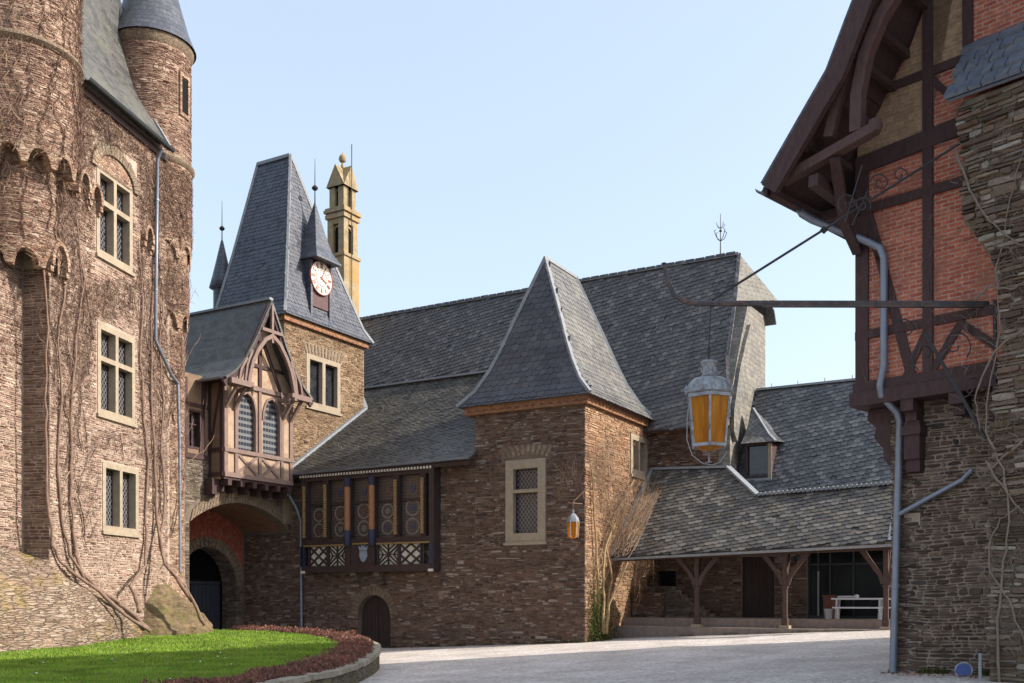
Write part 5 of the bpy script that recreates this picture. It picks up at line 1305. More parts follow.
# ================================================================== LANTERNS
def big_lantern():
    D = 16.5
    T = thing('lantern_bracket', 'long wrought-iron wall bracket with horizontal bar and slanting tie rod above the yard', 'bracket', P(1000, 303, D))
    pts = [(664, 264), (667, 280), (674, 295), (684, 301), (696, 303.5), (760, 303.5), (1004, 304)]
    mb = MB(); mb.tube([P(x, y, D) for x, y in pts], [.025, .035, .045, .05, .05, .05, .05], 8); mb.lathe((P(664, 263, D).x, D), [(0, P(0, 262, D).z), (.05, P(0, 263.5, D).z), (0, P(0, 266, D).z)], 8)
    mb.beam(P(762, 304, D), P(1004, 304.5, D), .07, .1); part('bar', mb, M_['ironrust'], T, smooth=True)
    mb = MB(); mb.tube([P(712, 300, D), P(820, 232, D), P(989, 125, 16.2)], .022, 6)
    c = P(824, 230, D); mb.lathe((c.x, c.y), [(0, c.z-.07), (.07, c.z), (0, c.z+.07)], 8); part('tie_rod', mb, M_['iron'], T)
    mb = MB(); mb.tube([P(925, 333, 16.3), P(985, 438, 16.0)], .03, 6); mb.tube([P(995, 300, 16.2), P(995, 440, 16.2)], .03, 6); part('strut', mb, M_['iron'], T)
    mb = MB()        # scrolls where the tie rod passes the house corner
    def scroll(px, py, r, s=1, turns=1.6, rot=0.):
        p = []
        for i in range(20):
            f = i/19; a = rot+s*2*math.pi*turns*f; rr = r*(1-f*.8); p.append(P(px+rr*math.cos(a), py+rr*math.sin(a), 16.35))
        mb.tube(p, .012, 5)
    scroll(848, 203, 11, 1, 1.2, 2.2); scroll(862, 205, 9, -1, 1.4, .5); scroll(880, 183, 10, 1, 1.3, 3.3); scroll(900, 175, 8, -1, 1.2, .2)
    for k in ((845, 222, 862, 165), (852, 225, 868, 190), (843, 205, 870, 196)): mb.tube([P(k[0], k[1], 16.35), P(k[2], k[3], 16.35)], .012, 5)
    scroll(925, 355, 16, 1, .8, 2.0); scroll(955, 345, 17, -1, 1.1, .8); scroll(975, 385, 12, 1, 1.1, 1.0); scroll(905, 330, 13, 1, .8, 3.5)
    part('scrollwork', mb, M_['iron'], T)
    L = thing('hanging_lantern', 'large six-sided lantern of amber glass and pale blue metal hanging from the long iron bar', 'lantern', P(709, 303, D))
    c = P(709, 400, D); cx, cy = c.x, c.y; z = lambda py: P(709, py, D).z; k = D/1000
    def hexr(r, py, i, rot=-.15): a = rot-math.pi/2+i*math.pi/3; return Vector((cx+r*k*math.cos(a), cy+r*k*math.sin(a), z(py)))
    mb = MB(); mb.tube([P(711, 303, D), (cx, cy, z(346))], .012, 6); mb.lathe((cx, cy), [(.0, z(342)), (.02, z(346)), (.035, z(350)), (.02, z(358)), (.03, z(360))], 8); part('hanger', mb, M_['iron'], L, smooth=True)
    mb = MB(); pr = [(3, 360), (7.5, 361), (8.5, 363), (7, 365), (7, 375), (9, 376.5), (8.5, 377.5), (15, 379), (20, 383), (22.3, 389), (23.5, 394), (22, 395)]
    mb.lathe((cx, cy), [(r*k, z(y)) for r, y in pr], 24); part('hood', mb, M_['tin'], L, smooth=True)
    mb = MB()
    for i in range(12):
        a = i*math.pi/6; x, y = cx+22.5*k*math.cos(a), cy+22.5*k*math.sin(a); mb.lathe((x, y), [(0, z(385.5)), (.02, z(386.5)), (.042, z(389)), (.03, z(391.5)), (.035, z(393)), (.0, z(396))], 7)
        x, y = cx+17*k*math.cos(a), cy+17*k*math.sin(a); mb.lathe((x, y), [(0, z(380)), (.018, z(382)), (0, z(384.5))], 6)
    for i in range(6): a = i*math.pi/3; mb.box(lambda p, q, r: Vector((cx+p*math.cos(a)-q*math.sin(a), cy+p*math.sin(a)+q*math.cos(a), r)), 6.9*k, 7.6*k, -.03, .03, z(373), z(368))
    part('hood_ornament', mb, M_['tin'], L, smooth=True)
    mb = MB(); T_, Bt, rt, rb = 397, 446, 22, 17
    for i in range(6):
        a, b, c_, d_ = hexr(rt, T_, i), hexr(rt, T_, i+1), hexr(rb, Bt, i+1), hexr(rb, Bt, i)
        n = (b-a).cross(d_-a).normalized()*.006; mb.hexa([a-n, b-n, c_-n, d_-n, a+n, b+n, c_+n, d_+n])
    part('glass', mb, M_['amber'], L)
    mb = MB()
    for i in range(6): mb.beam(hexr(rt+.6, T_-1, i), hexr(rb+.6, Bt+1, i), .035, .035); mb.beam(hexr(rt+.8, T_, i), hexr(rt+.8, T_, i+1), .04, .06); mb.beam(hexr(rb+.8, Bt, i), hexr(rb+.8, Bt, i+1), .035, .05)
    mb.tube([(cx, cy, z(447)), (cx, cy, z(462))], [.03, .01], 6)
    for i in range(6): mb.tube([hexr(rb, Bt, i), (cx, cy, z(453))], .01, 5)
    part('frame', mb, M_['tin'], L)
    mb = MB(); mb.lathe((cx, cy), [(0, z(452.5)), (9*k, z(450)), (15*k, z(447)), (15*k, z(446.4)), (0, z(446.4))], 12); part('bottom_glass', mb, M_['amber'], L)
    mb = MB(); mb.tube([(cx, cy, z(446)), (cx, cy, z(432)), ], [.05, .045], 10); mb.lathe((cx, cy), [(.03, z(432)), (.07, z(427)), (.07, z(423)), (0, z(419))], 12); part('lamp_socket', mb, M_['ironrust'], L)
    mb = MB(); pts = [(690, 396), (687, 420), (687, 440), (692, 455), (702, 463), (712, 465), (720, 462), (727, 452)]; mb.tube([P(x, y, D-.1) for x, y in pts], .008, 5); part('cable', mb, M_['lead'], L)
big_lantern()
def wall_lantern():
    F0 = GF(-.55); c = F0(*(lambda q: (q[0], 0, q[1]))(H(F0, 573, 525))); k = c.y/1000; z = lambda py: P(573, py, c.y).z
    L = thing('wall_lantern', 'small amber glass lantern with pale metal hood hanging on the corner tower wall', 'lantern', (c.x, c.y, z(503)))
    mb = MB(); mb.lathe((c.x, c.y), [(0, z(509)), (1.2*k, z(511)), (1*k, z(513)), (2.5*k, z(514)), (5.5*k, z(518)), (6.5*k, z(522)), (5.5*k, z(522.5))], 6); part('hood', mb, M_['tin'], L)
    mb = MB(); mb.lathe((c.x, c.y), [(6*k, z(522)), (4.8*k, z(537)), (0, z(539))], 6); part('glass', mb, M_['amber'], L)
    mb = MB()
    for i in range(6):
        a = i*math.pi/3; mb.tube([(c.x+6.2*k*math.cos(a), c.y+6.2*k*math.sin(a), z(522)), (c.x+5*k*math.cos(a), c.y+5*k*math.sin(a), z(538))], .015, 4)
    part('frame', mb, M_['tin'], L)
    mb = MB(); w0 = H(GF(0), 575, 501); mb.tube([GF(0)(w0[0]+.35, .0, z(503)), (c.x, c.y, z(503)), (c.x-.2, c.y, z(503))], .022, 6); mb.tube([(c.x, c.y, z(503)), (c.x, c.y, z(510))], .012, 5)
    mb.tube([(c.x, c.y, z(502)), GF(0)(w0[0]+.7, .02, z(484))], .02, 6); part('arm', mb, M_['vine'], L)
wall_lantern()

# ================================================================== FURNITURE AND SMALL THINGS
def furniture():
    B = GF(5.2); x0, x1 = H(B, 833, 605)[0], H(B, 890, 605)[0]
    T = thing('picnic_table', 'long white trestle table standing on the walkway floor, far right', 'table', G((x0+x1)/2, 5.2, FD))
    mb = MB(); mb.box(B, x0, x1, -.35, .35, FD+.76, FD+.83); part('tabletop', mb, M_['whitep'], T, bevel=.008)
    for x in (x0+.18, x1-.35):
        mb = MB(); mb.bar(B, (x-.02, FD), (x+.02, FD+.76), .07, -.3, -.23); mb.bar(B, (x-.02, FD), (x+.02, FD+.76), .07, .23, .3); mb.box(B, x-.03, x+.03, -.23, .23, FD+.3, FD+.36); part('leg', mb, M_['whitep'], T)
    T = thing('bench', 'narrow white bench standing in front of the long white trestle table', 'bench', G((x0+x1)/2, 4.5, FD))
    B2 = GF(4.55); y0, y1 = H(B2, 833, 610)[0], H(B2, 890, 610)[0]
    mb = MB(); mb.box(B2, y0, y1, -.13, .13, FD+.42, FD+.48); part('seat', mb, M_['whitep'], T, bevel=.006)
    for x in (y0+.2, y1-.35):
        mb = MB(); mb.box(B2, x-.03, x+.03, -.11, .11, FD, FD+.42); part('leg', mb, M_['whitep'], T)
    mb = MB(); a = H(B, 838, 596)[0]; b = H(B, 857, 596)[0]; mb.tube([B(a, .1, FD+.875), B(b, .1, FD+.875)], [.04, .045], 12)
    mb.lathe((B(b, .1, 0).x, B(b, .1, 0).y), [(0, FD+.83), (.09, FD+.835), (.1, FD+.93), (.06, FD+.96), (0, FD+.97)], 12)
    solo('folded_cloth', mb, M_['whitep'], B((a+b)/2, .1, FD+.83), 'small rolled white cloth lying on the left end of the white table', 'cloth', smooth=True)
    p = B(H(B, 829, 610)[0], .1, FD); c = (p.x, p.y)
    T = thing('plant_pot', 'white pot beside the left end of the white bench', 'pot', (c[0], c[1], FD))
    mb = MB(); mb.lathe(c, [(0, FD), (.13, FD), (.17, FD+.36), (.19, FD+.38), (.17, FD+.4), (.15, FD+.36), (0, FD+.35)], 16); part('pot_body', mb, M_['whitep'], T, smooth=True)
    q = G(H(GF(5.9), 829, 600)[0], 5.9, FD); mb = MB(); f = lambda a, o, z: q+Vector((.87, -.4936, 0))*a+Vector((.4936, .87, 0))*o+Vector((0, 0, z))
    T = thing('wooden_crate_stand', 'upright brown wooden stand behind the white pot on the walkway', 'stand', q)
    mb.box(f, -.2, .2, -.15, .15, 0, .9); part('side_panel', mb, M_['pot'], T); mb = MB(); mb.box(f, -.23, .23, -.18, .18, .9, .95); part('top', mb, M_['pot'], T)
    # post lanterns inside the walkway
    for px, lab in ((716, 'small dark iron wall lamp on the walkway back wall left of the door'), (799, 'small dark iron wall lamp on the walkway back wall right of the door')):
        W = lambda a, o, z: G(a, 6.7-o, z); a, z = H(W, px, 563); cc = W(a, .22, z)
        T = thing('wall_lamp', lab, 'lamp', W(a, .1, z), 'wall lamps under the walkway roof')
        mb = MB(); mb.lathe((cc.x, cc.y), [(.02, z+.3), (.14, z+.2), (.1, z-.1), (0, z-.18)], 8); mb.tube([W(a, .1, z+.3), W(a, .22, z+.32)], .02, 5); part('lamp_body', mb, M_['iron'], T, smooth=True)
    # blue floodlight at the foot of the stone wall
    a, z = H(FR, 965, 671, .3); T = thing('floodlight', 'small blue floodlight with pale rim at the foot of the right-hand stone wall', 'floodlight', FR(a, .3, .45))
    c = FR(a, .32, 0); zc = P(965, 672, c.y).z; d = Vector((-.5, -.75, .35)).normalized()
    mb = MB(); cc = Vector((c.x, c.y, zc)); mb.tube([cc-d*.12, cc-d*.05, cc+d*.08], [.06, .11, .13], 14); part('housing', mb, M_['bluep'], T, smooth=True)
    mb = MB(); mb.tube([cc+d*.07, cc+d*.1], .145, 14); part('lens_rim', mb, M_['tin'], T, smooth=True)
    mb = MB(); mb.tube([cc+d*.095, cc+d*.112], .12, 14); part('lens', mb, M_['bluep'], T, smooth=True)
    mb = MB(); mb.beam((cc.x-.1, cc.y, zc-.2), (cc.x-.1, cc.y, zc+.03), .03, .05); mb.beam((cc.x+.1, cc.y, zc-.2), (cc.x+.1, cc.y, zc+.03), .03, .05); mb.beam((cc.x-.1, cc.y, zc-.2), (cc.x+.1, cc.y, zc-.2), .06, .03); part('stand', mb, M_['iron'], T)
furniture()

# ================================================================== GROUND
def ground():
    mb = MB(); n = 90; xs = [-30+60*i/n for i in range(n+1)]; ys = [4+62*i/n for i in range(n+1)]
    mb.v = [Vector((x, y, gz(x, y)+.012*noise.noise(Vector((x*.7, y*.7, 0))))) for y in ys for x in xs]
    for j in range(n):
        for i in range(n): k = j*(n+1)+i; mb.f.append((k, k+1, k+n+2, k+n+1))
    solo('gravel_yard', mb, M_['gravel'], (0, 30, 0), kind='structure', smooth='all', weld=False)
    mb = MB(); mb.add([(-3000, -3000, -1.2), (3000, -3000, -1.2), (3000, 3000, -1.2), (-3000, 3000, -1.2)])
    solo('ground', mb, M_['soil'], (0, 0, -1.2), kind='structure', weld=False)
ground()

# ---- raised lawn, bed and kerb wall
KERB = [(-9.5, 13.2), (-7.2, 14.6), (-5.6, 16.4), (-4.6, 18.9), (-4.0, 21.6), (-3.78, 24.4), (-3.78, 27.2), (-4.0, 30.2), (-4.55, 33.2), (-5.5, 36.0), (-6.9, 38.4), (-8.7, 40.4), (-11, 42.0)]
def crv(pts, m=8):
    out = []
    for i in range(len(pts)-1):
        p0, p1, p2, p3 = pts[max(0, i-1)], pts[i], pts[i+1], pts[min(len(pts)-1, i+2)]
        for k in range(m):
            t = k/m
            out.append(tuple(.5*((2*p1[c])+(-p0[c]+p2[c])*t+(2*p0[c]-5*p1[c]+4*p2[c]-p3[c])*t*t+(-p0[c]+3*p1[c]-3*p2[c]+p3[c])*t**3) for c in (0, 1)))
    return out+[pts[-1]]
KC = crv(KERB)
def offs(pts, d):
    r = []
    for i, p in enumerate(pts):
        a, b = pts[max(0, i-1)], pts[min(len(pts)-1, i+1)]; dx, dy = b[0]-a[0], b[1]-a[1]; l = math.hypot(dx, dy); r.append((p[0]-dy/l*d, p[1]+dx/l*d))
    return r
BW = 1.0
def lawn():
    inner = offs(KC, .34)
    mb = MB(); m2 = MB()
    for i in range(len(KC)-1):
        (a, b), (c, d), (e, f), (g, h) = KC[i], KC[i+1], inner[i+1], inner[i]
        z0, z1 = lz(a, b)+.0, lz(c, d)+.0
        j = lambda x, y: .02*noise.noise(Vector((x*6, y*6, 3)))
        mb.hexa([(a, b, -.9), (c, d, -.9), (e, f, -.9), (g, h, -.9), (a, b, z0-.1), (c, d, z1-.1), (e, f, z1-.1), (g, h, z0-.1)])
        o = offs(KC, -.05)
        (a, b), (c, d) = o[i], o[i+1]
        m2.hexa([(a, b, z0-.098+j(a, b)), (c, d, z1-.098+j(c, d)), (e, f, z1-.098), (g, h, z0-.098), (a, b, z0+.02+j(a, b)), (c, d, z1+.02+j(c, d)), (e, f, z1+.02), (g, h, z0+.02)])
    T = thing('kerb_wall', 'low curved rubble retaining wall with pale coping round the lawn', 'low wall', (-4, 24, 0))
    part('wall', mb, M_['rock2'], T); part('coping', m2, M_['rim'], T)
    # soil + turf sheet
    def sheet(name, L, Rr, mat, dz, nn=14):
        mb = MB(); rows = []
        for p, q in zip(L, Rr):
            rows.append([Vector((p[0]+(q[0]-p[0])*k/nn, p[1]+(q[1]-p[1])*k/nn, 0)) for k in range(nn+1)])
        for r in rows:
            for v in r: v.z = lz(v.x, v.y)+dz
        mb.v = [v for r in rows for v in r]
        for j in range(len(rows)-1):
            for i in range(nn): k = j*(nn+1)+i; mb.f.append((k, k+1, k+nn+2, k+nn+1))
        return mb
    bi = offs(KC, BW)
    solo('flower_bed', sheet('b', inner, bi, 0, -.04), M_['soil'], (-5, 28, .2), kind='structure', smooth='all', weld=False)
    solo('lawn', sheet('l', bi, [(-19, y) for x, y in bi], 0, -.03, 30), M_['grassb'], (-12, 28, .2), kind='structure', smooth='all', weld=False)
M_['rock2'] = stone('mossy kerb rubble', [(.14,.12,.09),(.2,.17,.13),(.17,.15,.1)], (.13,.12,.09), .3, .12, .08, .04, patch=((.10,.12,.04), 1.5, .6))
lawn()
def grass():
    rr = random.Random(3); bi = offs(KC, BW); mb = MB(); V, F = [], []
    def edge_x(y):
        best = -99
        for (a, b), (c, d) in zip(bi, bi[1:]):
            if min(b, d) <= y <= max(b, d) and abs(d-b) > 1e-6: best = max(best, a+(c-a)*(y-b)/(d-b))
        return best
    ex = [edge_x(13+i*.25) for i in range(130)]
    cnt = 0
    while cnt < 130000:
        y = 17.5+25*rr.random()**1.0; e = ex[min(129, max(0, int((y-13)/.25)))]
        if e < -50: continue
        x0 = -.53*y; 
        if x0 > e: continue
        x = x0-1+(e-x0+1.15)*rr.random()
        h = .05+.05*rr.random()+.03*noise.noise(Vector((x*1.2, y*1.2, 5))); w = .012+.012*rr.random()+.0003*y; a = rr.random()*6.28; l = rr.uniform(.0, .05); z = lz(x, y)-.03; b = rr.random()*6.28
        i = len(V); V += [(x-w*math.cos(a), y-w*math.sin(a), z), (x+w*math.cos(a), y+w*math.sin(a), z), (x+l*math.cos(b), y+l*math.sin(b), z+h)]; F.append((i, i+1, i+2)); cnt += 1
    raw('grass', V, F, M_['grass'], 'stuff')
def raw(name, V, F, mat, kind=None, loc=(0, 0, 0)):
    me = bpy.data.meshes.new(name); me.from_pydata([(a-loc[0], b-loc[1], c-loc[2]) for a, b, c in V], [], F); me.materials.append(mat)
    o = bpy.data.objects.new(name, me); COL.objects.link(o); o.location = loc
    if kind: o['kind'] = kind
    return o
grass()
def heather():
    rr = random.Random(8); V, F = [], []; a0 = offs(KC, .3); a1 = offs(KC, BW+.1)
    n = len(KC)-1
    clumps = []
    for i in range(950):
        k = rr.random()*n; j = min(int(k), n-1); f = k-j; s = rr.random()
        p = (a0[j][0]*(1-f)+a0[j+1][0]*f, a0[j][1]*(1-f)+a0[j+1][1]*f); q = (a1[j][0]*(1-f)+a1[j+1][0]*f, a1[j][1]*(1-f)+a1[j+1][1]*f)
        x, y = p[0]+(q[0]-p[0])*s, p[1]+(q[1]-p[1])*s
        if y < 17: continue
        clumps.append((x, y, .16+.14*rr.random(), .08+.15*rr.random()*(.5+1.1*(noise.noise(Vector((x, y, 2)))+.5))))
    for x, y, r, h in clumps:
        z = lz(x, y)-.04
        for q in range(75):
            a = rr.random()*6.28; d = r*math.sqrt(rr.random()); hh = h*math.sqrt(max(0, 1-(d/r)**2))*rr.uniform(.55, 1.1)
            px, py, pz = x+d*math.cos(a), y+d*math.sin(a), z+hh; s = rr.uniform(.012, .026)+.0003*y; b = rr.random()*6.28; t = rr.uniform(-.5, 1.)
            ux, uy = math.cos(b)*s, math.sin(b)*s; i = len(V)
            V += [(px-ux, py-uy, pz), (px+ux, py+uy, pz), (px+ux*.3-uy*t, py+uy*.3+ux*t, pz+s*1.8)]; F.append((i, i+1, i+2))
    raw('heather', V, F, M_['heather'], 'stuff')
heather()

# ================================================================== CLIMBERS
def twig(V, F, pts, r0, r1):
    n = 3; base = len(V); m = len(pts)
    for i, p in enumerate(pts):
        d = (pts[min(m-1, i+1)]-pts[max(0, i-1)]).normalized(); x = d.cross(Vector((0, 0, 1)) if abs(d.z) < .9 else Vector((1, 0, 0))).normalized(); y = d.cross(x); rr = r0+(r1-r0)*i/(m-1)
        for k in range(n): t = 2.094*k; v = p+x*(rr*math.cos(t))+y*(rr*math.sin(t)); V.append(tuple(v))
    for i in range(m-1):
        for k in range(n): k2 = (k+1) % n; F.append((base+i*n+k, base+i*n+k2, base+(i+1)*n+k2, base+(i+1)*n+k))
def left_climbers():
    rr = random.Random(21)
    def lp(px, py, o=.08): q = H(FL, px, py, o); return FL(q[0], o, q[1])
    c = Vector((-14.2, 39.5, 0))
    def onturret(p, extra=.05):                 # push a point onto the turret drum when it lies inside it
        d = Vector((p.x-c.x, p.y-c.y, 0)); R = 1.20+.28*(p.z > 15.3)+.16*(p.z > 12.7)*(p.z <= 15.3)+(1.6*max(0, (2.6-p.z)/3) if p.z < 2.6 else 0)
        if d.length < R+extra and d.length > .01: d = d.normalized()*(R+extra); return Vector((c.x+d.x, c.y+d.y, p.z))
        return p
    wins = [((92, 153), (138, 280)), ((94, 318), (138, 430)), ((98, 455), (142, 545))]
    def blocked(p):
        px = 512+1000*p.x/p.y; py = 600-1000*(p.z-EYE)/p.y
        for (a, b), (c_, d) in wins:
            if a < px < c_ and b < py < d: return True
        return False
    def grow(V, F, p, ang, length, r, dep, surf, dens):
        pts = [p]; a = ang; st = .22
        q = p
        for i in range(int(length/st)):
            a += rr.uniform(-.35, .35); a = a*.92+(math.pi/2 if dep < 2 else ang)*.08
            s, z = q; s2, z2 = s+math.cos(a)*st, z+math.sin(a)*st
            if z2 > 18.3 or z2 < 1.5: break
            w = surf(s2, z2, .05+rr.random()*.04)
            if blocked(w): break
            q = (s2, z2); pts.append(q)
            if dep < 4 and rr.random() < dens: grow(V, F, q, a+rr.choice((-1, 1))*rr.uniform(.35, 1.), length*rr.uniform(.35, .6), r*.6, dep+1, surf, dens)
        if len(pts) > 1: twig(V, F, [surf(s, z, .05+.03*rr.random()) for s, z in pts], r, r*.35)
    surf = lambda s, z, o: onturret(FL(s, max(o, 0), z))
    specs = [('climbing_vine', 'big leafless vine with three thick twisted stems climbing the wall left of the castle windows', [
                [(149, 629, 1.6), (128, 610, 1.1), (113, 600, .7), (96, 588, .45), (75, 574, .2), (60, 562, .12), (52, 545, .08), (47, 500, .08), (47, 440, .08), (46, 400, .08), (48, 330, .08), (44, 270, .08)],
                [(150, 631, 1.65), (125, 615, 1.2), (105, 597, .7), (85, 580, .3), (70, 555, .12), (62, 520, .08), (58, 470, .08), (60, 400, .08), (57, 340, .08), (66, 280, .08)],
                [(146, 630, 1.5), (122, 604, .9), (100, 590, .5), (80, 572, .2), (76, 545, .1), (70, 500, .08), (71, 450, .08), (73, 400, .08), (76, 340, .08), (84, 280, .08), (76, 215, .08)]], (3.2, 6.45), 60),
             ('climbing_vine', 'leafless vine with two stems climbing between the castle windows and the corner turret', [
                [(140, 612, 1.0), (137, 600, .8), (131, 586, .5), (137, 575, .35), (144, 566, .25), (146, 540, .1), (145, 516, .08), (148, 460, .08), (144, 420, .08), (141, 360, .08), (143, 300, .08), (139, 240, .08)],
                [(204, 625, 2.2), (196, 606, 1.9), (185, 586, 1.5), (172, 572, 1.1), (165, 564, .8), (161, 535, .35), (165, 497, .2), (160, 450, .1), (163, 400, .1), (160, 350, .1), (163, 300, .1)],
                [(190, 600, 1.7), (176, 578, 1.2), (164, 560, .6), (157, 520, .15), (155, 470, .1), (152, 400, .1), (150, 340, .08), (153, 280, .08)]], (-1.4, 3.6), 100)]
    for name, lab, stems, (s0, s1), nseed in specs:
        T = thing(name, lab, 'vine', Vector(lp(stems[0][0][0], stems[0][0][1], 1.2)), 'leafless vines on the castle wall')
        T['group'] = 'leafless vines on the castle wall'
        for st in stems:
            mb = MB(); pts = []
            for i, (px, py, o) in enumerate(st):
                p = lp(px+rr.uniform(-1, 1), py, o); pts.append(onturret(p, .1) if o < .3 else p)
            fine = []
            for a, b in zip(pts, pts[1:]):
                for k in range(3): fine.append(a.lerp(b, k/3)+Vector((rr.uniform(-.04, .04), 0, 0)))
            fine.append(pts[-1]); n = len(fine); mb.tube(fine, [(.07-.045*i/n)*rr.uniform(.8, 1.25) for i in range(n)], 7); part('stem', mb, M_['trunk'], T, smooth='all')
        V, F = [], []
        for i in range(nseed):
            s = rr.uniform(s0, s1); z = 3+15*rr.random()**.75
            grow(V, F, (s, z), rr.uniform(.9, 2.2), rr.uniform(1.5, 4.5), rr.uniform(.012, .028), 0, surf, .28)
        for i in range(8000 if s0 > 0 else 9500):                 # short dry tendrils and last year's stalks
            s = rr.uniform(s0, s1); z = 3.2+15.3*rr.random()**.6
            if noise.noise(Vector((s*.7, z*.5, 4)))+.25+(z-8)*.05 < rr.uniform(-.3, .5): continue
            a = rr.uniform(0, 6.28); l = rr.uniform(.08, .3); p = surf(s, z, .03)
            if blocked(p) or (s < 2.0 and (12.0 < z < 13.1 or 14.8 < z < 15.8)): continue
            tip = surf(s+math.cos(a)*l, z+math.sin(a)*l, 0); out = Vector((.98, -.25, -.2))*rr.uniform(.04, .16)
            twig(V, F, [p, (p+tip)/2+out*.6, tip+out], .009, .004)
        if s0 > 0:
            cd = Vector((-15.62, 31.75, 0))
            for i in range(6000):
                z = rr.uniform(9, 24); R = 1.74 if z > 15.2 else 1.22
                if z < 12.2:
                    s = rr.uniform(6.5, 9.5); p = FL(s, -.93, z); a = rr.uniform(0, 6.28); l = rr.uniform(.08, .3); tip = p+Vector((0, -math.cos(a)*l, math.sin(a)*l))
                    if rr.random() < .5: continue
                else:
                    th = rr.uniform(-2.2, .9); p = cd+Vector((math.cos(th)*(R+.03), math.sin(th)*(R+.03), z)); a = rr.uniform(0, 6.28); l = rr.uniform(.08, .32)
                    tip = p+Vector((-math.sin(th)*math.cos(a)*l, math.cos(th)*math.cos(a)*l, math.sin(a)*l))
                    if noise.noise(Vector((th*1.3, z*.4, 9)))+.3 < rr.uniform(-.3, .5): continue
                out = Vector((p.x-cd.x, p.y-cd.y, 0)).normalized()*rr.uniform(.03, .13) if z > 12.2 else Vector((.08, 0, 0))
                twig(V, F, [p, (p+tip)/2+out*.6, tip+out], .009, .004)
            for i in range(16):
                th = rr.uniform(-1.9, .5); z = rr.uniform(12.5, 15); pts = []
                for k in range(40):
                    R = 1.78 if z > 15.4 else 1.25; pts.append(cd+Vector((math.cos(th)*R, math.sin(th)*R, z))); z += .2; th += rr.uniform(-.09, .09)
                    if z > 23: break
                twig(V, F, pts, .025, .01)
        o = raw('twigs', V, F, M_['vine'], None, T.location); o.parent = T; o.location = (0, 0, 0)
left_climbers()
def fan_climber():
    rr = random.Random(77); base = G(.55, 2.0, 0); base.z = gz(base.x, base.y)
    T = thing('climbing_shrub', 'golden-brown leafless climbing shrub fanned over the corner tower side and the walkway roof', 'shrub', base)
    FS = GU(0); mb = MB()
    def sp(px, py, o): q = H(FS, px, py, o); return FS(q[0], o, q[1])
    stems = [[(603, 634, .5), (604, 600, .4), (603, 570, .35), (606, 545, .3), (620, 510, .25), (634, 480, .2)], [(606, 634, .6), (609, 605, .6), (618, 585, .9), (628, 562, 1.3)], [(600, 634, .3), (599, 600, .2), (597, 560, .15), (594, 520, .12), (592, 470, .12)], [(604, 634, .45), (606, 610, .3), (612, 580, .3), (607, 550, .3), (614, 520, .25)]]
    for st in stems:
        mb = MB(); pts = [sp(*s) for s in st]; fine = []
        for a, b in zip(pts, pts[1:]):
            for k in range(3): fine.append(a.lerp(b, k/3)+Vector((rr.uniform(-.03, .03), 0, 0)))
        fine.append(pts[-1]); n = len(fine); mb.tube(fine, [.075-.05*i/n for i in range(n)], 6); part('stem', mb, M_['shrubt'], T, smooth='all')
    V, F = [], []
    e0, e1, top = G(.33, 2.45, 3.62), G(10.98, 2.45, 3.86), G(1.5, 6.5, 7.61)
    def roofz(x, y):
        n = (e1-e0).cross(top-e0); return e0.z-(n.x*(x-e0.x)+n.y*(y-e0.y))/n.z
    def loc(off, z, o):
        w = FS(off, o, z); t = o
        if off > 2.4 and t > .0:
            rz = roofz(w.x, w.y)+.03
            if w.z < rz and z > 3.3: w.z = rz
        return w
    def grow(off, z, o, ang, length, r, dep):
        pts = [loc(off, z, o)]; a = ang; st = .14; x, y, oo = off, z, o; do = rr.uniform(-.01, .012) if dep else rr.uniform(-.01, .02)
        for i in range(int(length/st)):
            a += rr.uniform(-.33, .33); x += math.cos(a)*st; y += math.sin(a)*st; oo = max(.04, oo+do+rr.uniform(-.02, .02))
            if x < -.15 or y > 9.0 or x > 7: break
            pts.append(loc(x, y, oo))
            if dep < 4 and rr.random() < .3: grow(x, y, oo, a+rr.choice((-1, 1))*rr.uniform(.25, .7), length*rr.uniform(.4, .65), r*.65, dep+1)
        if len(pts) > 1: twig(V, F, pts, r, r*.4)
    for i in range(46):
        grow(rr.uniform(.6, 2.9), rr.uniform(2.0, 7.2), rr.uniform(.08, .4), math.pi/2+rr.uniform(-1.4, 1.3), rr.uniform(1.2, 3.4), rr.uniform(.008, .014), 0)
    for i in range(60):          # sprays over the roof edge
        grow(rr.uniform(1.9, 2.8), rr.uniform(3.2, 4.2), rr.uniform(.2, 1.1), rr.uniform(.1, 1.3), rr.uniform(1.2, 3.2), .011, 1)
    for i in range(40):          # round the corner on the front face, thin
        p = GF(0)(rr.uniform(-1.2, 0), .04, rr.uniform(5.6, 6.6)); q = p; pts = [p]; a = rr.uniform(1.2, 2.4)
        for k in range(7): q = q+Vector((.87*math.cos(a), -.49*math.cos(a), math.sin(a)))*.14; a += rr.uniform(-.2, .2); pts.append(q)
        twig(V, F, pts, .011, .005)
    o = raw('twigs', V, F, M_['shrub'], None, base); o.parent = T; o.location = (0, 0, 0)
    V, F = [], []
    for i in range(3200):
        off = rr.gauss(.9, .55); z = abs(rr.gauss(0, 1.1)); 
        if off < .0 or z > 3.2: continue
        p = loc(off, 0, .05+abs(rr.gauss(0, .22))*(1.2-z/4)); p.z = gz(p.x, p.y)+z; s = rr.uniform(.02, .05); b = rr.random()*6.28; c_ = rr.uniform(-1, 1); i0 = len(V)
        V += [(p.x-s*math.cos(b), p.y-s*math.sin(b), p.z), (p.x+s*math.cos(b), p.y+s*math.sin(b), p.z), (p.x, p.y-s*c_, p.z+s*1.3)]; F.append((i0, i0+1, i0+2))
    o = raw('leaves', V, F, M_['ivy'], None, base); o.parent = T; o.location = (0, 0, 0)
M_['shrubt'] = plain('golden bark', (.33,.23,.12), .85, .2, 0, .3, 8, .01)
fan_climber()
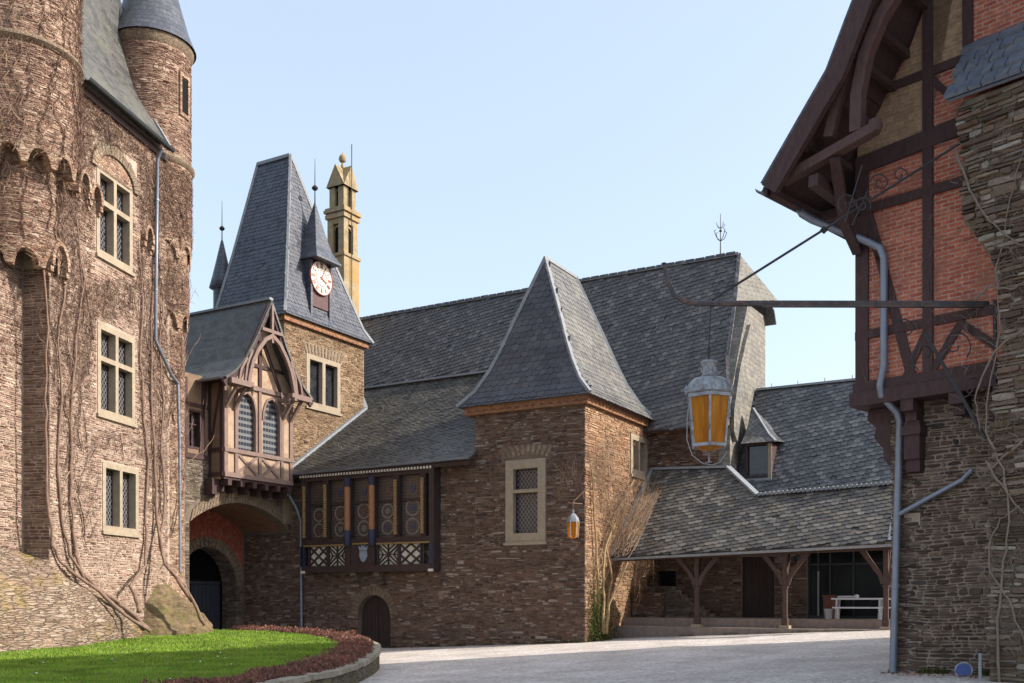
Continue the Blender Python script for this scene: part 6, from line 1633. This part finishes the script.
def right_climber():
    rr = random.Random(31); O1 = J+.55
    T = thing('creeper', 'tangled grey leafless creeper stems on the rough stone at the right edge', 'creeper', FR(2.2, O1, .5))
    q = lambda px, py, o=O1+.07: FR(*(lambda t: (t[0], o, t[1]))(H(FR, px, py, o)))
    L = [[(1000, 700), (998, 620), (1004, 560), (1010, 520), (1003, 470), (985, 430), (990, 380), (1000, 330), (996, 270), (1010, 200), (1024, 150)],
         [(1024, 640), (1008, 600), (990, 570), (988, 545), (1000, 520), (1020, 505)], [(985, 460), (998, 480), (1012, 500), (1030, 520)], [(1024, 440), (1005, 455), (990, 470), (975, 468)],
         [(955, 150), (970, 190), (985, 215), (1005, 235), (1030, 250)], [(1024, 330), (1000, 345), (985, 370), (975, 400), (980, 430)], [(975, 300), (990, 285), (1010, 290), (1030, 280)]]
    for l in L:
        mb = MB(); pts = [q(*p) for p in l]; fine = []
        for a, b in zip(pts, pts[1:]):
            for k in range(4): fine.append(a.lerp(b, k/4)+Vector((rr.uniform(-.02, .02), 0, rr.uniform(-.02, .02))))
        fine.append(pts[-1]); mb.tube(fine, [(.021-.013*i/len(fine))*rr.uniform(.8, 1.25) for i in range(len(fine))], 6); part('stem', mb, M_['vinegrey'], T, smooth='all')
    V, F = [], []
    for i in range(420):
        px, py = rr.uniform(950, 1024), rr.uniform(110, 660)
        if px < 985 and not (140 < py < 240 or 300 < py < 480): continue
        if px < 957: continue
        p = q(px, py, O1+.05 if px > 990 or py < 240 else J+.1); pts = [p]; a = rr.uniform(0, 6.28)
        for k in range(rr.randint(3, 9)): a += rr.uniform(-.5, .5); p = p+Vector((.693*math.cos(a)*.06, -.721*math.cos(a)*.06, math.sin(a)*.06)); pts.append(p)
        twig(V, F, pts, .006, .003)
    o = raw('twigs', V, F, M_['vinegrey'], None, T.location); o.parent = T; o.location = (0, 0, 0); V, F = [], []
    for i in range(46):          # fine stems over the brick and timber
        p = q(rr.uniform(868, 985), rr.uniform(190, 390), J+.06); pts = [p]; a = rr.uniform(0, 6.28)
        for k in range(rr.randint(5, 12)): a += rr.uniform(-.4, .4); p = p+Vector((.693*math.cos(a)*.05, -.721*math.cos(a)*.05, math.sin(a)*.05)); pts.append(p)
        twig(V, F, pts, .004, .002)
    o = raw('twigs', V, F, M_['vinegrey'], None, T.location); o.parent = T; o.location = (0, 0, 0)
M_['vinegrey'] = plain('grey creeper bark', (.2,.16,.13), .9, .2, 0, .3, 8, .006)
right_climber()
def litter():
    rr = random.Random(5); V, F = [], []
    for i in range(260):
        if i < 90: a = rr.uniform(0, 1.8); p = FR(a, .3+abs(rr.gauss(0, .25)), 0); x, y = p.x, p.y
        else: t = rr.uniform(-9, 0); p = G(t, -.1-abs(rr.gauss(0, .5)), 0); x, y = p.x, p.y
        z = gz(x, y)+.02; s = rr.uniform(.02, .05); b = rr.random()*6.28; i0 = len(V)
        V += [(x-s*math.cos(b), y-s*math.sin(b), z), (x+s*math.cos(b), y+s*math.sin(b), z), (x+s*math.sin(b)*.7, y-s*math.cos(b)*.7, z+.02)]; F.append((i0, i0+1, i0+2))
    raw('fallen_leaves', V, F, M_['heather'], 'stuff')
    V, F = [], []
    for i in range(5200):
        m = rr.random()
        if m < .62: t = rr.uniform(-10.5, .1); p = G(t, -.03-abs(rr.gauss(0, .10)), 0); dens = noise.noise(Vector((t*.9, 0, 1)))
        elif m < .8: a = rr.uniform(-.05, 2.4); p = FR(a, .04+abs(rr.gauss(0, .08)), 0); dens = noise.noise(Vector((a*2, 4, 1)))
        else: t = rr.uniform(.3, 11); p = G(t, 2.72-abs(rr.gauss(0, .06)), 0); dens = noise.noise(Vector((t*1.1, 8, 1)))-.1
        if dens < rr.uniform(-.1, .3): continue
        h = rr.uniform(.03, .13); a = rr.random()*6.28; z = gz(p.x, p.y)+.0; b = rr.uniform(-.04, .04); c = rr.uniform(-.04, .04); w = .012; i0 = len(V)
        V += [(p.x-w*math.cos(a), p.y-w*math.sin(a), z), (p.x+w*math.cos(a), p.y+w*math.sin(a), z), (p.x+b, p.y+c, z+h)]; F.append((i0, i0+1, i0+2))
    raw('weeds', V, F, M_['ivy'], 'stuff')
    V, F = [], []                    # daisies and dead leaves scattered in the turf
    for i in range(260):
        y = rr.uniform(19, 40); x = -rr.uniform(.12, .5)*y
        if x > -6.5 or noise.noise(Vector((x*.5, y*.5, 3))) < .0: continue
        z = lz(x, y)+.07; s = rr.uniform(.012, .03); a = rr.random()*6.28; i0 = len(V)
        V += [(x-s*math.cos(a), y-s*math.sin(a), z), (x+s*math.sin(a), y-s*math.cos(a), z), (x+s*math.cos(a), y+s*math.sin(a), z+s*.6), (x-s*math.sin(a), y+s*math.cos(a), z+s*.6)]; F.append((i0, i0+1, i0+2, i0+3))
    raw('daisies', V, F, M_['whitep'], 'stuff')
litter()


# ================================================================== MASONRY (every stone a small irregular block of its wall)
def stonemat(name, cols, patch=None, bd=.012):
    k = NT(name); r = k.n('ShaderNodeNewGeometry').outputs['Random Per Island']; p = k.pos(); n = len(cols)
    c = k.ramp(r, [((i+.5)/n, cc) for i, cc in enumerate(cols)])
    g = k.noise(k.V('MULTIPLY', p, (6, 6, 20)), 1.5, 6, .7)
    c = k.mix(1., c, k.ramp(g, [(.25, (.62, .62, .62)), (.75, (1.38, 1.38, 1.38))]), 'MULTIPLY')
    c = k.mix(1., c, k.ramp(k.noise(p, .5, 5, .6), [(.3, (.78, .76, .75)), (.7, (1.2, 1.2, 1.18))]), 'MULTIPLY')
    if patch: c = k.mix(k.rng(k.noise(p, patch[1], 5, .7), .5, .66, 0, patch[2]), c, patch[0])
    k.bump(g, 1., bd); return k.fin(c, .88, .2)
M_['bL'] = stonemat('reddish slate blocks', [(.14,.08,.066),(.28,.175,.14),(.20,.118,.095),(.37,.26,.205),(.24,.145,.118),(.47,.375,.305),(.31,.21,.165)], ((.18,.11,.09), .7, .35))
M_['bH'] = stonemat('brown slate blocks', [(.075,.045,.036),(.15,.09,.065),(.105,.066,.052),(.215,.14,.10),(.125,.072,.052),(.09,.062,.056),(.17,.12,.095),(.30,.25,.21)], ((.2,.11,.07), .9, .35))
M_['bSun'] = stonemat('sunlit tan slate blocks', [(.24,.14,.085),(.35,.215,.13),(.19,.115,.08),(.42,.29,.19),(.28,.155,.095)], ((.40,.21,.11), .9, .4))  # lighter tan of the front-wall stone; sunlight is put into the colour
M_['bG'] = stonemat('yellow brown blocks', [(.13,.08,.052),(.26,.17,.105),(.19,.12,.075),(.35,.255,.165),(.22,.13,.08)])
M_['bD'] = stonemat('grey passage blocks', [(.085,.065,.053),(.16,.125,.10),(.12,.09,.075),(.24,.20,.165)])
M_['bR'] = stonemat('grey brown slate blocks', [(.06,.042,.034),(.13,.09,.068),(.085,.062,.052),(.20,.14,.10),(.11,.064,.048),(.05,.038,.035),(.17,.14,.12)], ((.15,.085,.055), 1.2, .35))
M_['bP'] = stonemat('rough weathered blocks', [(.11,.078,.058),(.20,.15,.115),(.07,.048,.04),(.42,.38,.33),(.15,.092,.068),(.25,.2,.155)], ((.13,.12,.06), 1.6, .35), .03)
def masonry(parent, fn, a0, a1, z0, z1, mat, h=(.045, .10), w=(.14, .46), gap=.014, dep=(.008, .035), cuts=(), seed=1, wav=.03, cutf=None, rag=.22):
    rr = random.Random(seed); V, F = [], []; base = BASE[parent.name]; z = z0
    while z < z1-.02:
        hh = min(rr.uniform(*h)*(1.45 if rr.random() < .12 else 1), z1-z); lo = a0(z) if callable(a0) else a0; iv = [(lo, a1)]
        cc = list(cuts)
        if cutf: cc += [(x, y, -99, 99) for x, y in cutf(z, z+hh)]
        for (x0, x1, y0, y1) in cc:
            if z+hh > y0+.01 and z < y1-.01:
                nv = []
                for p, q in iv:
                    if x1 <= p or x0 >= q: nv.append((p, q)); continue
                    if x0 > p: nv.append((p, x0))
                    if x1 < q: nv.append((x1, q))
                iv = nv
        near = bool(cc)
        for p, q in iv:
            x = p
            if q-p < .04: continue
            while x < q-.001:
                ww = rr.uniform(*w)*rr.choice((.6, .8, 1, 1, 1, 1.35))
                if q-(x+ww) < w[0]: ww = q-x
                rows = [(z, z+hh)]
                if hh > h[0]*1.5 and rr.random() < .3: s = z+hh*rr.uniform(.35, .65); rows = [(z, s), (s, z+hh)]
                for b, t in rows:
                    g = gap/2; X0, X1, B, T = x+g, x+ww-g, b+g, t-g; j = min(.02, (T-B)*rag); xm = (X0+X1)/2+rr.uniform(-.2, .2)*ww
                    if X1-X0 < .03 or T-B < .008: continue
                    u = lambda: rr.uniform(-j, j)
                    per = [(X0+abs(u()), B+abs(u())), (xm, B+u()*.6), (X1-abs(u()), B+abs(u())), (X1+u()*.3, (B+T)/2+u()), (X1-abs(u())*1.5, T-abs(u())), (xm+u(), T+u()*.6), (X0+abs(u())*1.5, T-abs(u())), (X0+u()*.3, (B+T)/2+u())]
                    d = rr.uniform(*dep); tl, tz = rr.uniform(-.35, .35)*d, rr.uniform(-.35, .35)*d; i0 = len(V); cx, cz = (X0+X1)/2, (B+T)/2
                    for k in (0, 1):
                        for (a, zz) in per:
                            if k: a2, z2 = cx+(a-cx)*(1-.012/(X1-X0)), cz+(zz-cz)*.86; o = d+tl*(a-cx)/(X1-X0)*2+tz*(zz-cz)/(T-B)*2
                            else: a2, z2, o = a, zz, -.012
                            z2 += wav*noise.noise(Vector((a2*.75, z2*.6, seed)))
                            v = fn(a2, o, z2)-base; V.append((v.x, v.y, v.z))
                    F.append(tuple(range(i0+8, i0+16)))
                    for k in range(8): k2 = (k+1) % 8; F.append((i0+k, i0+k2, i0+8+k2, i0+8+k))
                x += ww
        z += hh
    me = bpy.data.meshes.new('stonework'); me.from_pydata(V, [], F); me.materials.append(M_[mat])
    o = bpy.data.objects.new('stonework', me); COL.objects.link(o); o.parent = parent
    return o
def all_masonry():
    O = bpy.data.objects
    # left castle wall
    T = O['castle_building']; cu = []
    for (pts, arch) in (((96,165,132,189,96,251,132,275), 1), ((97,321,134.5,340,98,415,134.5,423), 0), ((102,461,138,470,106,531,138,534.6), 0)):
        a1, zt1 = H(FL, pts[0], pts[1]); a0, zt0 = H(FL, pts[2], pts[3]); zb = (H(FL, pts[4], pts[5])[1]+H(FL, pts[6], pts[7])[1])/2; zt = (zt0+zt1)/2
        cu.append((a0-.03, a1+.03, zb-.13, zt+.02))
        if arch: cu.append((a0-.3, a1+.3, zt, zt+1.05))
    masonry(T, FL, -.6, 6.5, .2, 18.5, 'bL', (.045, .10), (.10, .36), .023, (.006, .03), cu, 2, .05, None, .3)
    masonry(T, lambda a, o, z: FL(6.5+o, -a, z), 0, .93, .8, 12.2, 'bShade', (.05, .12), (.15, .5), .02, (.008, .035), (), 3)
    masonry(T, lambda a, o, z: FL(a, -.952+o, z), 6.56, 9.6, 1.0, 16, 'bL', (.045, .09), (.12, .38), .022, (.008, .035), (), 4)
    c, c2 = (-14.2, 39.5), (-15.62, 31.75)
    def cyl(c, R): return lambda a, o, z: Vector((c[0]+(R+o)*math.cos(a/R), c[1]+(R+o)*math.sin(a/R), z))
    for (cc, R, z0, z1, th0, th1) in ((c, 1.2, 2.6, 12.2, -2.0, 1.2), (c, 1.36, 13.0, 14.85, -2.0, 1.2), (c, 1.48, 15.65, 18.52, -2.0, 1.2), (c, 1.445, 18.93, 23.0, -2.2, 1.3), (c2, 1.2, 12.75, 14.9, -2.2, 1.), (c2, 1.72, 15.62, 18.58, -2.2, 1.1), (c2, 1.73, 18.95, 24.5, -2.2, 1.1)):
        masonry(T, cyl(cc, R), th0*R, th1*R, z0, z1, 'bL', (.045, .09), (.1, .32), .02, (.006, .03), (((-.28-.25)*R, (-.28+.25)*R, 20.5, 22.3),) if (cc == c and z0 > 18) else (), int(z0*7), .02)
    # gate wing
    T = O['gate_wing']; zs, ap = 4.98, 6.0
    def af(z0, z1):
        z = (z0+z1)/2
        if z < zs: return [(-6.05, .1)]
        f = (z-zs)/1.62
        if f >= 1: return []
        x = 3.3*(1-f*f)**.62; return [(-3.05-x, -3.05+x)]
    masonry(T, GW, -7.9, -.02, -.4, 7.65, 'bD', (.05, .11), (.14, .42), .016, (.008, .035), (), 11, .03, af)
    # clock tower
    T = O['clock_tower']; CW = GU(-15.25); aL = H(CW, 306, 353)[0]; aR = H(CW, 340, 363.5)[0]; zt = (H(CW, 306, 353)[1]+H(CW, 340, 363.5)[1])/2; zb = (H(CW, 307.7, 407)[1]+H(CW, 340, 413)[1])/2
    masonry(T, CW, -.44, 5.48, 7.1, 14.72, 'bG', (.05, .10), (.12, .38), .018, (.008, .032), ((aL-.03, aR+.03, zb-.13, zt+.02), (aL-.15, aR+.15, zt, zt+.5)), 12)
    # hall facade with the wall under the arch
    T = O['great_hall']; F0 = GF(0); da0 = H(F0, 358, 620)[0]; da1 = H(F0, 390.6, 620)[0]; dc, dr = (da0+da1)/2, (da1-da0)/2; dz = H(F0, 374, 595)[1]-dr
    def df(z0, z1):
        z = (z0+z1)/2; r = dr+.36
        if z < dz: return [(da0, da1)]
        if z-dz < r: x = math.sqrt(r*r-(z-dz)**2); return [(dc-x, dc+x)]
        return []
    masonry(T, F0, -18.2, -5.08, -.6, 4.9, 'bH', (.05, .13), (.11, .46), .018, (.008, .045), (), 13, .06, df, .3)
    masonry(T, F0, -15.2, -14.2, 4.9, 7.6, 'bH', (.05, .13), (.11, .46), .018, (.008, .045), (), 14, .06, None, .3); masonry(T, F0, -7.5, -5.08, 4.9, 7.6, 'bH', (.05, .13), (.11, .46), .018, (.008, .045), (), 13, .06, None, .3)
    masonry(T, GF(6.5), .02, 3.3, 6.5, 9.25, 'bH', (.05, .12), (.14, .5), .016, (.008, .04), (), 15, .03)
    T = O['corner_tower']; FS = GU(0)
    a0 = H(F0, 506, 500)[0]; a1 = H(F0, 546, 500)[0]; zb = H(F0, 526, 542)[1]; zt = H(F0, 526, 459.5)[1]
    s0 = H(FS, 630, 450)[0]; s1 = H(FS, 646.5, 450)[0]; wb = H(FS, 638, 476)[1]; wt = H(FS, 638, 436)[1]
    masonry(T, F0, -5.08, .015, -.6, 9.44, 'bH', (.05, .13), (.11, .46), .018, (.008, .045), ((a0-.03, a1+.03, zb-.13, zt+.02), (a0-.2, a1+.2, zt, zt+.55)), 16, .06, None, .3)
    masonry(T, FS, -.015, 6.48, -.6, 9.44, 'bSun', (.05, .12), (.14, .5), .016, (.008, .04), ((s0-.03, s1+.03, wb-.13, wt+.02),), 17, .04)
    T = O['covered_walkway']; B = GF(6.5); d0, d1 = H(B, 740, 580)[0], H(B, 773, 580)[0]; g0, g1 = H(B, 806, 580)[0], H(B, 884, 580)[0]
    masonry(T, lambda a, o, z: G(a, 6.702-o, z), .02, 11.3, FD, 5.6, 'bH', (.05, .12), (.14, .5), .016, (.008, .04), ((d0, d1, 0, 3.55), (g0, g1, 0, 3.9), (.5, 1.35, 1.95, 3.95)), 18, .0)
    # right house and pier
    T = O['timber_house']; a, z = H(FR, 912, 520)
    masonry(T, FR, -.0, 2.6, .0, 5.2, 'bR', (.04, .092), (.09, .38), .017, (.008, .04), ((a-.14, a+.17, z-.11, z+.13),), 21, .07, None, .34)
    T = O['stone_pier']; L = sorted(T_EDGE, key=lambda q: q[1])
    def lo(z):
        for (a, b), (c_, d) in zip(L, L[1:]):
            if b <= z <= d: return a+(c_-a)*(z-b)/(d-b+1e-9)+R_.uniform(-.03, .07)
        return L[0][0] if z < L[0][1] else L[-1][0]
    masonry(T, lambda a, o, z: FR(a, J+.55+o+.02*noise.noise(Vector((a*2.2, 0, z*4))), z), lo, 3.6, .1, L[-1][1]-.05, 'bP', (.05, .13), (.12, .5), .016, (.015, .075), (), 22, .06)
M_['bShade'] = stonemat('shaded return blocks', [(.11,.065,.05),(.19,.12,.088),(.15,.09,.068),(.25,.17,.125)])  # darker copy of the castle blocks; shade of the return painted in
all_masonry()
# ================================================================== SLATES (each one a thin lifted plate with a rounded tail)
def slatemat(name, cols, patch=None, rough=.5):
    k = NT(name); r = k.n('ShaderNodeNewGeometry').outputs['Random Per Island']; p = k.pos(); n = len(cols)
    c = k.ramp(r, [((i+.5)/n, cc) for i, cc in enumerate(cols)])
    g = k.noise(p, 10, 6, .75); c = k.mix(1., c, k.ramp(g, [(.25, (.55, .55, .55)), (.75, (1.45, 1.45, 1.45))]), 'MULTIPLY')
    c = k.mix(1., c, k.ramp(k.noise(p, .6, 5, .65), [(.3, (.72, .72, .75)), (.7, (1.25, 1.25, 1.2))]), 'MULTIPLY')
    if patch: c = k.mix(k.rng(k.noise(p, patch[1], 6, .75), .5, .64, 0, patch[2]), c, patch[0])
    k.bump(g, .8, .008); return k.fin(c, k.rng(r, 0, 1, rough-.15, rough+.2), .5)
M_['sA'] = slatemat('hall slates', [(.055,.049,.051),(.078,.070,.071),(.064,.057,.058),(.10,.09,.088),(.07,.063,.064),(.15,.137,.132)], ((.13,.11,.085), 1.5, .4))
M_['sC'] = slatemat('walkway slates', [(.066,.06,.055),(.10,.09,.081),(.08,.072,.066),(.125,.112,.099),(.18,.165,.148)], ((.16,.125,.075), 1.6, .5))
M_['sF'] = slatemat('wing slates', [(.06,.062,.072),(.095,.096,.106),(.075,.076,.086),(.15,.15,.158)], ((.13,.12,.10), 1.8, .3))
M_['sE'] = slatemat('lower slates', [(.058,.055,.055),(.08,.076,.072),(.068,.064,.062),(.10,.094,.086)], ((.13,.12,.075), 1.2, .45))
M_['sB'] = slatemat('tower slates', [(.052,.057,.078),(.072,.077,.10),(.06,.065,.086)], None, .45)
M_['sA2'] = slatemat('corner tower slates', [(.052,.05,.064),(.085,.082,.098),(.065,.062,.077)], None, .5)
M_['sSun'] = slatemat('corner tower sunlit slates', [(.09,.088,.09),(.135,.13,.128),(.11,.107,.106)], ((.15,.14,.11), 1.6, .4), .6)  # paler slates for the sun-facing slope, sunlight put into the colour
def inside(u, v, P2):
    c = False
    for i in range(len(P2)):
        (x1, y1), (x2, y2) = P2[i], P2[i-1]
        if (y1 > v) != (y2 > v) and u < (x2-x1)*(v-y1)/(y2-y1)+x1: c = not c
    return c
def slates(parent, poly, w, h, tilt, mat, seed=1, VF=None, lift=.028):
    rr = random.Random(seed); base = BASE[parent.name]; n = Vector((0, 0, 0))
    for i in range(1, len(poly)-1): n += (poly[i]-poly[0]).cross(poly[i+1]-poly[0])
    n.normalize(); n = n if n.z > 0 else -n
    U = Vector((0, 0, 1)).cross(n).normalized(); Vd = n.cross(U); O = poly[0]
    P2 = [((p-O).dot(U), (p-O).dot(Vd)) for p in poly]; ct, st = math.cos(tilt), math.sin(tilt)
    us = [p[0] for p in P2]; vs_ = [p[1] for p in P2]; cu, cv = (min(us)+max(us))/2, (min(vs_)+max(vs_))/2; R = math.hypot(max(us)-min(us), max(vs_)-min(vs_))/2+.5
    V, F = VF if VF is not None else ([], [])
    j = -int(R/h)-1
    while j*h < R:
        off = (j % 2)*w/2+rr.uniform(-.02, .02); i = -int(R/w)-1
        while i*w < R:
            x, y = i*w+off, j*h; i += 1
            q = [(-.49*w, h*1.1), (-.49*w, h*.2), (-.3*w, -h*.02), (0, -h*.1), (.3*w, -h*.02), (.49*w, h*.2), (.49*w, h*1.1)]
            mu, mv = cu+ct*x-st*(y+h*.4), cv+st*x+ct*(y+h*.4)
            if not inside(mu, mv, P2): continue
            if rr.random() < .012: continue
            dx, dy, tw = rr.uniform(-.008, .008), rr.uniform(-.012, .012), rr.uniform(-.03, .03); lf = lift*rr.uniform(.75, 1.35); i0 = len(V)
            for lo in (0, 1):
                for (a, b) in q:
                    xx, yy = x+a+dx-tw*b, y+b+dy+tw*a; u_, v_ = cu+ct*xx-st*yy, cv+st*xx+ct*yy; f = 1-(b+h*.1)/(h*1.2)
                    p = O+U*u_+Vd*v_+n*((.006+lf*f) if not lo else (.006+lf*f-.012))-base; V.append((p.x, p.y, p.z))
            F.append(tuple(range(i0, i0+7)))
            for k in range(1, 6): F.append((i0+k, i0+k+1, i0+7+k+1, i0+7+k))
            for k in (0,): F.append((i0, i0+1, i0+8, i0+7))
        j += 1
    if VF is not None: return
    me = bpy.data.meshes.new('slating'); me.from_pydata(V, [], F); me.materials.append(M_[mat]); o = bpy.data.objects.new('slating', me); COL.objects.link(o); o.parent = parent
for i, (T, poly, w_, h_, ti, mt) in enumerate(SLP): slates(T, poly, w_, h_, ti, mt, 40+i)
for i, (T, rings, w_, h_, mt, sides) in enumerate(SLJ):
    V, F = [0], []; V.clear()
    for A, B in zip(rings, rings[1:]):
        for sd in sides:
            k2 = (sd+1) % 4; slates(T, [G(*A[sd]), G(*A[k2]), G(*B[k2]), G(*B[sd])], w_, h_, 0, mt, 60+i, (V, F), .018)
    me = bpy.data.meshes.new('slating'); me.from_pydata(V, [], F); me.materials.append(M_[mt]); o = bpy.data.objects.new('slating', me); COL.objects.link(o); o.parent = T
# ================================================================== CAMERA, LIGHT
cam = bpy.data.cameras.new("camera"); co = bpy.data.objects.new("camera", cam); COL.objects.link(co)
co.location = (0, 0, EYE); co.rotation_euler = (math.pi/2, 0, 0)
cam.sensor_width = 36; cam.lens = 36*FPX/1024; cam.shift_y = (HOR-341.5)/1024; cam.clip_end = 6000; scene.camera = co
AZ = Vector((.985, -.12)).normalized(); EL = math.radians(33)
S = Vector((AZ.x*math.cos(EL), AZ.y*math.cos(EL), math.sin(EL)))
sun = bpy.data.lights.new("sun", 'SUN'); sun.energy = 2.8; sun.angle = math.radians(.53); sun.color = (1, .93, .82)
so = bpy.data.objects.new("sun", sun); COL.objects.link(so); so.rotation_euler = (-S).to_track_quat('-Z', 'Y').to_euler(); so.location = (20, 20, 40)
w = bpy.data.worlds.new("World"); scene.world = w; w.use_nodes = True; nt = w.node_tree; bg = nt.nodes['Background']
sk = nt.nodes.new('ShaderNodeTexSky'); sk.sky_type = 'NISHITA'; sk.sun_disc = False; sk.sun_elevation = EL; sk.sun_rotation = math.atan2(AZ.x, AZ.y)
sk.air_density = 1.; sk.dust_density = 3.0; sk.ozone_density = 1.2
bg.inputs[1].default_value = .15
mx = nt.nodes.new('ShaderNodeMix'); mx.data_type = 'RGBA'; mx.inputs[0].default_value = .5; mx.inputs[7].default_value = (2.5, 2.85, 3.1, 1)
nt.links.new(sk.outputs[0], mx.inputs[6]); nt.links.new(mx.outputs[2], bg.inputs[0])
vs = scene.view_settings; vs.view_transform = 'Standard'; vs.look = 'None'; vs.gamma = 1; vs.use_curve_mapping = False; vs.exposure = 1.2
scene.cycles.max_bounces = 6
